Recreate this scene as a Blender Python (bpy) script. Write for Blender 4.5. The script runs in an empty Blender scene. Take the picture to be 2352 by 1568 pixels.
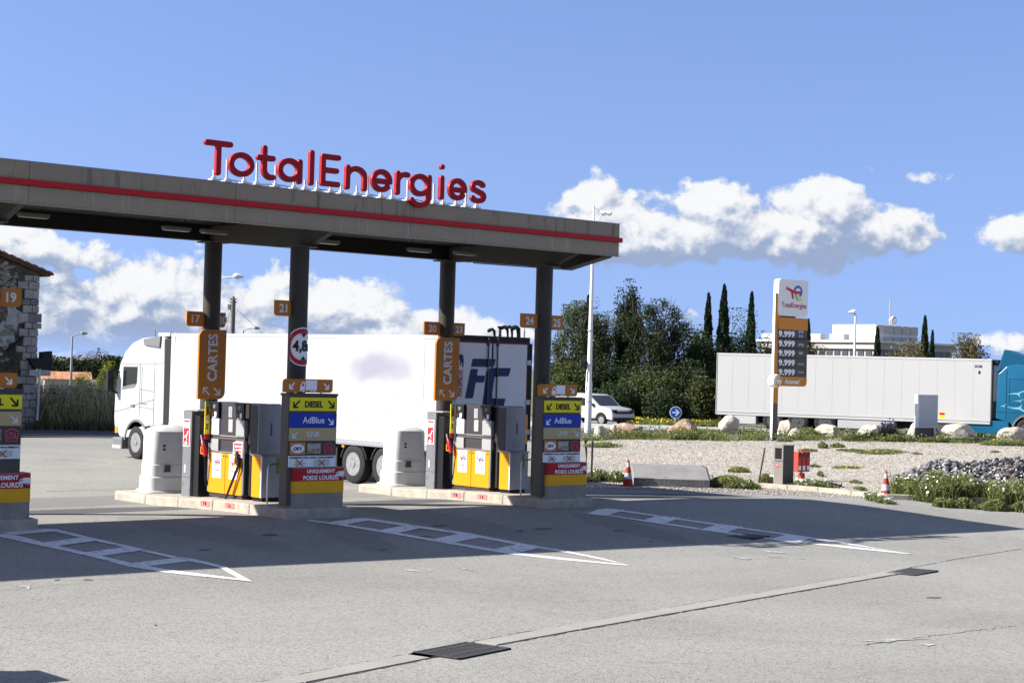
import bpy, bmesh, math, random
import numpy as np
from mathutils import Vector, Matrix, Euler
from math import pi, sin, cos, tan, atan2, asin, radians, hypot, sqrt
random.seed(7); rng = np.random.default_rng(7)
SC = bpy.context.scene
COL = SC.collection

# ---------------------------------------------------------------- camera
FPX, CX, CY, EYE = 4080.0, 1176.0, 784.0, 3.1        # photograph measured at 2352 px wide
VL = np.array([-2447 - CX, 745 - CY, FPX]); VC = np.array([5738 - CX, 975 - CY, FPX])
_L = VL / np.linalg.norm(VL); _C = VC / np.linalg.norm(VC)
_C = _C - (_C @ _L) * _L; _C /= np.linalg.norm(_C)
_U = np.cross(_C, _L)
R = np.array([_C, _L, _U])                            # world axes seen from the camera (x along canopy, y along lanes)
cam_d = bpy.data.cameras.new('camera'); cam = bpy.data.objects.new('camera', cam_d); COL.objects.link(cam)
cam_d.sensor_width = 36.0; cam_d.lens = 36.0 * FPX / 2352.0; cam_d.clip_start = 0.1; cam_d.clip_end = 20000
M = Matrix(((R[0][0], -R[0][1], -R[0][2], 0), (R[1][0], -R[1][1], -R[1][2], 0), (R[2][0], -R[2][1], -R[2][2], EYE), (0, 0, 0, 1)))
cam.matrix_world = M
SC.camera = cam

# ---------------------------------------------------------------- sky and sun
SUN = Vector((-1.17, 0.86, 1.0)).normalized()         # towards the sun
SUN_EL = asin(SUN.z); SUN_AZ = atan2(SUN.x, SUN.y)
EXPOSURE = 1.25
SC.view_settings.view_transform = 'Standard'; SC.view_settings.look = 'None'
SC.view_settings.gamma = 1.0; SC.view_settings.use_curve_mapping = False
SC.view_settings.exposure = EXPOSURE
sd = bpy.data.lights.new('sun', 'SUN'); sd.energy = 5.0; sd.angle = radians(0.53); sd.color = (1.0, 0.965, 0.91)
so = bpy.data.objects.new('sun', sd); COL.objects.link(so)
so.rotation_euler = SUN.to_track_quat('Z', 'Y').to_euler()
so.location = (0, 0, 40)

def ray(px, py): return R @ np.array([px - CX, py - CY, FPX])
def smooth(t):
    t = np.clip(t, 0, 1); return t * t * (3 - 2 * t)
def zg(x, y):
    """height of the ground: slight crown under the canopy, fall to the drain, rise of the gravel bank"""
    x = np.asarray(x, float); y = np.asarray(y, float)
    crown = 0.10 * smooth((33.5 - y) / 3.5) * smooth((y - 21.5) / 6.0) * smooth((36 - x) / 5)
    fall = -0.012 * np.clip(x - 14, 0, 20) * smooth((28.5 - y) / 7.0)
    rise = 0.55 * smooth((x - 42.0) / 20.0)
    return crown + fall + rise
def ZG(x, y): return float(zg(x, y))
def G(px, py, up=0.0):
    """ground point seen at a place of the photograph"""
    d = ray(px, py); z = 0.0
    for _ in range(40):
        t = (z + up - EYE) / d[2]; x, y = d[0] * t, d[1] * t
        z = 0.5 * z + 0.5 * ZG(x, y)
    return float(x), float(y), z
def onX(px, py, X): d = ray(px, py); t = X / d[0]; return float(X), float(d[1] * t), float(EYE + d[2] * t)
def onY(px, py, Y): d = ray(px, py); t = Y / d[1]; return float(d[0] * t), float(Y), float(EYE + d[2] * t)
def at_depth(px, py, D): d = ray(px, py); t = D / FPX; return float(d[0] * t), float(d[1] * t), float(EYE + d[2] * t)
def Qp(u, v, s, ox, oy): return ((ox + u / s) / 1.27551, (oy + v / s) / 1.27551)
FWD = Vector((float(R[0][2]), float(R[1][2]), 0)).normalized()

# node helpers
def N(nt, typ, **kw):
    n = nt.nodes.new(typ)
    for k, v in kw.items():
        if k.startswith('i_'):
            key = k[2:]; n.inputs[int(key) if key.isdigit() else key].default_value = v
        else: setattr(n, k, v)
    return n
def math_n(nt, op, a, b=None, c=None, clamp=False):
    n = nt.nodes.new('ShaderNodeMath'); n.operation = op; n.use_clamp = clamp
    for i, v in enumerate((a, b, c)):
        if v is None: continue
        if isinstance(v, (int, float)): n.inputs[i].default_value = v
        else: nt.links.new(v, n.inputs[i])
    return n.outputs[0]
def vmath(nt, op, a, b=None, out=0):
    n = nt.nodes.new('ShaderNodeVectorMath'); n.operation = op
    for i, v in enumerate((a, b)):
        if v is None: continue
        if isinstance(v, (tuple, list)): n.inputs[i].default_value = v
        else: nt.links.new(v, n.inputs[i])
    return n.outputs[out]
def mixc(nt, f, a, b):
    n = nt.nodes.new('ShaderNodeMix'); n.data_type = 'RGBA'
    for s, v in ((n.inputs[0], f), (n.inputs[6], a), (n.inputs[7], b)):
        if isinstance(v, (int, float)): s.default_value = v
        elif isinstance(v, (tuple, list)): s.default_value = (*v[:3], 1)
        else: nt.links.new(v, s)
    return n.outputs[2]
def maprange(nt, v, a, b, c=0.0, d=1.0, smoothstep=True):
    n = nt.nodes.new('ShaderNodeMapRange')
    n.interpolation_type = 'SMOOTHSTEP' if smoothstep else 'LINEAR'
    nt.links.new(v, n.inputs[0])
    for i, x in enumerate((a, b, c, d)): n.inputs[i + 1].default_value = x
    return n.outputs[0]

W = bpy.data.worlds.new('World'); SC.world = W; W.use_nodes = True
wn = W.node_tree; wn.nodes.clear()
SKY_STR = 0.0755
# cumulus of the photograph: centre, radii, in degrees of azimuth and elevation
def azel(px, py):
    d = ray(px, py); return atan2(d[0], d[1]), asin(d[2] / np.linalg.norm(d))
CLOUDS = [  # px, py, rx, ry, weight   (2352 px scale)
    (1362, 450, 62, 50, 1), (1400, 520, 110, 70, 1), (1480, 560, 150, 58, 1), (1630, 470, 95, 60, 1), (1560, 540, 150, 62, 1),
    (1690, 555, 180, 52, 1), (1900, 470, 110, 65, 1), (1830, 545, 180, 62, 1), (2010, 540, 110, 50, .95), (1780, 570, 130, 30, .8),
    (2345, 540, 75, 50, .95), (2110, 412, 110, 20, .36), (2120, 555, 60, 30, .55),
    (110, 570, 150, 55, .8), (200, 600, 90, 45, .7), (20, 545, 90, 40, .7),
    (150, 720, 130, 95, 1), (290, 700, 140, 90, 1), (400, 690, 90, 95, .95), (450, 630, 60, 45, .6), (480, 740, 140, 80, 1),
    (600, 690, 110, 65, .9), (620, 640, 120, 35, .35), (760, 720, 130, 75, 1), (850, 710, 110, 65, 1), (900, 760, 110, 60, .95),
    (990, 740, 70, 40, .9), (1080, 760, 90, 40, .85), (1180, 770, 90, 30, .7), (80, 790, 130, 60, .7), (330, 790, 200, 60, .75), (620, 780, 160, 50, .8), (1150, 800, 140, 30, .6),
    (700, 790, 250, 50, .9), (930, 610, 90, 22, .25), (2310, 780, 110, 28, .55), (2230, 760, 60, 18, .35), (1575, 730, 60, 30, .45),
    (1300, 620, 60, 30, .35), (1500, 640, 160, 22, .3), (1950, 700, 120, 18, .2)]
g = bpy.data.node_groups.new('cloud_density', 'ShaderNodeTree')
g.interface.new_socket('Vector', in_out='INPUT', socket_type='NodeSocketVector')
g.interface.new_socket('Density', in_out='OUTPUT', socket_type='NodeSocketFloat')
gi = g.nodes.new('NodeGroupInput'); go = g.nodes.new('NodeGroupOutput')
uv = gi.outputs[0]
acc = None
for (px, py, rx, ry, w) in CLOUDS:
    a, e = azel(px, py)
    d = vmath(g, 'SUBTRACT', uv, (a, e, 0))
    d = vmath(g, 'MULTIPLY', d, (FPX / rx / 1.28, FPX / ry / 1.28, 0))
    l = vmath(g, 'DOT_PRODUCT', d, d, out=1)
    v = math_n(g, 'MULTIPLY', math_n(g, 'EXPONENT', math_n(g, 'MULTIPLY', l, -1.1)), w)
    acc = v if acc is None else math_n(g, 'SMOOTH_MAX', acc, v, 0.12)
# scattered low cumulus all the way round the horizon, for every other direction of view
sep = g.nodes.new('ShaderNodeSeparateXYZ'); g.links.new(uv, sep.inputs[0])
lown = N(g, 'ShaderNodeTexNoise', i_Scale=5.0, i_Detail=3.0); lown.noise_dimensions = '3D'; g.links.new(uv, lown.inputs['Vector'])
band = math_n(g, 'MULTIPLY', maprange(g, sep.outputs[1], 0.0, 0.03), maprange(g, sep.outputs[1], 0.25, 0.10))
a0, _e = azel(-250, 700); a1, _e = azel(2700, 700)
away = math_n(g, 'MAXIMUM', maprange(g, sep.outputs[0], a0, a0 - .08), maprange(g, sep.outputs[0], a1, a1 + .08))
lowv = math_n(g, 'MULTIPLY', math_n(g, 'MULTIPLY', maprange(g, lown.outputs[0], .46, .62), band), away)
hin = N(g, 'ShaderNodeTexNoise', i_Scale=2.6, i_Detail=4.0); g.links.new(uv, hin.inputs['Vector'])   # unseen high clouds, added to whiten the fill light in the shade
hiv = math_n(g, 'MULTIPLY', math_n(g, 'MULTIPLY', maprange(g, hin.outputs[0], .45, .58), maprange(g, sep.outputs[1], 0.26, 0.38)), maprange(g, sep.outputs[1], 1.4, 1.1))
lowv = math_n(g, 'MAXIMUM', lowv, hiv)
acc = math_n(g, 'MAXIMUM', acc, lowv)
n1 = N(g, 'ShaderNodeTexNoise', i_Scale=32.0, i_Detail=9.0, i_Roughness=0.56, i_Distortion=0.35)
st = vmath(g, 'MULTIPLY', uv, (1, 1.25, 1)); g.links.new(st, n1.inputs['Vector'])
n2 = N(g, 'ShaderNodeTexNoise', i_Scale=95.0, i_Detail=8.0, i_Roughness=0.66); g.links.new(uv, n2.inputs['Vector'])
vo = N(g, 'ShaderNodeTexVoronoi', i_Scale=70.0); vo.feature = 'SMOOTH_F1'; g.links.new(st, vo.inputs['Vector'])
nn = math_n(g, 'ADD', math_n(g, 'MULTIPLY', math_n(g, 'SUBTRACT', n1.outputs[0], .5), 1.4), math_n(g, 'MULTIPLY', math_n(g, 'SUBTRACT', n2.outputs[0], .5), .55))
nn = math_n(g, 'ADD', nn, math_n(g, 'MULTIPLY', math_n(g, 'SUBTRACT', .35, vo.outputs[0]), .28))
dens = math_n(g, 'ADD', math_n(g, 'SUBTRACT', acc, .40), math_n(g, 'MULTIPLY', math_n(g, 'MULTIPLY', nn, 1.0), maprange(g, acc, .0, .25)))
g.links.new(dens, go.inputs[0])
tc = wn.nodes.new('ShaderNodeTexCoord')
sp = wn.nodes.new('ShaderNodeSeparateXYZ'); wn.links.new(tc.outputs['Generated'], sp.inputs[0])
az = math_n(wn, 'ARCTAN2', sp.outputs[0], sp.outputs[1]); el = math_n(wn, 'ARCSINE', sp.outputs[2])
cb = wn.nodes.new('ShaderNodeCombineXYZ'); wn.links.new(az, cb.inputs[0]); wn.links.new(el, cb.inputs[1])
def dens_at(off):
    gn = wn.nodes.new('ShaderNodeGroup'); gn.node_tree = g
    wn.links.new(vmath(wn, 'ADD', cb.outputs[0], off), gn.inputs[0]); return gn.outputs[0]
D0 = dens_at((0, 0, 0)); D1 = dens_at((-.0035, .005, 0)); D2 = dens_at((-.012, .020, 0)); D3 = dens_at((-.010, .034, 0))
mask = maprange(wn, D0, -.04, .17)
mask = math_n(wn, 'MULTIPLY', mask, maprange(wn, el, -0.005, 0.02))
shade = math_n(wn, 'ADD', math_n(wn, 'MULTIPLY', math_n(wn, 'SUBTRACT', D0, D1), 1.5), math_n(wn, 'MULTIPLY', math_n(wn, 'SUBTRACT', D0, D2), .55))
shade = math_n(wn, 'SUBTRACT', shade, math_n(wn, 'MULTIPLY', math_n(wn, 'MAXIMUM', D3, 0.0), .75))
lit = maprange(wn, shade, -.34, .56)
cloud_c = mixc(wn, lit, (.30, .38, .56), (.84, .85, .87))
sky = wn.nodes.new('ShaderNodeTexSky'); sky.sky_type = 'NISHITA'; sky.sun_disc = False
sky.sun_elevation = SUN_EL; sky.sun_rotation = SUN_AZ; sky.air_density = 1.0; sky.dust_density = .6; sky.ozone_density = 2.5
# the air that day is clearer than the model's: its horizon glow starts lower, so it is looked up a little higher
zp = math_n(wn, 'MAXIMUM', sp.outputs[2], 0.0)
zz = math_n(wn, 'ADD', math_n(wn, 'ADD', math_n(wn, 'MULTIPLY', zp, .45), .21), math_n(wn, 'MULTIPLY', math_n(wn, 'MULTIPLY', zp, zp), .9))
cs = wn.nodes.new('ShaderNodeCombineXYZ'); wn.links.new(sp.outputs[0], cs.inputs[0]); wn.links.new(sp.outputs[1], cs.inputs[1]); wn.links.new(zz, cs.inputs[2])
wn.links.new(vmath(wn, 'NORMALIZE', cs.outputs[0]), sky.inputs['Vector'])
hs = N(wn, 'ShaderNodeHueSaturation', i_Saturation=1.12, i_Value=1.0); wn.links.new(sky.outputs[0], hs.inputs['Color'])
bg1 = wn.nodes.new('ShaderNodeBackground'); wn.links.new(vmath(wn, 'MULTIPLY', hs.outputs[0], (1.24, 1.035, 1.145)), bg1.inputs[0]); bg1.inputs[1].default_value = SKY_STR
bg2 = wn.nodes.new('ShaderNodeBackground'); wn.links.new(cloud_c, bg2.inputs[0]); bg2.inputs[1].default_value = .47
mx = wn.nodes.new('ShaderNodeMixShader'); wn.links.new(mask, mx.inputs[0]); wn.links.new(bg1.outputs[0], mx.inputs[1]); wn.links.new(bg2.outputs[0], mx.inputs[2])
wo = wn.nodes.new('ShaderNodeOutputWorld'); wn.links.new(mx.outputs[0], wo.inputs[0])
try: W.cycles.sampling_method = 'MANUAL'; W.cycles.sample_map_resolution = 512
except Exception: pass

# ---------------------------------------------------------------- materials
MATS = {}
def mat(name, col, rough=.6, metal=0., var=.0, vscale=3., fine=0., fscale=60., bump=0., bscale=40., stain=None, spec=None, coord='Object', trans=0.):
    if name in MATS: return MATS[name]
    m = bpy.data.materials.new(name); m.use_nodes = True; nt = m.node_tree
    b = nt.nodes['Principled BSDF']
    b.inputs['Roughness'].default_value = rough; b.inputs['Metallic'].default_value = metal
    if spec is None and not metal and rough >= .3: spec = .22
    if spec is not None: b.inputs['Specular IOR Level'].default_value = spec
    if trans: b.inputs['Transmission Weight'].default_value = trans
    c = (*col, 1); b.inputs['Base Color'].default_value = c
    if var or fine or bump or stain:
        t = nt.nodes.new('ShaderNodeTexCoord'); vec = t.outputs[coord]
        cur = None
        n = N(nt, 'ShaderNodeTexNoise', i_Scale=vscale, i_Detail=5., i_Roughness=.6); nt.links.new(vec, n.inputs['Vector'])
        f = maprange(nt, n.outputs[0], .3, .7)
        lo = tuple(x * (1 - var) for x in col); hi = tuple(min(1, x * (1 + var)) for x in col)
        cur = mixc(nt, f, lo, hi)
        if fine:
            n2 = N(nt, 'ShaderNodeTexNoise', i_Scale=fscale, i_Detail=3., i_Roughness=.7); nt.links.new(vec, n2.inputs['Vector'])
            f2 = maprange(nt, n2.outputs[0], .3, .7, 1 - fine, 1 + fine)
            cur = vmath(nt, 'SCALE', cur, None); cur.node.inputs['Scale'].default_value = 1; nt.links.new(f2, cur.node.inputs['Scale'])
        if stain:   # (colour, scale, threshold)
            n3 = N(nt, 'ShaderNodeTexNoise', i_Scale=stain[1], i_Detail=6., i_Roughness=.65)
            mp = N(nt, 'ShaderNodeMapping'); mp.inputs['Scale'].default_value = stain[3] if len(stain) > 3 else (1, 1, 1)
            nt.links.new(vec, mp.inputs['Vector']); nt.links.new(mp.outputs[0], n3.inputs['Vector'])
            cur = mixc(nt, maprange(nt, n3.outputs[0], stain[2], stain[2] + .12), cur, stain[0])
        nt.links.new(cur, b.inputs['Base Color'])
        if bump:
            nb = N(nt, 'ShaderNodeTexNoise', i_Scale=bscale, i_Detail=4.); nt.links.new(vec, nb.inputs['Vector'])
            bp = N(nt, 'ShaderNodeBump', i_Strength=bump, i_Distance=.02); nt.links.new(nb.outputs[0], bp.inputs['Height'])
            nt.links.new(bp.outputs[0], b.inputs['Normal'])
    MATS[name] = m; return m

def speckle_ground(name, base, dark, light, amt=.5, big=.12, warm=None, patches=None, sc=1.0):
    m = bpy.data.materials.new(name); m.use_nodes = True; nt = m.node_tree; b = nt.nodes['Principled BSDF']
    b.inputs['Roughness'].default_value = .9; b.inputs['Specular IOR Level'].default_value = .25
    t = nt.nodes.new('ShaderNodeNewGeometry'); vec = t.outputs['Position']
    v = N(nt, 'ShaderNodeTexVoronoi', i_Scale=75. * sc); nt.links.new(vec, v.inputs['Vector'])
    sv = nt.nodes.new('ShaderNodeSeparateXYZ'); nt.links.new(v.outputs['Color'], sv.inputs[0])
    v2 = N(nt, 'ShaderNodeTexVoronoi', i_Scale=36. * sc); nt.links.new(vec, v2.inputs['Vector'])
    sv2 = nt.nodes.new('ShaderNodeSeparateXYZ'); nt.links.new(v2.outputs['Color'], sv2.inputs[0])
    c = mixc(nt, maprange(nt, sv.outputs[0], .0, 1., 0, amt, False), base, light)
    c = mixc(nt, maprange(nt, sv2.outputs[1], .55, 1., 0, amt, False), c, dark)
    n = N(nt, 'ShaderNodeTexNoise', i_Scale=.22, i_Detail=6., i_Roughness=.62, i_Distortion=.6); nt.links.new(vec, n.inputs['Vector'])
    c = vmath(nt, 'SCALE', c, None); nt.links.new(maprange(nt, n.outputs[0], .3, .72, 1 + big, 1 - big), c.node.inputs['Scale'])
    mp = N(nt, 'ShaderNodeMapping'); mp.inputs['Scale'].default_value = (.25, 2.2, 1); mp.inputs['Rotation'].default_value = (0, 0, radians(-25)); nt.links.new(vec, mp.inputs['Vector'])
    n2 = N(nt, 'ShaderNodeTexNoise', i_Scale=.9, i_Detail=8., i_Roughness=.7); nt.links.new(mp.outputs[0], n2.inputs['Vector'])
    c = vmath(nt, 'SCALE', c, None); nt.links.new(maprange(nt, n2.outputs[0], .55, .80, 1, .80), c.node.inputs['Scale'])
    # oil spots, worn patches
    n4 = N(nt, 'ShaderNodeTexNoise', i_Scale=1.6, i_Detail=3., i_Roughness=.5, i_Distortion=.4); nt.links.new(mp.outputs[0], n4.inputs['Vector'])
    c = mixc(nt, maprange(nt, n4.outputs[0], .71, .78, 0, .55), c, tuple(x * .45 for x in base))
    if patches:
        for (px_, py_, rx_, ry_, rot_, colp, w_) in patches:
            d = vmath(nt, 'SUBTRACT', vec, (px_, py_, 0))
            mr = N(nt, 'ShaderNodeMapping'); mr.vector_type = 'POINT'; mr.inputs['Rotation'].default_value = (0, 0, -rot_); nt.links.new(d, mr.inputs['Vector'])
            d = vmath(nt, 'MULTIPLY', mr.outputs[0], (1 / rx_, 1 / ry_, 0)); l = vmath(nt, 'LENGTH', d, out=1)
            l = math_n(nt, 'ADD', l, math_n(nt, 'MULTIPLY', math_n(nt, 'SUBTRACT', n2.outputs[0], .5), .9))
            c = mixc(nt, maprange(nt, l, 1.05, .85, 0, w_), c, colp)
    nt.links.new(c, b.inputs['Base Color'])
    bp = N(nt, 'ShaderNodeBump', i_Strength=.5, i_Distance=.01); nt.links.new(v.outputs['Distance'], bp.inputs['Height']); nt.links.new(bp.outputs[0], b.inputs['Normal'])
    MATS[name] = m; return m
# ---------------------------------------------------------------- mesh builders
class MB:
    def __init__(s): s.v = []; s.f = []
    def add(s, verts, faces):
        o = len(s.v); s.v += [tuple(map(float, p)) for p in verts]; s.f += [tuple(i + o for i in f) for f in faces]; return s
    def box(s, x0, x1, y0, y1, z0, z1):
        return s.add([(x0, y0, z0), (x1, y0, z0), (x1, y1, z0), (x0, y1, z0), (x0, y0, z1), (x1, y0, z1), (x1, y1, z1), (x0, y1, z1)],
                     [(0, 3, 2, 1), (4, 5, 6, 7), (0, 1, 5, 4), (1, 2, 6, 5), (2, 3, 7, 6), (3, 0, 4, 7)])
    def prism(s, pts, a, b, axis='y'):
        """2-D outline extruded along an axis; outline given in the two other axes, in order"""
        n = len(pts)
        def P(p, t): return {'x': (t, p[0], p[1]), 'y': (p[0], t, p[1]), 'z': (p[0], p[1], t)}[axis]
        v = [P(p, a) for p in pts] + [P(p, b) for p in pts]
        f = [tuple(range(n)), tuple(range(2 * n - 1, n - 1, -1))] + [(i, i + n, (i + 1) % n + n, (i + 1) % n) for i in range(n)]
        return s.add(v, f)
    def tube(s, pts, r, n=8, caps=True):
        pts = [Vector(p) for p in pts]; rs = r if isinstance(r, (list, tuple)) else [r] * len(pts)
        o = len(s.v); up = None
        for i, p in enumerate(pts):
            d = (pts[min(i + 1, len(pts) - 1)] - pts[max(i - 1, 0)]).normalized()
            if up is None: up = d.orthogonal().normalized()
            up = (up - d * up.dot(d)); up = up.normalized() if up.length > 1e-6 else d.orthogonal().normalized()
            w = d.cross(up)
            for k in range(n):
                a = 2 * pi * k / n; q = p + (up * cos(a) + w * sin(a)) * rs[i]; s.v.append(tuple(q))
        for i in range(len(pts) - 1):
            for k in range(n):
                s.f.append((o + i * n + k, o + i * n + (k + 1) % n, o + (i + 1) * n + (k + 1) % n, o + (i + 1) * n + k))
        if caps:
            s.f.append(tuple(o + k for k in reversed(range(n)))); s.f.append(tuple(o + (len(pts) - 1) * n + k for k in range(n)))
        return s
    def lathe(s, prof, c=(0, 0, 0), n=24, axis='z', caps=True, sq=0, rot=0.):
        """profile of (radius, height) pairs turned round an axis through c"""
        o = len(s.v)
        for (r, h) in prof:
            for k in range(n):
                a = 2 * pi * k / n; x, y = r * cos(a), r * sin(a)
                if sq: f_ = .93 * (abs(cos(a - rot)) ** sq + abs(sin(a - rot)) ** sq) ** (-1 / sq); x, y = x * f_, y * f_
                q = {'z': (x, y, h), 'x': (h, x, y), 'y': (y, h, x)}[axis]
                s.v.append((q[0] + c[0], q[1] + c[1], q[2] + c[2]))
        for i in range(len(prof) - 1):
            for k in range(n):
                s.f.append((o + i * n + k, o + i * n + (k + 1) % n, o + (i + 1) * n + (k + 1) % n, o + (i + 1) * n + k))
        if caps: s.f.append(tuple(o + k for k in reversed(range(n)))); s.f.append(tuple(o + (len(prof) - 1) * n + k for k in range(n)))
        return s
    def mesh(s, name, m=None, smooth_=False):
        me = bpy.data.meshes.new(name); me.from_pydata(s.v, [], s.f); me.update()
        if m: me.materials.append(m)
        if smooth_: me.polygons.foreach_set('use_smooth', [True] * len(me.polygons))
        return me
def link(name, me, parent=None, loc=(0, 0, 0), rot=(0, 0, 0), scale=None, label=None):
    o = bpy.data.objects.new(name, me); COL.objects.link(o); o.parent = parent; o.location = loc; o.rotation_euler = rot
    if scale: o.scale = scale
    if label: o['label'] = label
    return o
def part(mb, name, m, parent=None, bevel=0., sm=False, loc=(0, 0, 0), rot=(0, 0, 0), label=None, seg=2):
    me = mb.mesh(name, m, False)
    bm = bmesh.new(); bm.from_mesh(me); bmesh.ops.recalc_face_normals(bm, faces=bm.faces)
    if bevel:
        es = [e for e in bm.edges if len(e.link_faces) == 2 and e.calc_face_angle(0) > .5]
        bmesh.ops.bevel(bm, geom=es, offset=bevel, segments=seg, affect='EDGES', profile=.6)
    bm.to_mesh(me); bm.free()
    if sm: me.polygons.foreach_set('use_smooth', [True] * len(me.polygons)); me.set_sharp_from_angle(angle=radians(38))
    return link(name, me, parent, loc, rot, label=label)
def thing(name, label, cat, loc=(0, 0, 0), rotz=0., group=None):
    o = bpy.data.objects.new(name, None); COL.objects.link(o); o.location = loc; o.rotation_euler = (0, 0, rotz)
    o['label'] = label; o['category'] = cat; o.empty_display_size = .2
    if group: o['group'] = group
    return o
def tag(o, label, cat, group=None):
    o['label'] = label; o['category'] = cat
    if group: o['group'] = group
    return o
def struct(o): o['kind'] = 'structure'; return o
def stuff(o, label=None):
    o['kind'] = 'stuff'
    if label: o['label'] = label
    return o
def dup(root, loc, rotz=None, label=None, group=None):
    r = root.copy(); COL.objects.link(r); r.location = loc
    if rotz is not None: r.rotation_euler = (0, 0, rotz)
    if label: r['label'] = label
    if group: r['group'] = group
    for ch in list(root.children):
        c = ch.copy(); COL.objects.link(c); c.parent = r
        for gch in list(ch.children):
            d = gch.copy(); COL.objects.link(d); d.parent = c
    return r

# ---------------------------------------------------------------- lettering and flat marks, baked once to meshes
JOBS = {}
def sdf_loops(strokes, r, res=.008):
    pts = np.concatenate([np.array(s_, float) for s_ in strokes]); lo = pts.min(0) - r * 2.2; hi = pts.max(0) + r * 2.2
    nx = int((hi[0] - lo[0]) / res) + 2; ny = int((hi[1] - lo[1]) / res) + 2
    X, Y = np.meshgrid(lo[0] + np.arange(nx) * res, lo[1] + np.arange(ny) * res, indexing='ij')
    D = np.full(X.shape, 1e9)
    for s_ in strokes:
        s_ = np.array(s_, float)
        for a, b in zip(s_[:-1], s_[1:]):
            ab = b - a; t = np.clip(((X - a[0]) * ab[0] + (Y - a[1]) * ab[1]) / max(ab @ ab, 1e-12), 0, 1)
            D = np.minimum(D, np.hypot(X - a[0] - t * ab[0], Y - a[1] - t * ab[1]))
    D -= r
    nxt = {}
    def ek(i, j, e): return (i, j, 0) if e == 0 else (i + 1, j, 1) if e == 1 else (i, j + 1, 0) if e == 2 else (i, j, 1)
    P = {}
    def pt(k):
        i, j, o = k
        if k not in P:
            if o == 0: a, b = D[i, j], D[i + 1, j]; t = a / (a - b); P[k] = (X[i, j] + t * res, Y[i, j])
            else: a, b = D[i, j], D[i, j + 1]; t = a / (a - b); P[k] = (X[i, j], Y[i, j] + t * res)
        return P[k]
    T = {1: [(3, 0)], 2: [(0, 1)], 3: [(3, 1)], 4: [(1, 2)], 5: [(3, 2), (1, 0)], 6: [(0, 2)], 7: [(3, 2)], 8: [(2, 3)], 9: [(2, 0)], 10: [(0, 3), (2, 1)], 11: [(2, 1)], 12: [(1, 3)], 13: [(1, 0)], 14: [(0, 3)]}
    B = D < 0
    code = B[:-1, :-1] * 1 + B[1:, :-1] * 2 + B[1:, 1:] * 4 + B[:-1, 1:] * 8
    for i, j in np.argwhere((code > 0) & (code < 15)):
        for a, b in T[int(code[i, j])]: nxt[ek(i, j, a)] = ek(i, j, b)
    loops = []
    while nxt:
        k0 = next(iter(nxt)); L = []; k = k0
        while k in nxt: L.append(pt(k)); k = nxt.pop(k)
        if len(L) > 3: loops.append(L[::2] if len(L) > 60 else L)
    return loops
def job_shape(key, loops, depth=.004, bevel=0.):
    if key in JOBS: return
    c = bpy.data.curves.new(key, 'CURVE'); c.dimensions = '2D'; c.fill_mode = 'BOTH'; c.extrude = depth; c.bevel_depth = bevel; c.bevel_resolution = 1
    for L in loops:
        s_ = c.splines.new('POLY'); s_.points.add(len(L) - 1)
        for p, q in zip(s_.points, L): p.co = (q[0], q[1], 0, 1)
        s_.use_cyclic_u = True
    JOBS[key] = c
def job_strokes(key, strokes, r, depth=.004, bevel=0., res=.008): job_shape(key, sdf_loops(strokes, r, res), depth, bevel)
def job_text(txt, bold=.02, shear=0., sx=1.0, space=1.0):
    key = 'T|%s|%g|%g|%g' % (txt, bold, shear, space)
    if key not in JOBS:
        c = bpy.data.curves.new(key, 'FONT'); c.body = txt; c.size = 1.0; c.offset = bold; c.shear = shear; c.extrude = .003; c.space_character = space
        c.align_x = 'CENTER'; c.align_y = 'CENTER'; c.resolution_u = 3; c.space_line = .95
        JOBS[key] = c
    return key
BAKED = {}
def bake_all():
    obs = {}
    for k, c in JOBS.items():
        if k in BAKED: continue
        o = bpy.data.objects.new('tmp', c); COL.objects.link(o); obs[k] = o
    dg = bpy.context.evaluated_depsgraph_get(); dg.update()
    for k, o in obs.items():
        me = bpy.data.meshes.new_from_object(o.evaluated_get(dg)); me.name = 'lettering'
        n = len(me.vertices); co = np.zeros(n * 3); me.vertices.foreach_get('co', co); co = co.reshape(-1, 3)
        BAKED[k] = (me, co.min(0) if n else np.zeros(3), co.max(0) if n else np.zeros(3))
    for o in obs.values(): bpy.data.objects.remove(o)
MCACHE = {}
FACE = {'-y': (pi / 2, 0, 0), '-x': (pi / 2, 0, -pi / 2), '+z': (0, 0, 0), '+x': (pi / 2, 0, pi / 2)}
def put(key, m, parent, centre, w=None, h=None, face='-y', name='lettering', spin=0., sx=None, label=None):
    """place a baked flat shape so that its bounding box is centred and has the width or height asked for"""
    me, lo, hi = BAKED[key]
    ck = (key, m.name)
    if ck not in MCACHE:
        m2 = me.copy(); m2.materials.clear(); m2.materials.append(m)
        m2.transform(Matrix.Translation((-(lo[0] + hi[0]) / 2, -(lo[1] + hi[1]) / 2, 0))); MCACHE[ck] = m2
    W_, H_ = hi[0] - lo[0], hi[1] - lo[1]
    if w and h: s = (w / W_, h / H_, 1)
    elif w: s = (w / W_, w / W_, 1)
    else: s = (h / H_, h / H_, 1)
    if sx: s = (s[0] * sx, s[1], 1)
    o = bpy.data.objects.new(name, MCACHE[ck]); COL.objects.link(o); o.parent = parent; o.scale = s; o.location = centre
    o.rotation_euler = (Euler(FACE[face]).to_matrix() @ Matrix.Rotation(spin, 3, 'Z')).to_euler()
    if label: o['label'] = label
    return o
def arc(cx, cy, rx, ry, a0, a1, n=18):
    return [(cx + rx * cos(radians(a0 + (a1 - a0) * i / n)), cy + ry * sin(radians(a0 + (a1 - a0) * i / n))) for i in range(n + 1)]
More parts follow.
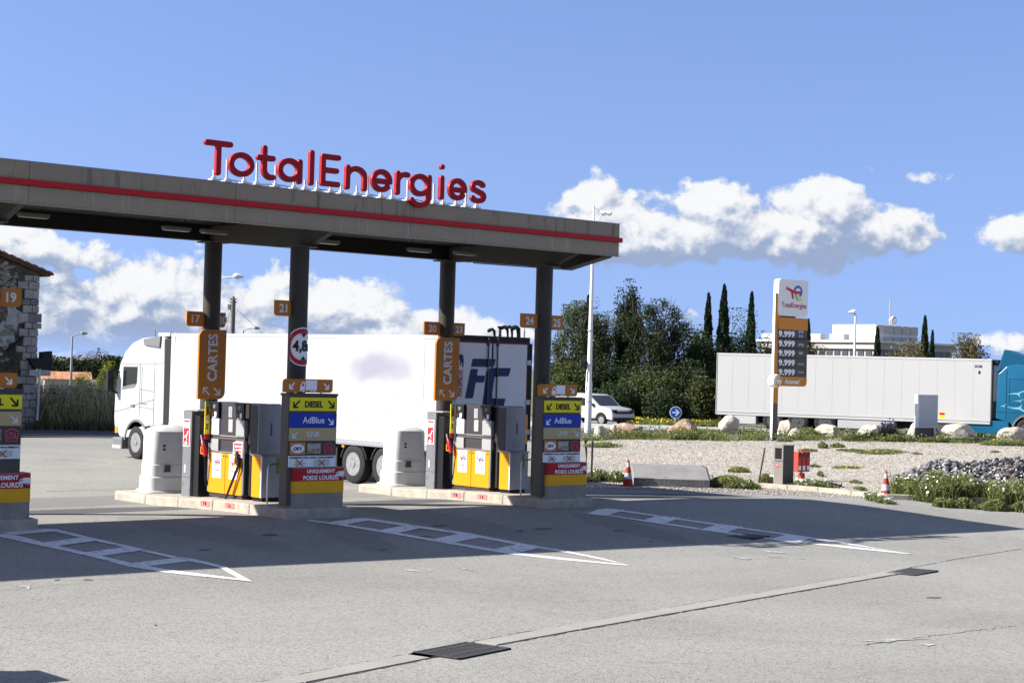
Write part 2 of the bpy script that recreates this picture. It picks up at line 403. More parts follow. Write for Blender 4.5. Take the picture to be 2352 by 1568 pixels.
def rrect(x0, x1, z0, z1, r, corners='1111', n=5):
    """outline with chosen rounded corners: bottom-left, bottom-right, top-right, top-left"""
    out = []
    for i, (cx, cy, a) in enumerate(((x0 + r, z0 + r, 180), (x1 - r, z0 + r, 270), (x1 - r, z1 - r, 0), (x0 + r, z1 - r, 90))):
        if corners[i] == '1': out += arc(cx, cy, r, r, a, a + 90, n)
        else: out.append(((x0, z0), (x1, z0), (x1, z1), (x0, z1))[i])
    return out

# rooftop letters, in metres: baseline 0
r_ = .0505; xh = .455; cap = .62
def ring(w, a0=0, a1=360, y=xh / 2): return arc(w / 2, y, w / 2 - r_, xh / 2 - r_, a0, a1, 30)
w = .55
SIGN = [
 ('T', 17.30, [[(r_, cap - r_), (.60 - r_, cap - r_)], [(.30, cap - r_), (.30, r_ * .6)]]),
 ('o', 17.83, [ring(w)]),
 ('t', 18.44, [[(.17, cap - r_ * .6), (.17, .2)] + arc(.33, .2, .16, .2 - r_ * .9, 180, 285, 12), [(r_, xh - r_), (.36, xh - r_)]]),
 ('a', 18.92, [ring(w * .97), [(w - r_, xh - r_), (w - r_, r_ * .6)]]),
 ('l', 19.64, [[(r_, cap - r_ * .2), (r_, r_ * .6)]]),
 ('E', 19.91, [[(.46 - r_, cap - r_), (r_, cap - r_), (r_, r_), (.46 - r_, r_)], [(r_, cap / 2), (.42 - r_, cap / 2)]]),
 ('n', 20.50, [[(r_, xh - r_ * .8), (r_, r_ * .6)], [(r_, .2)] + arc(.26, xh - .21, .21, .21 - r_, 180, 0, 16) + [(.47, r_ * .6)]]),
 ('e', 21.13, [[(r_ + .01, .215), (w * .93 - r_, .215)] + arc(w * .465, xh / 2, w * .465 - r_, xh / 2 - r_, 0, 318, 30)]),
 ('r', 21.74, [[(r_, xh - r_ * .8), (r_, r_ * .6)], [(r_, .2)] + arc(.25, xh - .21, .20, .21 - r_, 180, 75, 12)]),
 ('g', 22.10, [ring(w * .97), [(w - r_, xh - r_), (w - r_, -.02)] + arc(w / 2 - .01, -.02, w / 2 - r_ - .0, .155, 0, -155, 16)]),
 ('i', 22.88, [[(r_, xh - r_ * .6), (r_, r_ * .6)], [(r_, cap + .03), (r_ + .001, cap + .03)]]),
 ('e', 23.11, [[(r_ + .01, .215), (w * .88 - r_, .215)] + arc(w * .44, xh / 2, w * .44 - r_, xh / 2 - r_, 0, 318, 30)]),
 ('s', 23.69, [arc(.22, xh * .71, .15, .095, 30, 230, 12)[:-1] + [(.2, .243), (.27, .215)] + arc(.22, xh * .29, .16, .095, 50, -155, 14)])]
for i, (ch, x, st_) in enumerate(SIGN): job_strokes('sign%d' % i, st_, r_, .038, .003)
job_strokes('arrDL', [[(1, 1), (0, 0)], [(0, .75), (0, 0), (.75, 0)]], .13, .003, res=.03)
job_strokes('arrDR', [[(0, 1), (1, 0)], [(1, .75), (1, 0), (.25, 0)]], .13, .003, res=.03)
job_strokes('arrUL', [[(1, 0), (0, 1)], [(0, .25), (0, 1), (.75, 1)]], .1, .003, res=.03)
job_strokes('arrR', [[(0, 0), (1, 0)], [(.55, .45), (1, 0), (.55, -.45)]], .11, .003, res=.03)
job_strokes('cross', [[(0, 0), (1, 1)], [(0, 1), (1, 0)]], .06, .003, res=.02)
job_shape('lorry_box', [[(0, 0), (1.3, 0), (1.3, 1.0), (0, 1.0)]], .003)
job_shape('lorry_cab', [[(0, 0), (.52, 0), (.52, .82), (.22, .82), (0, .42)], [(.13, .42), (.26, .7), (.42, .7), (.42, .42)]], .003)
job_shape('disc', [arc(0, 0, .5, .5, 0, 345, 23)], .003)
job_shape('ring', [arc(0, 0, .5, .5, 0, 350, 35), arc(0, 0, .4, .4, 0, 350, 35)], .003)
job_shape('ringw', [arc(0, 0, .5, .5, 0, 350, 35), arc(0, 0, .46, .46, 0, 350, 35)], .003)
job_shape('tri', [[(0, 0), (1, 0), (.5, .8)]], .003)
# two-tone brand emblem: red bar and stem, blue loop, green to yellow tail
job_strokes('em_red', [[(.02, .82), (.25, .74), (.55, .66), (.95, .60), (1.2, .62)], [(.42, .70), (.5, .5), (.56, .3)]], .075, .003, res=.02)
job_strokes('em_blue', [arc(1.02, .72, .3, .26, 10, 205, 16)[::-1] , arc(1.02, .72, .3, .26, 10, -60, 8)], .065, .003, res=.02)
job_strokes('em_green', [[(.82, .52), (.86, .36), (.95, .25)]], .065, .003, res=.02)
job_strokes('em_yellow', [[(.97, .24), (1.1, .2), (1.28, .22)]], .065, .003, res=.02)
def hc(u, v): p = onY(*Qp(u, v, 4.238, 1250, 930), 33.38); return (p[0], p[2])
job_shape('logo_bar', [[hc(*p) for p in [(572, 508), (850, 515), (832, 602), (555, 600)]]], .003)
job_shape('logo_h', [[hc(*p) for p in [(550, 632), (632, 640), (618, 715), (722, 722), (708, 797), (605, 795), (570, 992), (480, 990)]]], .003)
job_shape('logo_c', [[hc(*p) for p in [(790, 625), (1040, 625), (1015, 720), (838, 718), (800, 1000), (972, 1005), (950, 1100), (735, 1095), (695, 1060), (715, 920), (745, 660)]]], .003)
job_shape('elephant', [[(0, 1), (.2, .8), (.5, .95), (.9, .85), (1, .5), (1, 0), (.8, 0), (.8, .3), (.6, .35), (.6, .1), (.45, .1), (.45, .5), (.25, .55), (.12, .75)]], .003)
job_shape('uta_shield', [[(-.5, .28), (0, .5), (.5, .28), (.38, -.5), (-.38, -.5)], [(-.43, .22), (-.33, -.43), (.33, -.43), (.43, .22), (0, .42)]], .003)
job_shape('swirl', [[(0, 0), (.3, .14), (.55, .16), (.8, .34), (.95, .3), (.78, .24), (.62, .08), (.7, -.2), (.55, .02), (.3, .06)]], .003)
job_shape('blob', [[(0, .1), (.2, .55), (.15, .8), (.4, 1), (.6, .7), (.9, .6), (1, .3), (.7, .25), (.6, 0), (.3, .15)]], .003)
TX = {}
def T(txt, bold=.02, shear=0., space=1.):
    return job_text(txt, bold, shear, space=space)
KEYS = dict(diesel=T('DIESEL', .034), adblue=T('AdBlue', .008), gnr=T('GNR', .02), dkv=T('DKV', .03, .25), uta=T('UTA', .035), pay=T('PAIEMENT PAR CARTE UNIQUEMENT', .012), uniq=T('UNIQUEMENT', .034, space=1.08), poids=T('POIDS LOURDS', .034, space=1.08),
    cartes=T('CARTES', .03, space=1.05), n17=T('17', .03), n20=T('20', .03), n21=T('21', .03), n23=T('23', .03), n24=T('24', .03), n25=T('25', .03), n19=T('19', .03), h48=T('4,8m', .03),
    schm=T('SCHMITZ', .03), cargo=T('CARGOBULL', .03), sor=T('SOR', .03, .2), te=T('TotalEnergies', .01), p9=T('9.999', .045, space=1.02), sp95=T('SP95\nE10', .0), sp98=T('SP98', 0.), e85=T('E85', 0.), gaz=T('GAZOLE', 0.),
    automat=T("Automat'", .025, .25), h24=T('24\n24', .02), dig=T('888', .0), f8=T('T 8', .02), f6=T('1 6', .02), nums=T('12345678', .01), thermo=T('SCHMITZ', .01))
bake_all()
# ---------------------------------------------------------------- the ground
def sheet(name, poly, m, up=0.0, step=1.5, area=None):
    """flat sheet that follows the ground, cut along a common grid"""
    bm = bmesh.new(); f = bm.faces.new([bm.verts.new((x, y, 0)) for x, y in poly])
    xs = [p[0] for p in poly]; ys = [p[1] for p in poly]
    for lo, hi, ax in ((max(min(xs), 8), min(max(xs), 64), 0), (max(min(ys), 14), min(max(ys), 36), 1)):
        k = math.ceil(lo / step) * step
        while k < hi:
            co = [0, 0, 0]; no = [0, 0, 0]; co[ax] = k; no[ax] = 1
            bmesh.ops.bisect_plane(bm, geom=bm.verts[:] + bm.edges[:] + bm.faces[:], plane_co=co, plane_no=no); k += step
    bmesh.ops.triangulate(bm, faces=bm.faces)
    for v in bm.verts: v.co.z = ZG(v.co.x, v.co.y) + up
    bmesh.ops.recalc_face_normals(bm, faces=bm.faces)
    if sum(f.normal.z for f in bm.faces) < 0: bmesh.ops.reverse_faces(bm, faces=bm.faces)
    me = bpy.data.meshes.new(name); bm.to_mesh(me); bm.free(); me.materials.append(m)
    return link(name, me)
def g2(px, py): return G(px, py)[:2]
m_soil = mat('soil', (.13, .125, .06), .95, var=.45, vscale=.35, fine=.3, fscale=6)
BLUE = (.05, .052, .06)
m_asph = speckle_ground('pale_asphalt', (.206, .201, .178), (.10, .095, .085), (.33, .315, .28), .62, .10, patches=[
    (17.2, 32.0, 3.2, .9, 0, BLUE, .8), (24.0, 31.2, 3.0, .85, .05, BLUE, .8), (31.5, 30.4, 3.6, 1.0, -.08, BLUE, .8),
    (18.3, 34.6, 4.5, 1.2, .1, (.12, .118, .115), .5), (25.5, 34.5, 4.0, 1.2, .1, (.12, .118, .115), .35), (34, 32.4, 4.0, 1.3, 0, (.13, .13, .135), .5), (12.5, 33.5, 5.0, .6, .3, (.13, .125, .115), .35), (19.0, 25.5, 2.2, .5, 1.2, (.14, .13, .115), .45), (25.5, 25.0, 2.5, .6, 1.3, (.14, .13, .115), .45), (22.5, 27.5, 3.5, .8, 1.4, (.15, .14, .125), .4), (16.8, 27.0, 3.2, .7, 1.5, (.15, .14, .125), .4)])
m_dark = speckle_ground('dark_asphalt', (.06, .062, .07), (.03, .03, .035), (.12, .12, .13), .5, .1)
m_grav = speckle_ground('limestone_gravel', (.31, .285, .24), (.14, .12, .095), (.45, .41, .35), .85, .10, sc=.3)
m_paint = mat('worn_white_paint', (.60, .60, .60), .7, var=.05, vscale=2, stain=((.24, .235, .22), 9., .53, (1, 1, 1)))
m_paint2 = mat('thin_white_paint', (.40, .40, .39), .7, stain=((.21, .2, .18), 9., .44))
m_conc = mat('pale_concrete', (.33, .305, .265), .85, var=.14, vscale=2.5, fine=.15, fscale=70, bump=.3, bscale=60, stain=((.24, .22, .19), 2.2, .62))
m_concd = mat('grey_brown_concrete', (.27, .235, .20), .85, var=.12, vscale=3, fine=.2, fscale=80, bump=.3)
m_kerb = mat('kerb_concrete', (.34, .305, .25), .85, var=.15, vscale=4, fine=.12, fscale=60, bump=.3)

big = [(-3000, -3000), (4000, -3000), (4000, 4000), (-3000, 4000)]
# far land: a coarse ring plus a finer middle that follows the ground
bm = bmesh.new()
xs = [-3000, -600, -150, -40, 0, 14, 20, 26, 34] + list(range(36, 66, 3)) + [70, 90, 140, 250, 600, 1500, 5000]; ys = [-3000, -500, -100, -20, 10, 20, 21.5, 23, 24.5, 26, 27.5, 28.5, 30, 31.5, 33.5, 36, 45, 60, 80, 120, 250, 600, 1500, 5000]
vv = [[bm.verts.new((x, y, ZG(x, y) - .06)) for y in ys] for x in xs]
for i in range(len(xs) - 1):
    for j in range(len(ys) - 1): bm.faces.new((vv[i][j], vv[i + 1][j], vv[i + 1][j + 1], vv[i][j + 1]))
me = bpy.data.meshes.new('ground'); bm.to_mesh(me); bm.free(); me.materials.append(m_soil)
ground = struct(link('ground', me))

KERB = [g2(1345, 1121), g2(1480, 1120), g2(1600, 1119), g2(1740, 1119), g2(1880, 1130), g2(2035, 1146), g2(2200, 1153), g2(2352, 1160)]
k_end = (KERB[-1][0] + 9, KERB[-1][1] - 26)
RA, RB = g2(-200, 1004), g2(700, 1006)                # near edge of the dark road at the left
apron = [(-60, -40), (60, -40), k_end] + KERB[::-1] + [g2(1346, 1050), g2(1342, 1010), g2(1290, 1000), RB, RA, (-60, 60)]
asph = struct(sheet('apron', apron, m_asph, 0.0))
rd = (Vector((*g2(260, 1006), 0)) - Vector((*g2(80, 1003), 0))).normalized()
p0 = Vector((*g2(170, 1004.5), 0)); nrm = Vector((-rd.y, rd.x, 0)) * (1 if -rd.y * .0 + rd.x > 0 else -1)
road = [p0 - rd * 60, p0 + rd * 90, p0 + rd * 90 + nrm * 6.6, p0 - rd * 60 + nrm * 6.6]
struct(sheet('road', [(p.x, p.y) for p in road], m_dark, .012, 6))
ln = [p0 - rd * 60 + nrm * 1.9, p0 + rd * 90 + nrm * 1.9, p0 + rd * 90 + nrm * 2.1, p0 - rd * 60 + nrm * 2.1]
struct(sheet('road_marking', [(p.x, p.y) for p in ln], m_paint, .02, 6))
grav = KERB + [k_end, (95, -20), (110, 18)] + [g2(2500, 1012), g2(2352, 1012), g2(2100, 1010), g2(1774, 1005), g2(1600, 1004), g2(1450, 1006), g2(1350, 1012)]
struct(sheet('gravel', grav, m_grav, .006))

# road behind the boulders for the second lorry and its pale kerb
def strip(name, pts, m, up, h=None):
    return sheet(name, pts, m, up)
TR_A = at_depth(1643, 946, 82.6); TR_B = at_depth(2275, 957, 77.6)
td = (Vector((TR_B[0], TR_B[1], 0)) - Vector((TR_A[0], TR_A[1], 0))).normalized(); tn = Vector((-td.y, td.x, 0))
if tn.dot(FWD) < 0: tn = -tn
c0 = Vector((TR_A[0], TR_A[1], 0))
def RT(a, b): q = c0 + td * a + tn * b; return (q.x, q.y)
struct(sheet('side_road', [RT(-13, -1.4), RT(60, -1.4), RT(60, 6.5), RT(-13, 6.5)], speckle_ground('side_asphalt', (.16, .16, .16), (.08, .08, .08), (.3, .3, .3), .5, .1), .01, 4))
def kerb_run(pts, w, h, name, m, seg=1.0, parent=None, gap=.012, up=0.0, side=1):
    root = bpy.data.objects.new(name, None); COL.objects.link(root); root['kind'] = 'structure'
    for a, b in zip(pts[:-1], pts[1:]):
        a = Vector((*a, 0)); b = Vector((*b, 0)); L = (b - a).length; n = max(1, round(L / seg)); d = (b - a) / L
        q = Vector((-d.y, d.x, 0)) * side
        for i in range(n):
            p = a + d * (L * i / n + gap / 2); ln_ = L / n - gap; z = ZG(p.x, p.y) + up + random.uniform(-.008, .008)
            o = Vector((p.x, p.y, z)); mb = MB(); mb.box(0, ln_, -.02, w, -.1, h)
            st_ = part(mb, 'kerb_stone', m, root, .012, loc=o, rot=(0, 0, atan2(d.y, d.x) + random.uniform(-.01, .01)))
    return root
kerb_run(KERB[3:] + [k_end][:0], .22, .13, 'kerb', m_kerb, 1.0)
kerb_run([RT(-9, -1.75), RT(14, -1.75)], .3, .16, 'far_kerb', mat('white_kerb', (.42, .42, .40), .8, var=.1), 2.4)

# channel of concrete slabs with its iron grates
DR = [(620, 1583), (840, 1553), (1062, 1512), (1500, 1431), (1900, 1353), (2080, 1315)]
DRT = [(560, 1568), (760, 1535), (1115, 1476), (1500, 1403), (1900, 1330), (2030, 1306)]
A = [g2(*p) for p in DR]; B = [g2(*p) for p in DRT]
root = bpy.data.objects.new('drain_channel', None); COL.objects.link(root); root['kind'] = 'structure'
m_chan = mat('channel_concrete', (.265, .25, .22), .85, var=.07, vscale=1.5, fine=.1, fscale=60, bump=.2)
m_joint = mat('dirt_joint', (.05, .045, .04), .95, var=.4, vscale=6)
a0, a1 = Vector((*A[0], 0)), Vector((*A[-1], 0)); dd = (a1 - a0).normalized(); perp = Vector((-dd.y, dd.x, 0)); wch = sum(abs((Vector((*b, 0)) - a0).dot(perp)) for b in B[2:5]) / 3
if (Vector((*B[2], 0)) - a0).dot(perp) < 0: perp = -perp
def CH(s, t): return a0 + dd * s + perp * t
Lc = (a1 - a0).length
s_ = -12.0
def slab_at(s, l):
    pts = [CH(s + .01, 0), CH(s + l - .01, 0), CH(s + l - .01, wch), CH(s + .01, wch)]; mb = MB()
    v = [(p.x, p.y, ZG(p.x, p.y) - .05) for p in pts] + [(p.x, p.y, ZG(p.x, p.y) + .012) for p in pts]
    mb.add(v, [(0, 3, 2, 1), (4, 5, 6, 7), (0, 1, 5, 4), (1, 2, 6, 5), (2, 3, 7, 6), (3, 0, 4, 7)])
    part(mb, 'slab', m_chan, root, .004)
sg = (Vector((*g2(1062, 1495), 0)) - a0).dot(dd)
while s_ < Lc - .1:
    l = min(2.5, Lc - s_)
    if s_ < sg < s_ + l:
        slab_at(s_, sg - .62 - s_); slab_at(sg + .62, s_ + l - sg - .62) if s_ + l - sg - .62 > .2 else None
    else: slab_at(s_, l)
    s_ += 2.5
def crack(pts, wmin, wmax, name, m, up=.003, jit=.012):
    mb = MB(); prev = None; P2 = []
    for a, b in zip(pts[:-1], pts[1:]):
        a = Vector((*a, 0)); b = Vector((*b, 0)); n = max(2, int((b - a).length / .09))
        for i in range(n): P2.append(a.lerp(b, i / n))
    for i in range(len(P2) - 1):
        d = (P2[i + 1] - P2[i]).normalized(); q = Vector((-d.y, d.x, 0)); c = P2[i] + q * random.gauss(0, jit); w_ = random.uniform(wmin, wmax)
        cur = [c - q * w_, c + q * w_]
        if prev and random.random() > .06:
            v = [(p.x, p.y, ZG(p.x, p.y) + up) for p in prev + cur[::-1]]; mb.add(v, [(0, 1, 2, 3)])
        prev = cur
    o = part(mb, name, m); o['kind'] = 'structure'; return o
crack([tuple(CH(-12, -.02))[:2], tuple(CH(Lc + .3, -.02))[:2]], .006, .02, 'channel_joint', m_joint)
crack([tuple(CH(-12, wch + .02))[:2], tuple(CH(Lc, wch + .02))[:2]], .008, .028, 'channel_joint', m_joint)
crack([g2(2085, 1304), g2(2200, 1283), g2(2352, 1259)], .008, .022, 'asphalt_crack', m_joint)
crack([g2(1985, 1480), g2(2080, 1468), g2(2200, 1452), g2(2352, 1435)], .003, .013, 'asphalt_crack', m_joint, jit=.02)
crack([g2(1480, 1520), g2(1560, 1522), g2(1690, 1530)], .002, .006, 'asphalt_crack', m_joint)
crack([g2(150, 1333), g2(420, 1325), g2(650, 1330), g2(780, 1322)], .002, .006, 'asphalt_crack', m_joint)
crack([g2(1250, 1382), g2(1500, 1376)], .002, .007, 'asphalt_crack', m_joint)
crack([g2(105, 1128), g2(400, 1120)], .01, .03, 'asphalt_crack', m_joint)
crack([g2(105, 1054), g2(260, 1063)], .01, .03, 'asphalt_crack', m_joint)

m_iron = mat('dark_cast_iron', (.05, .047, .05), .6, .0, var=.3, vscale=8)
m_hole = mat('drain_dark', (.008, .008, .009), .9)
def grate(px, py, name_label, L=1.15, Wd=.62, rot=None):
    x, y, z = G(px, py)
    t = thing('drain_grate', name_label, 'drain grate', (x, y, z + .010), atan2(dd.y, dd.x) if rot is None else rot, 'iron drain grates in the asphalt')
    mb = MB(); mb.box(-L / 2, L / 2, -Wd / 2, Wd / 2, -.08, .002); part(mb, 'pit', m_hole, t)
    mb = MB()
    for a, b, c, d in ((-L / 2, L / 2, -Wd / 2, -Wd / 2 + .03), (-L / 2, L / 2, Wd / 2 - .03, Wd / 2), (-L / 2, -L / 2 + .03, -Wd / 2, Wd / 2), (L / 2 - .03, L / 2, -Wd / 2, Wd / 2)): mb.box(a, b, c, d, .003, .009)
    part(mb, 'frame', m_iron, t)
    bar = MB(); bar.box(-.013, .013, -Wd / 2 + .03, Wd / 2 - .03, .003, .008); bme = bar.mesh('bar', m_iron)
    k = -L / 2 + .06
    while k < L / 2 - .04: link('bar', bme, t, (k, 0, 0)); k += .062
    cross = MB(); cross.box(-L / 2 + .03, L / 2 - .03, -.012, .012, .0035, .0095); cme = cross.mesh('cross_bar', m_iron)
    for q in (-Wd / 4, 0, Wd / 4): link('cross_bar', cme, t, (0, q, 0))
    return t
grate(1062, 1495, 'large black iron grate lying in the pale concrete channel in the foreground', .98, .62)
grate(2095, 1314, 'dark iron grate at the far right end of the concrete channel', 1.05, .52)
grate(1717, 1232, 'dark drain grate half covered by the white paint of the rightmost marking', .8, .6, .3)

# worn road markings: three striped wedges that run from the islands
def paint(pts, m=m_paint, up=.008): 
    return sheet('painted_stripe', [g2(*p) for p in pts], m, up)
WEDGES = [
 ([(-40, 1219), (0, 1222), (110, 1262), (230, 1290), (400, 1302), (578, 1331)], None)]
def zz(u, v, s, ox, oy): return Qp(u, v, s, ox, oy)
def wedge(label, polys):
    root = bpy.data.objects.new('wedge_marking', None); COL.objects.link(root); root['kind'] = 'structure'
    for p in polys:
        o = paint(p); o.parent = root; o.name = 'painted_stripe'
def W7(*pts): return [zz(u, v, 2.352, 0, 1440) for u, v in pts]
def W8(*pts): return [zz(u, v, 2.352, 900, 1440) for u, v in pts]
def W6(*pts): return [zz(u, v, 1.68, 1600, 1400) for u, v in pts]
wedge('left', [W7((-60, 283), (-60, 300), (300, 378), (560, 432), (880, 515), (1150, 560), (1740, 620), (1650, 600), (1180, 540), (960, 505), (640, 430), (380, 372), (60, 290)),
  W7((65, 302), (370, 275), (385, 258), (300, 256), (-30, 285)), W7((385, 258), (620, 315), (900, 378), (1250, 455), (1430, 485), (1560, 520), (1740, 620), (1650, 602), (1520, 527), (1400, 497), (1230, 467), (880, 390), (600, 328), (360, 272)),
  W7((255, 357), (380, 378), (690, 335), (590, 312)), W7((525, 428), (660, 448), (1010, 402), (900, 378)), W7((860, 500), (990, 520), (1370, 470), (1250, 452))])
wedge('middle', [W8((0, 192), (0, 202), (450, 270), (830, 335), (1250, 408), (1400, 432), (1700, 465), (2225, 512), (2190, 502), (1720, 452), (1440, 420), (860, 325), (480, 260)),
  W8((125, 215), (240, 232), (470, 190), (385, 182), (330, 184)), W8((440, 188), (800, 240), (1130, 290), (1500, 360), (1800, 410), (2040, 460), (2225, 512), (2190, 503), (2010, 464), (1780, 420), (1480, 372), (1100, 302), (760, 250), (410, 200)),
  W8((455, 272), (600, 292), (800, 246), (680, 232)), W8((830, 336), (980, 358), (1215, 312), (1060, 288)), W8((1235, 406), (1410, 434), (1620, 380), (1470, 358))])
wedge('right', [W6((100, 158), (290, 184), (470, 212), (760, 256), (1100, 300), (1500, 347), (1815, 378), (1780, 370), (1500, 337), (1250, 316), (800, 254), (480, 206), (250, 175)),
  W6((200, 177), (295, 186), (385, 158), (300, 150), (250, 157)), W6((370, 158), (560, 186), (860, 228), (1180, 274), (1450, 314), (1815, 378), (1780, 371), (1400, 314), (1150, 276), (820, 230), (540, 190), (350, 163)),
  W6((465, 211), (585, 222), (665, 196), (555, 185)), W6((755, 255), (880, 270), (970, 240), (850, 226)), W6((1100, 302), (1235, 322), (1310, 292), (1190, 276))])
# loose flecks of old paint
for pts in [W7((105, 652), (200, 650), (210, 660), (200, 675), (180, 662)), W7((345, 665), (400, 663), (360, 671)), W8((660, 535), (740, 538), (800, 556), (700, 545)), W8((820, 534), (865, 540), (850, 546)), W8((1030, 524), (1090, 528), (1170, 548), (1100, 538)),
            W6((1060, 352), (1130, 362), (1205, 372), (1100, 367)), W6((905, 390), (1010, 394), (1000, 402)), W6((1080, 385), (1120, 388), (1200, 394), (1120, 391)), W6((1230, 394), (1265, 394), (1260, 398)),
            [(1978, 1471), (2050, 1467), (2140, 1467), (2060, 1471), (2040, 1476)], [(2110, 1478), (2150, 1480), (2130, 1484)]]:
    o = sheet('paint_fleck', [g2(*p) for p in pts], m_paint2, .008); o['kind'] = 'structure'

m_oil = mat('oil_stained_asphalt', (.085, .082, .075), .7, var=.3, vscale=9)
for (px, py, w_, h_) in ((202, 1332, 17, 2.6), (130, 1331, 9, 1.8), (357, 1435, 4, 2), (1250, 1214, 30, 3), (1195, 1219, 14, 2), (975, 1232, 22, 2), (470, 1262, 16, 2), (880, 1262, 14, 2), (2145, 1372, 20, 2.5), (1495, 1243, 8, 2), (1880, 1242, 24, 4), (330, 1262, 12, 2), (620, 1228, 24, 3), (1010, 1206, 20, 2), (1420, 1218, 16, 2)):
    o = sheet('oil_stain', [g2(px + w_ * cos(k * .7) * random.uniform(.6, 1.1), py + h_ * sin(k * .7) * random.uniform(.6, 1.1)) for k in range(9)], m_oil, .004); o['kind'] = 'structure'
# ---------------------------------------------------------------- canopy
YF, YB, XR, XL = 28.2, 34.2, 28.17, 2.0
ZT, ZFB = 6.39, 5.70
m_fas = mat('taupe_fascia_paint', (.25, .205, .15), .55, var=.06, vscale=1.2, fine=.05, fscale=40, stain=((.15, .125, .095), 3.0, .54, (2.2, 1, .18)))
m_fas2 = mat('taupe_lower_fascia', (.26, .215, .16), .5, var=.06, vscale=1.2, stain=((.33, .29, .24), 5, .56, (2.5, 1, .14)))
m_red = mat('red_stripe', (.40, .006, .01), .5, var=.05, spec=.25)
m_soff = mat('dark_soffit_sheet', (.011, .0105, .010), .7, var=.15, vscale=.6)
m_col = mat('brown_column_paint', (.046, .040, .036), .5, var=.12, vscale=1.5, stain=((.03, .027, .025), 2.5, .6))
can = thing('canopy', 'long grey-brown filling station canopy with a red stripe, standing on round columns', 'canopy', (15, 31.5, 0))
def cp(mb, name, m, **k):
    mb.v = [(a - 15, b - 31.5, c) for a, b, c in mb.v]; return part(mb, name, m, can, **k)
xs_ = [XL]; x_ = 5.6
while x_ < XR - 2: xs_.append(x_); x_ += 4.15
xs_.append(XR)
for a, b in zip(xs_[:-1], xs_[1:]):                   # front fascia in sheets above and below the stripe
    cp(MB().box(a + .004, b - .004, YF, YF + .12, 6.10, ZT), 'fascia_panel', m_fas, bevel=.004)
    cp(MB().box(a + .004, b - .004, YF + .005, YF + .12, ZFB, 5.99), 'fascia_panel', m_fas2, bevel=.004)
    cp(MB().box(a + .004, b - .004, YB - .12, YB, 5.86, ZT), 'fascia_panel', m_fas, bevel=.004)
cp(MB().box(XL, XR, YF + .125, YF + .2, 5.75, 6.3), 'fascia_frame', m_fas)
for z0, z1 in ((6.10, ZT), (5.72, 5.99)):
    cp(MB().box(XR - .12, XR, YF + .205, YB - .125, z0, z1), 'end_fascia', m_fas)
cp(MB().box(XL, XR + .06, YF - .05, YF - .002, 5.993, 6.097), 'red_stripe', m_red, bevel=.01)
cp(MB().box(XR + .002, XR + .06, YF + .0, YB, 5.993, 6.097), 'red_stripe', m_red, bevel=.01)
cp(MB().box(XL, XR + .0, YF - .01, YF + .04, 5.672, 5.695), 'drip_rail', m_fas2)
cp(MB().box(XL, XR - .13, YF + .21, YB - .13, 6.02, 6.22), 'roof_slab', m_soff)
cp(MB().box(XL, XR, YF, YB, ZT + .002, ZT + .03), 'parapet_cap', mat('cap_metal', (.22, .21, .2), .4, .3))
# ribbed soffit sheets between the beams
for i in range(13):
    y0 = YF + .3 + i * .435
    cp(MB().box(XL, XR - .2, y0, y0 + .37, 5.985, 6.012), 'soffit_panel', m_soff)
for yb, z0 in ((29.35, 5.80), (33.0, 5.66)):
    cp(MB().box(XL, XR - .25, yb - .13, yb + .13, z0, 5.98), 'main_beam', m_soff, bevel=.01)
gus = [(YF + .22, 5.71), (29.2, 5.43), (29.55, 5.43), (32.95, 5.66), (YB - .2, 5.80), (YB - .2, 5.975), (YF + .22, 5.975)]
m_gus = mat('beam_paint', (.07, .065, .06), .6, var=.08)
for gx in (7.3, 13.92, 20.5, 27.15):
    cp(MB().prism(gus, gx - .07, gx + .07, 'x'), 'cross_beam', m_gus)
cp(MB().prism([(YF + .205, 5.695), (29.7, 5.43), (32.9, 5.66), (YB - .13, 5.79), (YB - .13, 5.98), (YF + .205, 5.98)], XR - .19, XR - .125, 'x'), 'end_beam', m_gus)
cp(MB().prism([(YF + .205, 5.66), (29.7, 5.40), (32.9, 5.63), (32.9, 5.655), (29.7, 5.427), (YF + .205, 5.69)], XR - .3, XR - .02, 'x'), 'end_beam_flange', m_gus)
colx = {29.35: [7.3, 13.72, 20.33, 26.98], 33.0: [7.3, 13.92, 20.6, 27.17]}
for yb in colx:
    for x in colx[yb]:
        mb = MB().lathe([(.19, ZG(x, yb) + .1), (.19, 5.42 if yb < 30 else 5.65)], (x, yb, 0), 28); cp(mb, 'column', m_col, sm=True)
        cp(MB().box(x - .26, x + .26, yb - .26, yb + .26, (5.40 if yb < 30 else 5.63), (5.428 if yb < 30 else 5.658)), 'column_head', m_gus)
# strip lights under the soffit
m_lamph = mat('lamp_housing', (.16, .155, .14), .5); m_lens = mat('lamp_lens', (.26, .245, .21), .35, var=.05)
lamp0 = thing('ceiling_light', 'long strip light under the canopy, leftmost in view', 'ceiling light', (16.69 * .925, 33.61 * .925, 5.73), 0, 'strip lights under the canopy soffit')
part(MB().box(-.30, .30, -.09, .09, -.02, .045), 'housing', m_lamph, lamp0, .012); part(MB().box(-.28, .28, -.075, .075, -.04, -.021), 'lens', m_lens, lamp0, .008)
for q in (-.2, .2): part(MB().tube([(q, 0, .045), (q, 0, .27)], .006, 6), 'hanger', m_soff, lamp0)
for (px, py), lab in zip([(405, 526), (492, 533), (750, 556), (963, 575), (1068, 582)],
    ['strip light under the canopy, left of the first column', 'strip light under the canopy, straight above the first column', 'short strip light seen behind the sloping beam of the second column', 'strip light under the canopy, left of the third column', 'strip light under the canopy, right of the third column']):
    d_ = ray(px, py); t_ = 31.2 / d_[1]; dup(lamp0, (d_[0] * t_, 31.2, EYE + d_[2] * t_), label=lab)

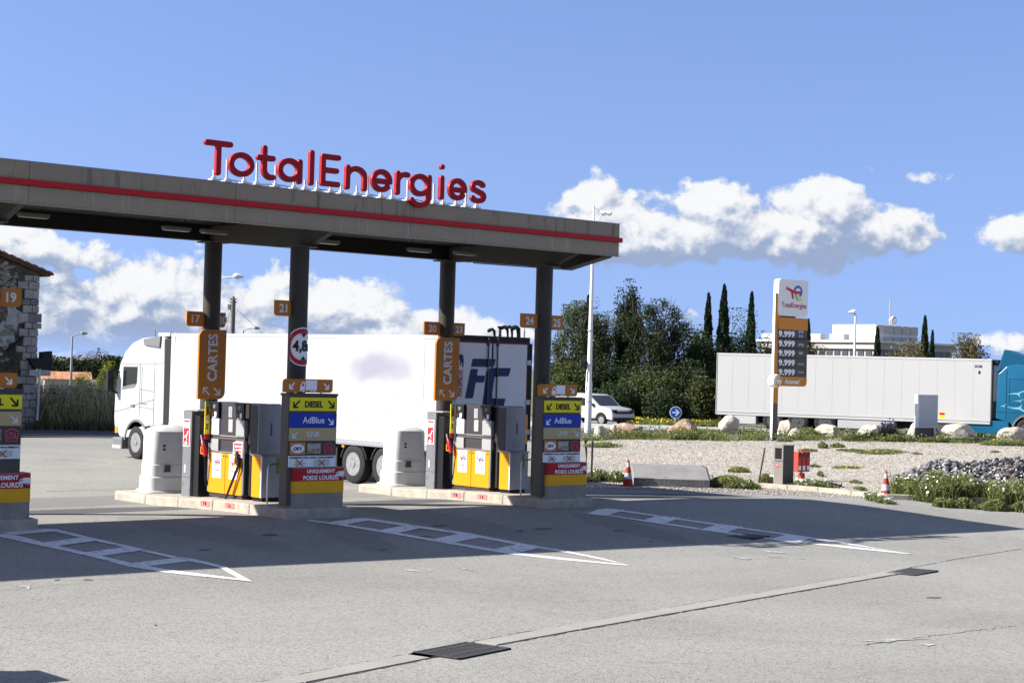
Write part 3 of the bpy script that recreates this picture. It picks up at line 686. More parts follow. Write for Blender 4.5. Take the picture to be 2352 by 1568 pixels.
# rooftop lettering
m_sgn = mat('red_letter_paint', (.29, .0, .008), .5, var=.03, spec=.25); m_post = mat('white_sign_post', (.55, .55, .55), .5)
sign = thing('rooftop_sign', 'big red three-dimensional TotalEnergies letters on white posts along the canopy roof', 'sign', (20.7, 28.14, ZT + .03))
def sp_(x, z): return (x - 20.7, 0, z - ZT - .03)
for i, (ch, x, st_) in enumerate(SIGN):
    me, lo, hi = BAKED['sign%d' % i]; me.materials.clear(); me.materials.append(m_sgn)
    link('letter', me, sign, (x - 20.7, -.0, 6.53 - ZT - .03), (pi / 2, 0, 0))
for px in (492, 522, 562, 591, 634, 677, 702, 730, 761, 786, 822, 847, 877.5, 903, 938.5, 999, 1021, 1050, 1073, 1097):
    x = onY(px, 440, 28.2)[0]; h_ = .42 if px in (522, 634, 847, 1021, 1073, 999, 591, 938.5) else .2
    mb = MB().box(-.075, .075, .02, .17, .0, .03); mb.tube([(0, .095, .0), (0, .095, h_)], .021, 8); mb.tube([(0, .095, .0), (0, .095, .07)], .05, 8); part(mb, 'post', m_post, sign, loc=sp_(x, ZT + .03))
mb = MB(); mb.tube([(17.6 - 20.7, .1, .02)] + [(17.6 - 20.7 + i * .3, .1 + .02 * sin(i * 2.), .03 + .02 * sin(i * 1.7)) for i in range(1, 22)], .008, 5); part(mb, 'cable', mat('black_rubber', (.02, .02, .02), .6), sign)
# ---------------------------------------------------------------- refuelling islands
m_org = mat('orange_sign_film', (.42, .15, .018), .45, var=.05)
m_orgd = mat('dispenser_orange', (.66, .25, .005), .35, var=.02)
m_wht = mat('white_print', (.78, .78, .80), .5); m_gwht = mat('grey_white_print', (.60, .60, .62), .5)
m_blk = mat('black_print', (.012, .012, .012), .5)
m_yel = mat('yellow_panel', (.72, .66, .01), .4); m_blu = mat('blue_panel', (.006, .035, .36), .4); m_tan = mat('tan_panel', (.42, .33, .17), .4)
m_brn = mat('taupe_pillar_paint', (.085, .072, .060), .5, var=.06)
m_brn2 = mat('pillar_panel_brown', (.065, .056, .048), .5)
m_rband = mat('red_band', (.40, .012, .012), .4, var=.05); m_yband = mat('amber_band', (.72, .36, .01), .45, var=.05)
m_pale = mat('notice_white', (.72, .74, .76), .5, var=.04, vscale=12)
m_grn = mat('banknote_green', (.45, .52, .45), .6, var=.2, vscale=40); m_rx = mat('cross_red', (.45, .02, .02), .5)
m_cardb = mat('card_artwork', (.30, .24, .15), .5, var=.7, vscale=9, coord='Object')
m_pink = mat('red_pink', (.55, .07, .11), .5); m_dkv = mat('card_orange', (.55, .20, .07), .5); m_navy = mat('navy_print', (.012, .02, .09), .45)
m_gry = mat('grey_metal_sheet', (.33, .33, .34), .42, .1, var=.04); m_gryl = mat('light_grey_sheet', (.31, .31, .30), .4, .1, var=.04); m_dk = mat('charcoal_sheet', (.04, .035, .04), .45, var=.1)
m_sil = mat('brushed_steel', (.55, .55, .56), .3, .9); m_blkp = mat('black_plastic', (.012, .012, .013), .35); m_brw = mat('dark_brown_side', (.028, .022, .02), .5)
m_glass = mat('display_glass', (.02, .025, .03), .08)
m_redp = mat('red_plastic', (.50, .02, .03), .35); m_tank = mat('white_painted_concrete', (.52, .515, .50), .8, var=.07, vscale=2, stain=((.30, .29, .27), 2.4, .60, (1.2, 1.2, .35)))
m_ygl = mat('faded_yellow_green_label', (.24, .26, .03), .6); m_beige = mat('aged_label', (.38, .37, .33), .7, var=.15, vscale=30)
m_ystr = mat('yellow_strip', (.80, .62, .03), .5); m_gstr = mat('green_strip', (.05, .45, .18), .5); m_scr = mat('screen_letters', (.35, .38, .38), .4)
ISL = [12.85, 19.50, 26.15]
def zrow(py): return 2.435 - .0084 * (py - 913)
def arrow(kind, parent, x, y, z, s, m, name='arrow'): return put(kind, m, parent, (x, y, z), w=s, h=s, name=name)
def lorry_icon(parent, x, y, z, s, m, mh):
    put('lorry_cab', m, parent, (x - s * .62, y, z - s * .08), w=s * .5, name='lorry_pictogram'); put('lorry_box', m, parent, (x + s * .28, y, z + s * .03), w=s * 1.15, h=s * .85, name='lorry_pictogram')
    for q in (-.55, .30, .58):
        put('disc', mh, parent, (x + s * q, y - .003, z - s * .47), w=s * .27, name='lorry_pictogram'); put('disc', m, parent, (x + s * q, y - .006, z - s * .47), w=s * .19, name='lorry_pictogram')
def pedestal(i, lab):
    x0 = ISL[i]; zb = ZG(x0 + .6, YF + .15); y0 = YF + .15
    t = thing('sign_pillar', lab, 'sign pillar', (x0, y0, zb), 0, 'fuel sign pillars at the ends of the islands')
    Z = lambda py: zrow(py) - zb
    part(MB().box(0, 1.14, 0.02, .28, Z(1160), Z(905)), 'pillar', m_brn, t, .015)
    part(MB().box(-.01, 1.15, .0, .30, Z(909.5), Z(905) + .01), 'pillar_cap', m_brn2, t)
    rows = [(913, 944, m_yel)] + ([(949, 981, m_blu), (983, 1013, m_tan), (1016, 1045, m_brn2), (1047, 1073, m_pale)] if i else [(949, 978, m_tan), (983, 1010, m_brn2), (1017, 1045, m_pale)])
    if i == 0: rows[0] = (915, 944, m_yel)
    cx = .57
    for a, b, m in rows: part(MB().box(.015, 1.125, -.004, .018, Z(b), Z(a)), 'price_panel' if m is not m_pale else 'notice_panel', m, t, .003)
    k = rows[0]; zc = (Z(k[0]) + Z(k[1])) / 2; put(KEYS['diesel'], m_blk, t, (cx, -.008, zc), h=.125, sx=.9); arrow('arrDL', t, .16, -.008, zc, .155, m_blk); arrow('arrDR', t, .98, -.008, zc, .155, m_blk)
    if i:
        k = rows[1]; zc = (Z(k[0]) + Z(k[1])) / 2; put(KEYS['adblue'], m_wht, t, (cx, -.008, zc), h=.125)
        arrow('arrDR' if i == 1 else 'arrDL', t, .98 if i == 1 else .14, -.008, zc - .03, .13, m_wht)
        k = rows[2]
    else: k = rows[1]
    zc = (Z(k[0]) + Z(k[1])) / 2; put(KEYS['gnr'], m_gwht, t, (cx, -.008, zc), h=.11)
    arrow('arrDL' if i == 1 else 'arrDR', t, .14 if i == 1 else .99, -.008, zc - .01, .13, m_gwht)
    k = rows[3 if i else 2]; zc = (Z(k[0]) + Z(k[1])) / 2
    part(MB().box(.03, .39, -.012, -.005, zc - .115, zc + .12), 'card_label', m_dkv, t); put('disc', m_wht, t, (.21, -.016, zc), w=.31, h=.17, name='card_label'); put(KEYS['dkv'], m_navy, t, (.21, -.021, zc), h=.07)
    part(MB().box(.43, .76, -.012, -.005, zc - .10, zc + .10), 'card_label', m_cardb, t); part(MB().box(.45, .74, -.016, -.013, zc + .0, zc + .085), 'card_label', m_beige, t)
    put('uta_shield', m_pink, t, (.95, -.010, zc), w=.27, h=.23, name='card_label'); put(KEYS['uta'], m_pink, t, (.95, -.010, zc - .015), w=.19, h=.12)
    k = rows[-1]; zc = (Z(k[0]) + Z(k[1])) / 2; put(KEYS['pay'], m_blk, t, (cx, -.008, Z(k[0]) - .04), w=1.06, h=.042)
    put('blob', m_grn, t, (.27, -.008, zc - .03), w=.3, h=.11, name='banknote_picture'); put('cross', m_rx, t, (.27, -.012, zc - .03), w=.17, h=.13, name='cross_mark')
    part(MB().box(.6, .98, -.007, -.0045, zc - .085, zc + .03), 'banknote_picture', m_grn, t); put('cross', m_rx, t, (.79, -.012, zc - .03), w=.17, h=.13, name='cross_mark')
    # concrete foot with the wrapped red and amber bands
    out = lambda a, b, c, d, r: rrect(a, b, c, d, r, '1100')
    zt = Z(1074); zr = Z(1105); zy = Z(1133); zs = Z(1166)
    part(MB().prism(out(.10, 1.33, -.06, .30, .09), zs, zt, 'z'), 'foot', m_concd, t, sm=True)
    part(MB().prism(out(.095, 1.335, -.066, .31, .09), zr, zt - .012, 'z'), 'red_band', m_rband, t, sm=True)
    part(MB().prism(out(.095, 1.335, -.066, .31, .09), zy, zr - .002, 'z'), 'amber_band', m_yband, t, sm=True)
    part(MB().prism(out(.04, 1.40, -.12, .6, .12), 0, zs + .002, 'z'), 'foot_step', m_concd, t, .015, sm=True)
    put(KEYS['uniq'], m_wht, t, (.74, -.070, (zt + zr) / 2 + .052), h=.088); put(KEYS['poids'], m_wht, t, (.74, -.070, (zt + zr) / 2 - .068), h=.088)
    lorry_icon(t, 1.19, -.072, (zt + zr) / 2, .115, m_wht, m_rband)
    # orange lorry sign on top
    s_ = thing('lorry_sign', ['orange lorry sign with arrows on top of the leftmost pillar, cut by the picture edge', 'orange lorry sign on top of the middle sign pillar, below the 4,8m sign', 'orange lorry sign on top of the rightmost sign pillar'][i], 'sign', (x0, y0 + .1, Z(905) + zb + .012), 0, 'orange lorry signs on the pillars')
    part(MB().prism(rrect(-.09, 1.06, .015, .275, .07, '0101'), -.03, .03, 'y'), 'sign_plate', m_org, s_, .004)
    for q in (.2, .8): part(MB().box(q - .02, q + .02, -.02, .02, 0, .016), 'bracket', m_sil, s_)
    arrow('arrDL', s_, .09, -.034, .14, .13, m_wht); arrow('arrDR', s_, .90, -.034, .14, .13, m_wht); lorry_icon(s_, .48, -.034, .15, .23, m_wht, m_org)
    return t
pedestal(0, 'taupe fuel sign pillar at the left edge of the picture, its text cut off')
pedestal(1, 'middle fuel sign pillar with yellow, blue and tan panels, AdBlue arrow at right')
pedestal(2, 'rightmost fuel sign pillar, AdBlue arrow at left, beside the white mast')

def island(i, lab):
    x0 = ISL[i] - .06; yN = YF + .02; yFar = 34.9
    t = thing('refuelling_island', lab, 'traffic island', (x0, 31, 0), 0, 'raised concrete refuelling islands')
    n = 5
    for k in range(n):
        a, b = yN + (yFar - yN) * k / n, yN + (yFar - yN) * (k + 1) / n - .008; mb = MB(); v = []
        r0 = .25 if k == n - 1 else 0
        xa, xb = 0, 1.5
        for up in (-.12, None):
            for (x, y) in ((xa, a), (xb, a), (xb, b - r0 * .0), (xa, b)): v.append((x, y - 31, ZG(x0 + .3, y) + (-.12 if up else .2)))
        mb.add(v, [(0, 3, 2, 1), (4, 5, 6, 7), (0, 1, 5, 4), (1, 2, 6, 5), (2, 3, 7, 6), (3, 0, 4, 7)])
        part(mb, 'kerb_block', m_kerb if k > 1 else m_kerb, t, .035 if k < n - 1 else .06)
    if i:
        for y, key in ((31.17, 'f8'), (30.25, 'f6')):
            z = ZG(x0, y) + .115
            part(MB().box(-.008, .0, y - 31 - .17, y - 31 + .17, z - .055, z + .055), 'painted_number_plate', mat('faded_red_paint', (.62, .17, .16), .7, var=.15, vscale=20), t)
            put(KEYS[key], m_blk, t, (-.012, y - 31, z), h=.07, face='-x')
    return t
island(1, 'low concrete island under the dispensers in the middle of the picture')
island(2, 'low concrete island at the right, under the second group of dispensers')
t = island(0, 'low concrete island at the left edge behind the cut-off pillar')

# lane number flags and card signs on the columns
def flag(label, key, x0, x1, z0, z1, y, corners, th=.02, textw=None):
    t = thing('lane_number_sign', label, 'sign', (x0, y, z0), 0, 'orange lane number signs on the columns')
    w, h = x1 - x0, z1 - z0
    part(MB().prism(rrect(0, w, 0, h, .07, corners), -th, th, 'y'), 'sign_plate', m_org, t, .003)
    put(KEYS[key], m_gwht, t, (w / 2, -th - .004, h / 2), h=h * .56)
    part(MB().box(-.02 if corners == '0101' else w - .03, .03 if corners == '0101' else w + .02, -.01, .03, h * .3, h * .7), 'clamp', m_col, t)
    return t
flag('orange lane sign 17, left of the first column', 'n17', 19.98, 20.42, 3.82, 4.14, 33.0, '1010')
flag('narrow orange lane sign with a 20 partly hidden, right of the first column', 'n20', 20.78, 20.95, 3.82, 4.14, 33.0, '0101')
flag('orange lane sign 21, left of the second column', 'n21', 19.76, 20.15, 4.02, 4.33, 29.35, '1010')
flag('orange lane sign 20, left of the third column', 'n20', 26.48, 26.98, 3.85, 4.17, 33.0, '1010')
flag('orange lane sign 23, right of the third column', 'n23', 27.36, 27.74, 3.86, 4.17, 33.0, '0101')
flag('orange lane sign 24, left of the fourth column', 'n24', 26.29, 26.80, 4.02, 4.34, 29.35, '1010')
flag('orange lane sign 25, right of the fourth column', 'n25', 27.17, 27.57, 4.00, 4.33, 29.35, '0101')
flag('orange lane sign 19 in front of the stone house at the left edge', 'n19', 13.99, 14.39, 3.95, 4.27, 29.35, '0101')
def cartes(label, x0, x1, z0, z1, y):
    t = thing('card_payment_sign', label, 'sign', (x0, y, z0), 0, 'tall orange CARTES signs')
    w, h = x1 - x0, z1 - z0
    part(MB().prism(rrect(0, w, 0, h, .16, '0101'), -.03, .03, 'y'), 'sign_plate', m_org, t, .004)
    put(KEYS['cartes'], m_gwht, t, (w * .5, -.034, h * .60), w=h * .68, h=w * .36, spin=pi / 2)
    arrow('arrUL', t, w * .3, -.034, h * .115, .17, m_gwht); put('arrDR', m_gwht, t, (w * .70, -.034, h * .115), w=.17, h=.17, name='arrow')
    part(MB().box(w / 2 - .1, w / 2 + .1, .03, .16, h * .2, h * .25), 'clamp', m_sil, t); part(MB().box(w / 2 - .1, w / 2 + .1, .03, .16, h * .8, h * .85), 'clamp', m_sil, t)
    return t
cartes('tall orange CARTES sign on the first column', 20.13, 20.80, 2.27, 3.76, 32.72)
cartes('tall orange CARTES sign on the third column, in front of the lorry doors', 26.63, 27.35, 2.30, 3.80, 32.72)
t = thing('height_limit_sign', 'round red and white 4,8m height limit sign on the second column', 'sign', (20.33, 29.35, 3.42), 0)
def bend(name, m, r0, r1, off, cz=0):
    mb = MB(); n = 24; R_ = .19 + off; v = []; f = []
    def pt(r, a): s_ = r * sin(a) / R_; return (R_ * sin(max(-1.35, min(1.35, s_ * .97))), -R_ * cos(max(-1.35, min(1.35, s_ * .97))), r * cos(a))
    v = [pt(r0, 2 * pi * k / n) for k in range(n)] + [pt(r1, 2 * pi * k / n) for k in range(n)]
    rings = 5; v = []; 
    for j in range(rings + 1):
        r = r0 + (r1 - r0) * j / rings; v += [pt(r, 2 * pi * k / n) for k in range(n)]
    for j in range(rings):
        for k in range(n): f.append((j * n + k, j * n + (k + 1) % n, (j + 1) * n + (k + 1) % n, (j + 1) * n + k))
    mb.add(v, f); part(mb, name, m, t, sm=True)
m_rnd = mat('sign_red', (.42, .01, .03), .35)
bend('white_disc', m_wht, .002, .30, .012); bend('red_rim', m_rnd, .275, .37, .018); bend('white_edge', m_wht, .365, .385, .019)

me48 = BAKED[KEYS['h48']][0].copy(); lo_, hi_ = BAKED[KEYS['h48']][1:]; s48 = .50 / (hi_[0] - lo_[0])
for v in me48.vertices:
    a_ = ((v.co.x - (lo_[0] + hi_[0]) / 2) * s48 + .03) / .21; zz_ = (v.co.y - (lo_[1] + hi_[1]) / 2) * s48 * 1.15; q_ = .21 + .004 + (.002 if v.co.z > 0 else 0); v.co = (q_ * sin(a_), -q_ * cos(a_), zz_)
me48.materials.clear(); me48.materials.append(m_blk); link('lettering', me48, t)
put('tri', m_blk, t, (0, -.225, .225), w=.11, h=.085, spin=pi, name='triangle')
put('tri', m_blk, t, (0, -.225, -.225), w=.11, h=.085, name='triangle')

# payment cabinet, concrete tank cover, dispensers
def nozzle_unit(label, x, y, z, hose, group='pump nozzles hanging on the dispensers', red=True):
    t = thing('pump_nozzle', label, 'pump nozzle', (x, y, z), 0, group)
    mb = MB(); mb.tube([(0, .05, .20), (-.01, .0, .12), (0, -.04, .02), (.0, -.06, -.10)], [.035, .045, .05, .035], 8); part(mb, 'grip', m_redp if red else m_brw, t, sm=True)
    mb = MB(); mb.tube([(0, .05, .18), (0, .10, .27), (0, .12, .34)], [.018, .016, .013], 8); part(mb, 'spout', m_sil, t, sm=True)
    mb = MB(); mb.box(-.02, .02, -.02, .10, -.06, -.035); mb.box(-.02, .02, .07, .10, -.06, .1); part(mb, 'lever', mat('amber_plastic', (.55, .22, .02), .4), t, .008)
    mb = MB(); mb.tube(hose, .018, 8); part(mb, 'hose', m_blkp, t, sm=True)
    return t
def arcpts(p0, p1, sag, n=16, out=(0, 0, 0)):
    return [tuple(np.array(p0) * (1 - k / n) + np.array(p1) * k / n + np.array([0, 0, -sag]) * (4 * k / n * (1 - k / n)) + np.array(out) * (4 * k / n * (1 - k / n))) for k in range(n + 1)]
def emblem(t, x, y, z, s, face='-x', m=None):
    d = (lambda a: (x - .004, y - a, z)) if face == '-x' else (lambda a: (x + a, y - .004, z))
    def pl(key, m_, cx, cz, w_):
        p = d((cx - .65) * s); p = (p[0], p[1], z + (cz - .5) * s); put(key, m_, t, p, w=w_ * s, face=face, name='emblem')
    pl('em_blue', mat('emblem_blue', (.01, .13, .6), .4), 1.0, .69, .75); pl('em_green', mat('emblem_green', (.1, .5, .2), .4), .87, .38, .26)
    pl('em_yellow', mat('emblem_yellow', (.75, .68, .02), .4), 1.13, .21, .45); 
    p = d((.6 - .65) * s); put('em_red', mat('emblem_red', (.6, .02, .03), .4), t, (p[0] - (.003 if face == '-x' else 0), p[1] - (.003 if face == '-y' else 0), z + (.56 - .5) * s), w=1.32 * s, face=face, name='emblem')
def equipment(i, names):
    dx = ISL[i] - ISL[1]; bx = 19.95 + dx; zt = ZG(20, 31) + .2
    # payment terminal slab
    y0, y1 = 32.28, 32.86; t = thing('payment_cabinet', names[0], 'cabinet', (bx - .05, y0, ZG(20, 32.5) + .2), 0, 'slim grey cabinets on the islands')
    part(MB().box(.0, .40, .245, y1 - y0, 0, 1.80), 'body', mat('cabinet_grey', (.15, .155, .165), .45, var=.08, vscale=2, stain=((.10, .10, .105), 3, .6)), t, .01); part(MB().box(.05, .36, .0, .24, .02, 1.71), 'dark_side', m_blkp, t, .01); part(MB().box(-.01, .42, 0, y1 - y0 + .01, 1.805, 1.83), 'lid', m_gryl, t, .004)
    part(MB().box(-.008, -.001, .30, .56, 1.05, 1.62), 'safety_label', m_wht, t); part(MB().box(-.011, -.0085, .32, .54, 1.07, 1.44), 'safety_label', m_redp, t); part(MB().box(-.011, -.0085, .32, .54, 1.56, 1.60), 'safety_label', m_redp, t)
    put('swirl', m_wht, t, (-.014, .43, 1.25), w=.19, h=.26, face='-x', name='label_picture'); put('blob', m_wht, t, (-.0145, .43, 1.12), w=.12, h=.08, face='-x', name='label_picture')
    part(MB().box(-.006, -.001, .44, .48, .5, .66), 'handle', m_wht, t); part(MB().box(-.004, -.001, .25, .57, .40, .405), 'panel_seam', m_blkp, t)
    # tank cover: ringed drum with a shallow dome, flat door on it
    c = (20.28 + dx, 34.2); zb = ZG(*c) + .2; t = thing('tank_cover', names[1], 'tank cover', (*c, zb), 0, 'white ringed concrete tank covers')
    part(MB().lathe([(.60, 0), (.60, .03), (.535, .045), (.525, .31), (.525, .33), (.495, .345), (.49, .60), (.475, .615), (.465, 1.28), (.455, 1.30)], n=64, sq=4.2, rot=-.26), 'drum', m_tank, t, sm=True)
    part(MB().lathe([(.47, 1.302), (.47, 1.325), (.40, 1.375), (.28, 1.42), (.14, 1.448), (.02, 1.455)], n=64, sq=3.2, rot=-.26), 'dome', m_tank, t, sm=True)
    for zz_ in (1.02, .94): part(MB().lathe([(.028, 0), (.028, .02)], (0, 0, 0), 10, 'x'), 'lock', m_dk, t, loc=(-.26, -.40, zz_), rot=(0, 0, 1.31))
    a_ = -.26; mb = MB().box(-.07, .07, -.02, .012, -.075, .075); part(mb, 'hatch', m_brn2, t, .005, loc=(-.20, -.44, .53), rot=(0, 0, a_))
    # diesel dispenser with two doors towards the lane
    t = thing('diesel_dispenser', names[2], 'fuel dispenser', (bx, 31.24, zt), 0, 'orange and grey diesel dispensers')
    L0, L1 = -.62, .66
    part(MB().box(.03, .55, L0 + .02, L1 - .02, .0, .08), 'plinth', m_dk, t)
    part(MB().box(.025, .56, L0, L1, .08, .93), 'lower_cabinet', m_dk, t, .01)
    for a, b in ((L0 + .01, .012), (.028, L1 - .01)):
        part(MB().box(.0, .024, a, b, .085, .915), 'door', m_orgd, t, .006); part(MB().box(-.003, -.0005, (a + b) / 2 - .16, (a + b) / 2 + .16, .40, .905), 'poster', m_wht, t)
        emblem(t, -.004, (a + b) / 2, .70, .17); put(KEYS['te'], m_rnd, t, (-.006, (a + b) / 2, .56), w=.2, face='-x')
        for q in (a + .05, b - .05): part(MB().lathe([(.018, 0), (.018, .008)], (-.009, 0, 0), 8, 'x'), 'lock', m_blkp, t, loc=(0, q, .86))
    part(MB().box(.0, .56, L0, L1, .932, .952), 'shelf', m_sil, t)
    part(MB().box(.06, .50, -.02 - .28, .33, .955, 1.96), 'centre_panel', m_dk, t, .006)
    part(MB().box(.04, .5, L0, L1, 1.20, 1.245), 'rail', m_brn, t)
    part(MB().box(.04, .5, L0, L1, 1.265, 1.28), 'rail', m_gry, t)
    for a, b in ((L0, L0 + .31), (L1 - .32, L1 - .02)):
        part(MB().box(.02, .50, a, b, .955, 1.195), 'head_base', m_gryl, t, .006); part(MB().box(.02, .50, a, b, 1.285, 1.62), 'head_panel', m_gryl if a < 0 else m_wht, t, .006)
        part(MB().box(.0, .50, a, b, 1.63, 1.965), 'head', m_blkp, t, .012); part(MB().box(-.004, -.0005, a + .05, b - .05, 1.82, 1.92), 'display', m_glass, t)
        put(KEYS['dig'], m_scr, t, (-.007, (a + b) / 2, 1.885), h=.035, face='-x'); put(KEYS['dig'], m_scr, t, (-.007, (a + b) / 2, 1.845), h=.03, face='-x')
        part(MB().box(-.012, -.001, a + .06, a + .13, 1.66, 1.76), 'card_slot', m_wht, t); part(MB().box(-.008, -.001, b - .10, b - .07, 1.70, 1.73), 'indicator', m_redp, t); part(MB().box(-.006, -.001, a + .08, b - .08, 1.64, 1.652), 'logo_strip', m_wht, t)
        part(MB().lathe([(.014, 0), (.014, .006)], (.013, (a + b) / 2, 1.575), 8, 'x'), 'lock', m_blkp, t)
    part(MB().box(.1, .45, L0 - .16, L0 - .005, .10, 1.93), 'hose_bay', m_brw, t, .01); part(MB().box(.06, .5, L0 - .19, L0, 1.933, 1.965), 'bay_roof', m_dk, t)
    part(MB().box(.0, .03, L0 - .03, L0 - .002, .10, 1.2), 'steel_edge', m_sil, t); part(MB().box(.003, .035, L1 + .002, L1 + .03, .10, 1.1), 'steel_edge', m_sil, t)
    part(MB().box(.053, .058, -.13, .02, 1.36, 1.62), 'notice', m_beige, t); part(MB().box(.053, .058, -.10, .03, 1.66, 1.88), 'notice', m_gry, t); put(KEYS['nums'], m_scr, t, (.05, -.035, 1.77), w=.17, h=.05, face='-x', spin=pi / 2)
    # yellow fin with product strips
    part(MB().box(-.10, .02, L1 + .03, L1 + .045, 1.28, 1.96), 'product_fin', m_ystr, t); part(MB().box(-.10, .02, L1 + .025, L1 + .029, 1.57, 1.62), 'product_fin_band', m_gryl, t); part(MB().box(-.10, .02, L1 + .025, L1 + .029, 1.90, 1.955), 'product_fin_band', m_gstr, t)
    part(MB().box(-.10, .02, L1 + .03, L1 + .045, 1.17, 1.275), 'warning_band', m_redp, t); put(KEYS['diesel'], m_blk, t, (-.04, L1 + .024, 1.76), w=.2, h=.05, spin=-pi / 2); put(KEYS['gnr'], m_blk, t, (-.04, L1 + .024, 1.44), w=.13, h=.05, spin=-pi / 2)
    if i == 1:
        part(MB().box(-.012, -.002, L0 + .0, L0 + .34, .86, 1.16), 'warning_plate', m_wht, t)
        for q in (.895, .965, 1.035, 1.105): part(MB().box(-.016, -.0125, L0 + .02, L0 + .32, q, q + (.03 if q < 1.1 else .04)), 'warning_text_band', m_redp, t)
        part(MB().box(.02, .024, L0 - .16, L0 - .04, 1.66, 1.95), 'side_plate', mat('brown_plate', (.28, .2, .16), .6), t)
    zb2 = zt
    nozzle_unit(names[3], bx - .09, 31.24 + L1 + .06, zt + .92, arcpts((0, -.06, -.10), (.11, -.02, -.05), .62, 18, (.02, .03, 0)))
    if i == 1: nozzle_unit(names[4], bx - .06, 31.24 + L0 + .10, zt + .76, arcpts((0, -.05, -.1), (.03, -.08, .1), .78, 22, (-.05, .42, 0)), red=False)
    # urea dispenser nearer the pillar
    t = thing('urea_dispenser', names[5], 'fuel dispenser', (bx, 29.92, zt), 0, 'grey and orange AdBlue dispensers')
    part(MB().box(.05, .50, .03, .36, .0, .09), 'plinth', m_blkp, t)
    part(MB().box(.006, .56, .0, .36, .095, .93), 'lower_cabinet', m_gry, t, .01); part(MB().box(-.003, .0055, .02, .345, .10, .92), 'door', m_orgd, t); part(MB().box(-.006, .018, -.006, .018, .095, .925), 'steel_edge', m_wht, t)
    part(MB().box(-.02, .58, -.02, .38, .932, .955), 'shelf', m_gryl, t); part(MB().box(-.04, .53, .09, .40, .957, 1.96), 'upper_cabinet', m_gry, t, .01)
    part(MB().box(-.045, -.0405, .11, .39, .97, 1.95), 'side_panel', m_dk, t)
    part(MB().box(.35, .45, -.004, -.0005, .58, .90), 'label', m_ygl, t); part(MB().box(.18, .36, .083, .0885, 1.06, 1.24), 'label', m_beige, t)
    put(KEYS['nums'], mat('purple_ink', (.06, .05, .12), .6), t, (.27, .085, 1.47), w=.26, h=.04, spin=-pi / 2)
    for q in (.1, .3, .42): part(MB().box(q, q + .09, .14, .24, 1.962, 1.975), 'vent_cap', m_dk, t)
    # steel hoop beside the column
    t = thing('guard_rail', names[6], 'rail', (ISL[i] + (.02 if i == 1 else .02), 29.05, zt), 0, 'steel hoops beside the sign pillars')
    mb = MB(); mb.tube([(.0, 0, 0), (0, 0, .72), (.03, 0, .80), (.10, 0, .83), (.36, 0, .83)], .018, 8); part(mb, 'hoop', m_sil, t, sm=True)
equipment(1, ['slim grey cabinet with a red safety label, left of the first column', 'white ringed tank cover on the middle island, before the white lorry cab', 'diesel dispenser on the middle island with two orange doors and a hose looping in front', 'red nozzle hanging at the left side of the middle dispenser', 'brown nozzle with the hose looping across the orange door', 'grey AdBlue dispenser with an orange side, right of the middle diesel dispenser', 'steel hoop between the AdBlue dispenser and the middle pillar'])
equipment(2, ['slim grey cabinet with a red safety label, left of the third column', 'white ringed tank cover on the right island, before the lorry trailer wheels', 'diesel dispenser on the right island with two orange doors, below the lorry doors', 'red nozzle hanging at the left side of the right dispenser', '', 'grey AdBlue dispenser with an orange side, beside the fourth column', 'steel hoop at the foot of the fourth column'])
# small white notices on the rear columns
for x, lab in ((20.42, 'small white notice strapped to the first column'), (26.98, 'small white notice strapped to the third column')):
    o = part(MB().box(-.03, .03, -.10, .0, -.22, .22), 'column_notice', m_wht, None, .004, loc=(x - .03, 32.98, 1.45)); tag(o, lab, 'notice', 'notices strapped to the columns')
# ---------------------------------------------------------------- lorries
m_twh = mat('white_lorry_paint', (.40, .40, .395), .25, var=.015, vscale=.5); m_twh2 = mat('white_trailer_skin', (.375, .375, .37), .38, var=.02, vscale=.8, stain=((.345, .345, .34), 1.5, .62, (1, 1, .1)))
m_tgr = mat('grey_white_trailer_skin', (.435, .435, .42), .45, var=.015, vscale=.5, stain=((.41, .41, .40), 2.5, .75, (3, 3, .08)))
m_rub = mat('tyre_rubber', (.022, .021, .02), .85, var=.2, vscale=8, bump=.2); m_rim = mat('steel_rim', (.30, .30, .30), .4, .6, var=.15, vscale=10); m_rimd = mat('dark_rim', (.09, .09, .09), .5, .5)
m_chs = mat('chassis_black', (.015, .015, .016), .6); m_lglass = mat('tinted_window', (.012, .016, .018), .06, spec=.6); m_lgry = mat('grey_bumper_plastic', (.14, .145, .15), .5)
m_amb = mat('amber_lens', (.8, .25, .01), .25); m_redl = mat('red_lens', (.45, .01, .01), .25); m_bluep = mat('blue_lorry_paint', (.006, .095, .185), .28, var=.08, vscale=1.5); m_blued = mat('blue_lorry_paint_deflector', (.008, .075, .145), .3)
m_aqua = mat('pale_blue_swirl', (.16, .42, .52), .4); m_rbr = mat('red_brown_frame', (.16, .012, .012), .5)
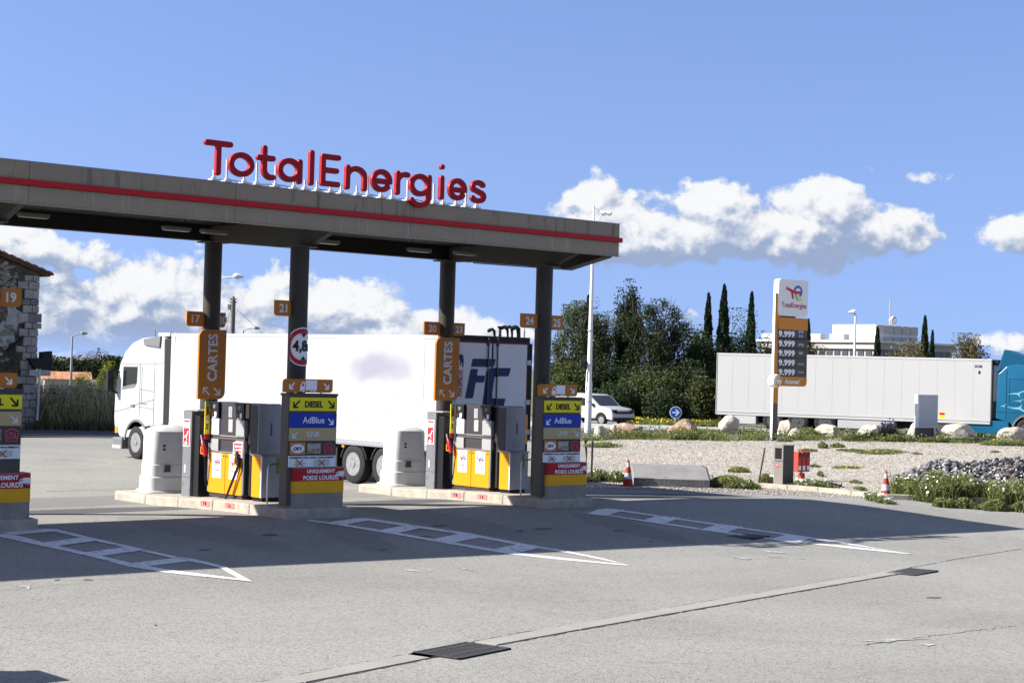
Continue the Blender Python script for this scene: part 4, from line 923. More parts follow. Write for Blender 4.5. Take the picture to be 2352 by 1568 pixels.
def wheel(parent, x, y, r, side, rimm=m_rim, w_=.30):
    s_ = side
    mb = MB().lathe([(r * .60, 0), (r * .86, -.012), (r * .97, .02), (r, .06), (r, w_ - .04), (r * .95, w_), (r * .55, w_)], (0, 0, 0), 36, 'x', False)
    if s_ > 0: mb.v = [(-a, b, c) for a, b, c in mb.v]
    o = part(mb, 'wheel', m_rub, parent, sm=True, loc=(x, y, r))
    mb = MB().lathe([(r * .605, .004), (r * .585, .02), (r * .54, .05), (r * .52, .13), (r * .30, .10), (r * .28, .03), (r * .17, .015), (r * .16, -.01), (r * .02, -.015)], (0, 0, 0), 28, 'x')
    if s_ > 0: mb.v = [(-a, b, c) for a, b, c in mb.v]
    part(mb, 'rim', rimm, o, sm=True)
    mb = MB()
    for k in range(10):
        a = 2 * pi * k / 10
        mb.tube([(-s_ * .095, r * .41 * cos(a), r * .41 * sin(a)), (-s_ * .13, r * .41 * cos(a), r * .41 * sin(a))], r * .055, 8); mb.tube([(s_ * .0, r * .23 * cos(a), r * .23 * sin(a)), (-s_ * .04 + s_ * .03, r * .23 * cos(a), r * .23 * sin(a))], r * .02, 6)
    stuff(part(mb, 'rim_holes', m_chs, o))
    return o
def trailer_parts(t, y0, y1, z0, z1, hw, skin, axles, r=.5, rimm=m_rim, seams=None, rail=None, xr=None):
    """box trailer from y0 (rear) to y1 (front), x = -hw..hw"""
    part(MB().box(-hw, hw, y0 + .06, y1, z0, z1), 'trailer_box', skin, t, .03)
    part(MB().box(-hw - .012, hw + .012, y0 + .06, y1 - .02, z0 - .10, z0 - .002), 'side_rail', rail or m_sil, t, .01)
    part(MB().box(-hw - .010, hw + .010, y0 + .06, y1 - .01, z1 - .09, z1 - .02), 'top_rail', skin, t, .006); part(MB().box(-hw - .008, hw + .008, y0 + .06, y1 - .01, z0 + .03, z0 + .10), 'bottom_rail', skin, t, .004)
    mb = MB(); n = seams or 11; sw = .004 if n < 14 else .0015
    for k in range(1, n):
        y = y0 + (y1 - y0) * k / n
        for s in (-1, 1): mb.box(s * hw - .002 if s > 0 else -hw - .0035, s * hw + .0035 if s > 0 else -hw + .002, y - sw, y + sw, z0 + .11, z1 - .1)
    stuff(part(mb, 'panel_seams', skin, t))
    part(MB().box(-.45, .45, y0 + .3, y1 - .4, z0 - .42, z0 - .11), 'chassis_frame', m_chs, t)
    mb = MB()
    for y in axles: mb.tube([(-hw + .2, y, r), (hw - .2, y, r)], .07, 8); mb.box(-.75, -.55, y - .45, y + .45, r + .05, z0 - .12); mb.box(.55, .75, y - .45, y + .45, r + .05, z0 - .12)
    part(mb, 'axles', m_chs, t)
    for y in axles:
        for s in (-1, 1): wheel(t, s * (hw - .02), y, r, s, rimm)
# --- white lorry, seen on its left side behind the islands
TX0, TY0 = 27.72 + 1.275, 33.4
t = thing('white_lorry', 'white articulated lorry with a grey cab deflector parked behind the islands', 'lorry', (TX0, TY0, 0.0))
Lw = 1.275
axl = [37.36 - TY0, 36.05 - TY0, 34.74 - TY0]
trailer_parts(t, 0, 46.62 - TY0, 1.10, 3.88, Lw, m_twh2, axl, .51, seams=10)
mb = MB()
for k in range(26): mb.tube([(-Lw - .013, .4 + k * .5, 1.05), (-Lw - .022, .4 + k * .5, 1.05)], .014, 6)
part(mb, 'rail_rivets', m_twh, t)
for y in (4.35, 8.2, 11.6): part(MB().box(-Lw - .03, -Lw - .013, y - .05, y + .05, .93, .98), 'side_marker', m_amb, t)
part(MB().box(-Lw + .02, -Lw + .10, 5.6, 7.9, .42, .92), 'pallet_box', m_twh, t, .01); part(MB().box(-Lw + .0, -Lw + .08, .35, .75, .5, .95), 'rear_box', m_twh, t, .01)
part(MB().box(-Lw + .05, Lw - .05, 4.7, 5.0, .25, .9), 'landing_gear', m_chs, t); part(MB().box(-Lw + .1, Lw - .1, 9.5, 12.6, .55, .95), 'tractor_frame', m_chs, t)
mb = MB()
for y in axl: mb.prism(arc(y, .51, .60, .60, 15, 165, 10) + arc(y, .51, .56, .56, 165, 15, 10), -Lw + .03, -Lw + .32, 'x')
part(mb, 'mudguards', m_chs, t)
# rear doors with frame, lock rods and hinges
Yr = TY0
part(MB().box(-Lw, Lw, -.0, .058, .98, 3.90), 'rear_frame', m_chs, t, .01)
part(MB().box(-Lw + .05, Lw - .05, -.012, -.001, 3.72, 3.76), 'frame_strip', m_rbr, t); part(MB().box(Lw - .11, Lw - .085, -.012, -.001, 1.1, 3.72), 'frame_strip', m_rbr, t); part(MB().box(-Lw + .06, -Lw + .085, -.012, -.001, 1.1, 3.72), 'frame_strip', m_rbr, t)
m_drw = mat('white_door_skin', (.60, .61, .62), .4, var=.03, vscale=1)
part(MB().box(-Lw + .09, -.03, -.03, -.003, 1.08, 3.715), 'rear_door', m_drw, t, .01); part(MB().box(.03, Lw - .12, -.03, -.003, 1.08, 3.715), 'rear_door', m_drw, t, .01)
part(MB().box(-.028, .028, -.022, -.004, 1.08, 3.72), 'door_gasket', m_chs, t)
for x in (-.16, .14): part(MB().tube([(x, -.062, .95), (x, -.062, 3.86)], .018, 8), 'lock_rod', m_rimd, t, sm=True); [part(MB().box(x - .035, x + .035, -.07, -.03, z, z + .05), 'rod_bracket', m_chs, t) for z in (1.3, 2.1, 2.9, 3.66)]
for z in (1.45, 2.2, 3.2): 
    part(MB().box(Lw - .14, Lw + .02, -.05, -.031, z, z + .13), 'hinge', m_twh, t, .01); part(MB().box(-Lw - .02, -Lw + .10, -.05, -.031, z, z + .13), 'hinge', m_twh, t, .01)
part(MB().box(-Lw, Lw, -.035, -.002, .80, .96), 'rear_bumper', m_chs, t); part(MB().box(Lw - .10, Lw - .04, -.03, -.013, 1.2, 1.95), 'reflector', m_amb, t)
part(MB().box(Lw + .002, Lw + .10, .0, .35, 1.3, 3.75), 'folded_side_seal', m_chs, t, .03)
part(MB().box(Lw - .45, Lw - .15, -.05, -.036, .84, .93), 'tail_light', m_redl, t); part(MB().box(-Lw + .15, -Lw + .45, -.05, -.036, .84, .93), 'tail_light', m_redl, t)
for k in ('logo_bar', 'logo_h', 'logo_c'):
    me, lo, hi = BAKED[k]; cx, cz = (lo[0] + hi[0]) / 2, (lo[1] + hi[1]) / 2
    m_sh = mat('logo_grey_shadow', (.10, .11, .13), .5)
    put(k, m_sh, t, (cx - TX0 - .025, -.0335, cz - .025), w=hi[0] - lo[0], h=hi[1] - lo[1], name='logo_mark'); put(k, m_navy, t, (cx - TX0, -.0375, cz), w=hi[0] - lo[0], h=hi[1] - lo[1], name='logo_mark')
put(KEYS['schm'], m_navy, t, (-1.08, -.034, 2.72), w=.66, h=.10, spin=pi / 2); put(KEYS['cargo'], mat('cargo_red', (.45, .03, .10), .5), t, (-.99, -.034, 2.72), w=.66, h=.07, spin=pi / 2); put('elephant', m_navy, t, (-1.04, -.034, 3.28), w=.2, h=.34, name='emblem')
# blurred blue livery patch on the side skin
m_patch = bpy.data.materials.new('faded_blue_livery'); m_patch.use_nodes = True; nt = m_patch.node_tree; b_ = nt.nodes['Principled BSDF']; b_.inputs['Roughness'].default_value = .38
tcn = nt.nodes.new('ShaderNodeTexCoord'); v_ = vmath(nt, 'SUBTRACT', tcn.outputs['Object'], (0, 0, 0)); l1 = vmath(nt, 'LENGTH', vmath(nt, 'MULTIPLY', v_, (0, 1 / 1.95, 1 / .6)), out=1)
nz = N(nt, 'ShaderNodeTexNoise', i_Scale=1.1, i_Detail=1.); nt.links.new(tcn.outputs['Object'], nz.inputs['Vector'])
l1 = math_n(nt, 'ADD', l1, math_n(nt, 'MULTIPLY', math_n(nt, 'SUBTRACT', nz.outputs[0], .5), .8))
nt.links.new(mixc(nt, maprange(nt, l1, 1.0, .25), (.375, .375, .37), (.225, .23, .275)), b_.inputs['Base Color'])
pc = onX(868, 842, 27.72); part(MB().box(-.002, .0015, -1.9, 1.9, -.75, .75), 'faded_livery', m_patch, t, loc=(-Lw - .0035, pc[1] - TY0, pc[2]))
tp = onX(403, 775, 27.72); put(KEYS['thermo'], mat('pale_grey_ink', (.45, .46, .5), .5), t, (-Lw - .006, tp[1] - TY0, tp[2]), w=.3, h=.06, face='-x', spin=pi / 2)
part(MB().box(-Lw + .1, Lw - .1, 46.63 - TY0, 46.95 - TY0, 1.5, 3.7), 'cooling_unit', m_chs, t, .03)
# cab
def cy(y): return y - TY0
prof = [(49.62, .62), (49.98, .98), (50.02, 1.25), (50.0, 1.95), (49.93, 2.35), (49.72, 2.95), (49.42, 3.32), (48.98, 3.58), (48.4, 3.73), (47.25, 3.80), (47.08, 3.70), (46.98, 1.12), (47.75, 1.02), (47.82, 1.05)]
prof += arc(48.60, .50, .70, .70, 25, 160, 12)
prof += [(49.3, .62)]
prof = [(cy(a), b) for a, b in prof]
part(MB().prism(prof, -1.22, 1.22, 'x'), 'cab', m_twh, t, .05, seg=3, sm=True)
for s in (-1, 1):
    X = s * 1.222; e = .006 * s
    win = [(cy(49.52), 2.20), (cy(48.66), 2.34), (cy(48.63), 2.84), (cy(49.50), 2.83)]
    part(MB().prism(win, X, X + e, 'x'), 'side_window', m_lglass, t); part(MB().prism([(cy(49.56), 2.12), (cy(48.80), 2.20), (cy(48.70), 2.34), (cy(48.66), 2.34), (cy(49.52), 2.20)], X, X + e * 1.5, 'x'), 'window_base', m_lgry, t)
    ms = mat('panel_gap', (.16, .16, .155), .6); mb = MB()
    for pts in ([(48.46, 1.30), (48.46, 2.95)], [(49.75, 2.92), (47.10, 2.97)], [(47.60, 1.05), (47.60, 2.95)], [(49.97, 1.42), (49.3, 1.52), (48.46, 1.72), (47.6, 1.86)], [(48.46, 1.62), (47.6, 1.56)], [(48.46, 2.16), (47.6, 2.10)], [(48.35, 2.85), (48.35, 1.7)]):
        for p, q in zip(pts[:-1], pts[1:]): mb.tube([(X + e * .2, cy(p[0]), p[1]), (X + e * .2, cy(q[0]), q[1])], .009, 5)
    part(mb, 'panel_gaps', ms, t)
    part(MB().box(min(X, X + e * 6), max(X, X + e * 6), cy(48.75), cy(48.95), 1.60, 1.68), 'door_handle', m_lgry, t, .01); part(MB().box(min(X, X + e), max(X, X + e), cy(48.0), cy(48.4), 1.70, 1.73), 'badge', m_lgry, t)
    part(MB().prism([(cy(48.28), 3.70), (cy(47.25), 3.80), (cy(47.3), 3.44), (cy(48.2), 3.50)], X - e, X + s * .05, 'x'), 'roof_deflector', m_lgry, t, .02)
    part(MB().box(min(X * .96, X), max(X * .96, X), cy(46.72), cy(47.06), 1.1, 3.72), 'side_fairing', m_chs, t, .03)
    part(MB().prism(arc(cy(48.60), .50, .735, .735, 5, 172, 14) + arc(cy(48.60), .50, .665, .665, 172, 5, 14), X - s * .25, X + s * .02, 'x'), 'wheel_arch', m_lgry, t, .01)
    # mirrors
    mb = MB(); mb.box(min(X + s * .12, X + s * .34), max(X + s * .12, X + s * .34), cy(49.86), cy(50.0), 2.05, 2.72); part(mb, 'mirror', m_chs, t, .04)
    part(MB().box(min(X + s * .10, X + s * .30), max(X + s * .10, X + s * .30), cy(50.0), cy(50.06), 2.12, 2.60), 'mirror_shell', m_twh, t, .02); part(MB().tube([(X, cy(49.75), 2.66), (X + s * .2, cy(49.9), 2.74)], .03, 6), 'mirror_arm', m_chs, t); part(MB().tube([(X, cy(49.85), 2.0), (X + s * .2, cy(49.92), 2.08)], .03, 6), 'mirror_arm', m_chs, t)
    wheel(t, s * 1.24, cy(48.60), .51, s, m_rim); wheel(t, s * 1.24, cy(44.35), .51, s, m_rim)
    part(MB().box(min(X, X * .5), max(X, X * .5), cy(45.3), cy(47.0), .45, 1.0), 'side_tank', m_lgry, t, .05)
part(MB().box(-1.235, 1.235, cy(49.45), cy(50.05), .28, .62), 'bumper', m_lgry, t, .05); part(MB().box(-1.24, 1.24, cy(49.5), cy(50.07), .26, .40), 'bumper_lip', m_twh, t, .04); part(MB().box(-1.05, 1.05, cy(49.99), cy(50.045), .8, 1.7), 'grille', m_chs, t, .01)
part(MB().prism([(cy(49.99), 2.06), (cy(49.70), 2.96), (cy(49.78), 2.97), (cy(50.05), 2.08)], -1.1, 1.1, 'x'), 'windscreen', m_lglass, t); part(MB().box(-1.237, -1.15, cy(49.75), cy(49.9), .75, .95), 'corner_light', m_amb, t, .01)
part(MB().tube([(-.9, cy(48.2), 3.72), (-.9, cy(48.2), 4.0)], .008, 5), 'aerial', m_chs, t)
part(MB().box(-1.15, 1.15, cy(46.9), cy(47.6), 3.78, 3.90), 'rear_roof_spoiler', m_twh, t, .03)

# lorry roof ornaments: row of lamps and horns of a second tractor parked beyond
# --- second lorry with the blue cab
zt2 = ZG(TR_A[0], TR_A[1]) + .02
Lt = (Vector(TR_B) - Vector(TR_A)).length
t = thing('blue_lorry', 'articulated lorry with a plain pale grey trailer and blue cab behind the boulders', 'lorry', (TR_A[0] + tn.x * 1.275, TR_A[1] + tn.y * 1.275, zt2), atan2(td.y, td.x) - pi / 2)
zA = TR_A[2] - zt2; zTop = at_depth(1643, 810, 82.6)[2] - zt2
ax_ = [at_depth(px, 985, d)[:2] for px, d in ((1772, 81.3), (1830, 80.9), (1892, 80.4))]
axs = [(Vector((a[0], a[1], 0)) - c0).dot(td) for a in ax_]
trailer_parts(t, 0, Lt, zA, zTop, Lw, m_tgr, axs, .50, m_rimd, seams=16, rail=m_tgr)
part(MB().box(-Lw - .01, Lw + .01, 0, .058, zA - .1, zTop + .01), 'rear_frame', m_gryl, t, .02)
for s in (-1, 1):
    X = s * Lw
    part(MB().box(min(X, X - s * .5), max(X, X - s * .5), .55, 1.95, .30, zA - .12), 'pallet_box', m_tgr, t, .02)
    b0 = (Vector((*at_depth(1920, 980, 80)[:2], 0)) - c0).dot(td); b1 = (Vector((*at_depth(2050, 980, 79)[:2], 0)) - c0).dot(td)
    part(MB().box(min(X, X - s * .6), max(X, X - s * .6), b0, b1, .28, zA - .14), 'fuel_box', m_twh, t, .02)
    for y in axs: part(MB().prism(arc(y, .50, .60, .60, 15, 165, 10) + arc(y, .50, .56, .56, 165, 15, 10), min(X - s * .03, X - s * .3), max(X - s * .03, X - s * .3), 'x'), 'mudguard', m_chs, t)
fy = lambda px, py, D: (Vector((*at_depth(px, py, D)[:2], 0)) - c0).dot(td)
yc = fy(2287, 900, 77.4)
part(MB().box(-1.0, 1.0, Lt + .03, Lt + .42, zA + .9, zTop - .25), 'cooling_unit', m_twh, t, .05); part(MB().box(-1.1, 1.1, Lt + .03, Lt + .3, zTop - .22, zTop - .02), 'cooling_unit_top', m_chs, t, .03)
hc_ = zTop + .02
cabp = [(yc, .95), (yc + .06, 2.9), (yc + .42, 3.25), (yc + .9, 3.35), (yc + 1.9, 3.2), (yc + 2.3, 2.7), (yc + 2.45, 1.9), (yc + 2.48, .95), (yc + 2.3, .5), (yc + 2.2, .5)] + arc(yc + 1.35, .5, .64, .64, 10, 170, 10) + [(yc + .6, .8)]
part(MB().prism(cabp, -1.22, 1.22, 'x'), 'cab', m_bluep, t, .05, seg=3, sm=True)
part(MB().prism([(yc - .02, 2.95), (yc + .28, 3.98), (yc + .5, 3.95), (yc + 1.6, 3.55), (yc + 1.9, 3.2), (yc + .5, 3.2)], -1.18, 1.18, 'x'), 'roof_deflector', m_blued, t, .05)
mb = MB()
for s in (-1, 1):
    X = s * 1.222
    for pts in ([(.42, .95), (.42, 3.1)], [(.05, 1.25), (2.3, 1.25)], [(.55, 2.7), (1.2, 2.7), (1.2, 1.6)], [(.55, 2.7), (.55, 1.6), (1.2, 1.6)], [(1.35, 1.2), (1.35, 3.0)]):
        for p, q in zip(pts[:-1], pts[1:]): mb.tube([(X, yc + p[0], p[1]), (X, yc + q[0], q[1])], .012, 5)
    part(MB().box(min(X, X + s * .006), max(X, X + s * .006), yc + 1.42, yc + 2.15, 1.95, 2.7), 'side_window', m_lglass, t)
    part(MB().box(min(X, X * .55), max(X, X * .55), yc - 2.6, yc + .55, .28, .86), 'side_skirt', m_bluep, t, .03); part(MB().prism(arc(yc + 1.35, .5, .68, .68, 5, 172, 14) + arc(yc + 1.35, .5, .60, .60, 172, 5, 14), min(X, X - s * .2), max(X, X - s * .2), 'x'), 'wheel_arch', m_lgry, t)
    wheel(t, s * 1.24, yc + 1.35, .5, s, m_rimd); wheel(t, s * 1.24, fy(2165, 978, 78.2), .5, s, m_rimd)
    part(MB().prism(arc(fy(2165, 978, 78.2), .5, .62, .62, 15, 165, 10) + arc(fy(2165, 978, 78.2), .5, .56, .56, 165, 15, 10), min(X, X - s * .3), max(X, X - s * .3), 'x'), 'mudguard', m_chs, t)
part(mb, 'panel_gaps', m_blued, t); part(MB().box(-.4, .4, yc - 3.2, yc + 2.2, .5, .95), 'tractor_frame', m_chs, t)
for (a, z, w_, h_, f) in ((.85, 2.05, .8, .3, 1), (.95, 1.75, .5, .16, 1), (.9, 1.45, .95, .35, -1), (.3, 1.5, .3, .2, 1)):
    put('swirl', m_aqua, t, (1.228, yc + a, z), w=w_, h=h_ * f, face='+x', name='painted_swirl')
if True:
    ls = at_depth(2248, 826, 77.9); yl = (Vector((ls[0], ls[1], 0)) - c0).dot(td); put(KEYS['sor'], m_navy, t, (Lw + .004, yl, zTop - .33), w=.34, h=.12, face='+x'); put('blob', m_navy, t, (Lw + .004, yl + .05, zTop - .58), w=.12, h=.2, face='+x', name='small_mark')
    ls = at_depth(2162, 945, 78.3); yl = (Vector((ls[0], ls[1], 0)) - c0).dot(td); part(MB().box(Lw + .001, Lw + .006, yl - .12, yl + .12, zA + .08, zA + .36), 'hazard_label', m_yel, t); part(MB().box(Lw + .0065, Lw + .009, yl - .11, yl + .11, zA + .24, zA + .35), 'hazard_label', m_redp, t)

# --- white van behind the mast
vA = G(1345, 990); vB = Vector((vA[0], vA[1], 0)); vz = ZG(vA[0], vA[1])
vd = (Vector((*at_depth(1440, 990, 84.5)[:2], 0)) - Vector((*at_depth(1340, 990, 86.5)[:2], 0))).normalized()
# facing right and a little towards the viewer
vf = at_depth(1432, 965, 84); van = thing('white_van', 'small white van with a sloping bonnet facing right, behind the white mast', 'van', (vf[0], vf[1], ZG(vf[0], vf[1]) + .02), atan2(vd.y, vd.x) - pi / 2)
vz0 = ZG(vf[0], vf[1]) + .02
P_ = [(0, .30), (.02, .62), (-.05, .88), (-.25, 1.02), (-.95, 1.12), (-1.05, 1.15), (-1.75, 1.72), (-2.1, 1.82), (-4.1, 1.86), (-4.35, 1.7), (-4.42, .8), (-4.4, .32), (-3.75, .30)] + arc(-3.4, .34, .40, .40, 5, 175, 8)[::-1][::-1][::-1] + [(-2.9, .30), (-1.25, .30)] + arc(-.85, .34, .40, .40, 175, 5, 8) + [(-.40, .30)]
P_ = [(0, .30), (.02, .62), (-.05, .88), (-.25, 1.02), (-.95, 1.12), (-1.05, 1.15), (-1.75, 1.72), (-2.1, 1.82), (-4.1, 1.86), (-4.35, 1.7), (-4.42, .8), (-4.4, .32)] + arc(-3.5, .34, .40, .40, 175, 5, 8) + arc(-.85, .34, .40, .40, 175, 5, 8)
part(MB().prism(P_, -.92, .92, 'x'), 'body', m_twh, van, .07, seg=3, sm=True)
part(MB().prism([(-1.10, 1.17), (-1.12, 1.22), (-1.74, 1.725), (-1.70, 1.68)], -.78, .78, 'x'), 'windscreen_glass', m_lglass, van)
wsl = [(-1.04, 1.13), (-1.06, 1.17), (-1.74, 1.735), (-1.72, 1.70)]
part(MB().add([(-.78, -1.06, 1.175), (.78, -1.06, 1.175), (.72, -1.76, 1.745), (-.72, -1.76, 1.745), (-.78, -1.04, 1.16), (.78, -1.04, 1.16), (.72, -1.74, 1.73), (-.72, -1.74, 1.73)], [(0, 1, 2, 3), (4, 7, 6, 5), (0, 4, 5, 1), (1, 5, 6, 2), (2, 6, 7, 3), (3, 7, 4, 0)]), 'windscreen', m_lglass, van)
for s in (-1, 1):
    X = s * .922
    part(MB().prism([(-1.35, 1.12), (-1.75, 1.55), (-2.6, 1.6), (-2.6, 1.12)], min(X, X + s * .006), max(X, X + s * .006), 'x'), 'side_window', m_lglass, van)
    part(MB().box(min(X * .60, X * .97), max(X * .60, X * .97), -.22, .035, .80, .95), 'headlight', m_lglass, van, .02); wheel(van, s * .90, -.85, .33, s, m_rim, .2); wheel(van, s * .90, -3.5, .33, s, m_rim, .2)
    part(MB().box(min(X, X + s * .12), max(X, X + s * .12), -1.5, -1.35, 1.12, 1.27), 'mirror', m_chs, van, .02)
van.scale = (.86, .86, .80); part(MB().box(-.7, .7, -.1, .05, .72, .84), 'grille', m_chs, van, .02); part(MB().box(-.88, .88, -.2, .06, .25, .48), 'bumper', m_chs, van, .04)
# ---------------------------------------------------------------- price totem, bins, cones and small things
T0 = G(1772, 1012); YT = T0[1]
def TQ(u, v): p = onY(*Qp(u, v, 2.413, 2050, 800), YT); return (p[0] - T0[0], p[2] - T0[2])
t = thing('price_totem', 'tall orange fuel price totem with a white emblem box and five rows of 9.999', 'price sign', T0)
xa = TQ(512, 1185)[0]; xb = TQ(546, 1185)[0]; zt = TQ(517, 137)[1]
m_tot = mat('totem_orange', (.55, .22, .03), .45, var=.02); m_totb = mat('totem_foot_brown', (.12, .095, .075), .5); m_side = mat('totem_white_side', (.75, .75, .73), .45); m_pp = mat('price_panel_grey', (.075, .068, .062), .4)
zs = TQ(530, 920)[1]
part(MB().box(xa, xb, .001, .11, 0, zs), 'mast_foot', m_totb, t, .01); part(MB().box(xa, xb, .001, .11, zs + .002, zt), 'mast', m_tot, t, .01)
part(MB().box(xa - .02, xa - .001, -.0, .115, 0, zt + .01), 'mast_side', m_side, t)
def tbox(name, m, u0, u1, v0, v1, y0=-.02, y1=.3, corners=None, r=.12, bev=.01):
    a, zb_ = TQ(u0, v1); b, zt_ = TQ(u1, v0)
    if corners: return part(MB().prism(rrect(a, b, zb_, zt_, r, corners), y0, y1, 'y'), name, m, t, bev)
    return part(MB().box(a, b, y0, y1, zb_, zt_), name, m, t, bev)
tbox('emblem_box', m_side, 548, 762, 55, 298, -.05, .22, '1101', .17); tbox('connector', m_pp, 565, 685, 298, 325, .05, .25)
tbox('header', m_tot, 553, 762, 322, 395, -.03, .3); tbox('footer', m_tot, 548, 753, 735, 797, -.03, .3, '0100', .17)
for k in range(5):
    tbox('price_row', m_pp, 551, 758 - k, 397 + 67.4 * k, 462 + 67.4 * k, -.025, .28)
    a = TQ(611, 430 + 67.4 * k); put(KEYS['p9'], m_wht, t, (a[0], -.031, a[1]), w=TQ(669, 0)[0] - TQ(554, 0)[0], h=TQ(0, 405)[1] - TQ(0, 452)[1])
    key = [KEYS['sp95'], KEYS['sp98'], KEYS['e85'], KEYS['gaz'], KEYS['gaz']][k]; a = TQ(711, (430, 440, 430, 440, 430)[k] + 67.4 * k)
    put(key, m_gwht, t, (a[0], -.031, a[1]), w=(.33, .33, .25, .40, .40)[k])
a = TQ(650, 765); put(KEYS['automat'], m_wht, t, (a[0], -.036, a[1]), w=1.02)
def TE(t, cx, y, cz, s, face='-y'): emblem(t, cx, y, cz, s, '-y')
a = TQ(660, 150); emblem(t, a[0], -.052, a[1], .74, '-y'); a = TQ(660, 233); put(KEYS['te'], mat('crimson_print', (.4, .02, .08), .4), t, (a[0], -.056, a[1]), w=TQ(745, 0)[0] - TQ(570, 0)[0])
a = TQ(513, 760); part(MB().lathe([(.255, -.30), (.27, -.28), (.27, .0), (.255, .02)], (a[0], 0, a[1]), 32, 'y'), 'round_box', m_side, t, sm=True)
put(KEYS['h24'], mat('amber_print', (.65, .25, .04), .5), t, (a[0] + .0, -.306, a[1]), w=.28, spin=-.35); put('ringw', m_org, t, (a[0], -.304, a[1]), w=.48, name='rim')

# taupe waste and wash-water bin
B0 = G(1797, 1117)
bw = onY(1822, 1115, B0[1])[0] - B0[0]; bd = onX(1776, 1113, B0[0])[1] - B0[1]; bh = at_depth(1797, 1022, np.dot(R[:2, 2], [B0[0], B0[1]]))[2] - B0[2]
bh = 1.17
t = thing('service_bin', 'taupe service bin with a dark square opening on the kerb, beside red fire buckets', 'bin', B0)
m_bin = mat('bin_taupe', (.19, .17, .15), .5, .1, var=.05, vscale=3); m_bins = mat('bin_brown', (.09, .07, .06), .5)
part(MB().box(.012, bw, .0, bd, 0, bh - .03), 'body', m_bins, t, .01); part(MB().box(-.002, .0118, -.003, bd, .0, .70), 'front_panel', m_bin, t, .004); part(MB().box(-.015, .0118, -.012, bd + .01, .72, 1.14), 'opening_frame', m_bin, t, .004)
part(MB().box(-.018, -.0155, .04, bd - .05, .77, 1.08), 'opening', m_hole, t); part(MB().box(-.02, bw + .01, -.015, bd + .012, bh - .028, bh), 'lid', m_bin, t, .006)
part(MB().box(-.006, -.0025, bd * .45, bd * .65, .54, .64), 'sticker', m_redp, t); put('blob', m_wht, t, (-.009, bd * .55, .6), w=.05, h=.04, face='-x', name='sticker_mark')
E0 = G(1841, 1104)
t = thing('fire_bucket_stand', 'three upright red boxes on a short red post, right of the taupe bin', 'fire bucket stand', E0)
m_rp = mat('faded_red_plastic', (.42, .05, .035), .45, var=.1, vscale=6)
part(MB().tube([(0, .02, 0), (0, .02, .95)], .03, 8), 'post', m_rp, t)
for k in range(3):
    part(MB().box(-.29 + k * .2, -.135 + k * .2, -.09, .09, .28, .88 - .0 * k), 'red_box', m_rp, t, .015); part(MB().box(-.265 + k * .2, -.16 + k * .2, -.094, -.0905, .72, .84), 'red_box_window', m_dk, t); part(MB().box(-.27 + k * .2, -.155 + k * .2, -.094, -.0905, .33, .46), 'red_box_label', m_wht, t)
part(MB().box(-.09, .09, -.05, .07, .08, .24), 'lower_box', m_rp, t, .01)

def cone(px, py, label):
    g_ = G(px, py); t = thing('traffic_cone', label, 'traffic cone', g_, .3, 'red and white traffic cones')
    H_ = .72; r0, r1 = .145, .022; m_c = mat('cone_red', (.34, .035, .02), .5, var=.25, vscale=6); m_cw = mat('cone_white', (.38, .40, .42), .5, var=.1, vscale=8)
    part(MB().prism(rrect(-.20, .20, -.20, .20, .05, '1111'), 0, .035, 'z'), 'base', m_c, t, .008)
    zs_ = [.035, .20, .36, .52, .64, H_]
    fr = lambda z: r0 + (r1 - r0) * (z - .035) / (H_ - .035)
    for k in range(5):
        a, b = zs_[k], zs_[k + 1]
        part(MB().lathe([(fr(a), a), (fr(b), b)], n=20), 'red_band' if k % 2 == 0 or k == 4 else 'white_band', m_c if k in (0, 2, 4) else m_cw, t, sm=True)
    return t
cone(1442, 1116, 'red and white traffic cone at the left end of the sloping concrete block')
cone(2034, 1143, 'red and white traffic cone by the kerb, left of the flowering weeds')

# sloping concrete block
Za = G(*Qp(500, 675, 4.704, 1750, 1280)); Zb = G(*Qp(1545, 705, 4.704, 1750, 1280))
v = Vector((Zb[0] - Za[0], Zb[1] - Za[1], 0)); L_ = v.length
t = thing('concrete_ramp_block', 'long sloping grey concrete block at the gravel edge, right of the left cone', 'concrete block', (Za[0], Za[1], Za[2]), atan2(v.y, v.x))
m_ch = bpy.data.materials.new('stamped_concrete'); m_ch.use_nodes = True; nt = m_ch.node_tree; b_ = nt.nodes['Principled BSDF']; b_.inputs['Roughness'].default_value = .85
tcn = nt.nodes.new('ShaderNodeTexCoord'); br = N(nt, 'ShaderNodeTexVoronoi', i_Scale=18.); nt.links.new(tcn.outputs['Object'], br.inputs['Vector'])
nt.links.new(mixc(nt, maprange(nt, br.outputs['Distance'], .2, .5), (.07, .067, .065), (.16, .155, .15)), b_.inputs['Base Color'])
part(MB().prism([(0, -.1), (2.4, -.1), (2.4, .50), (1.0, .49), (.01, .225), (.01, .2)], .0, L_, 'x'), 'block', mat('block_concrete', (.20, .19, .18), .85, var=.12, vscale=2, fine=.2, fscale=40, stain=((.13, .125, .12), 2, .6)), t, .015)
part(MB().box(.0, L_, -.02, .009, -.05, .222), 'stamped_face', m_ch, t, .004)
part(MB().prism([(0, .19), (1.0, .45), (2.3, .46), (2.3, .505), (1.0, .498), (0, .235)], L_ + .002, L_ + .03, 'x'), 'steel_edge', m_dk, t)
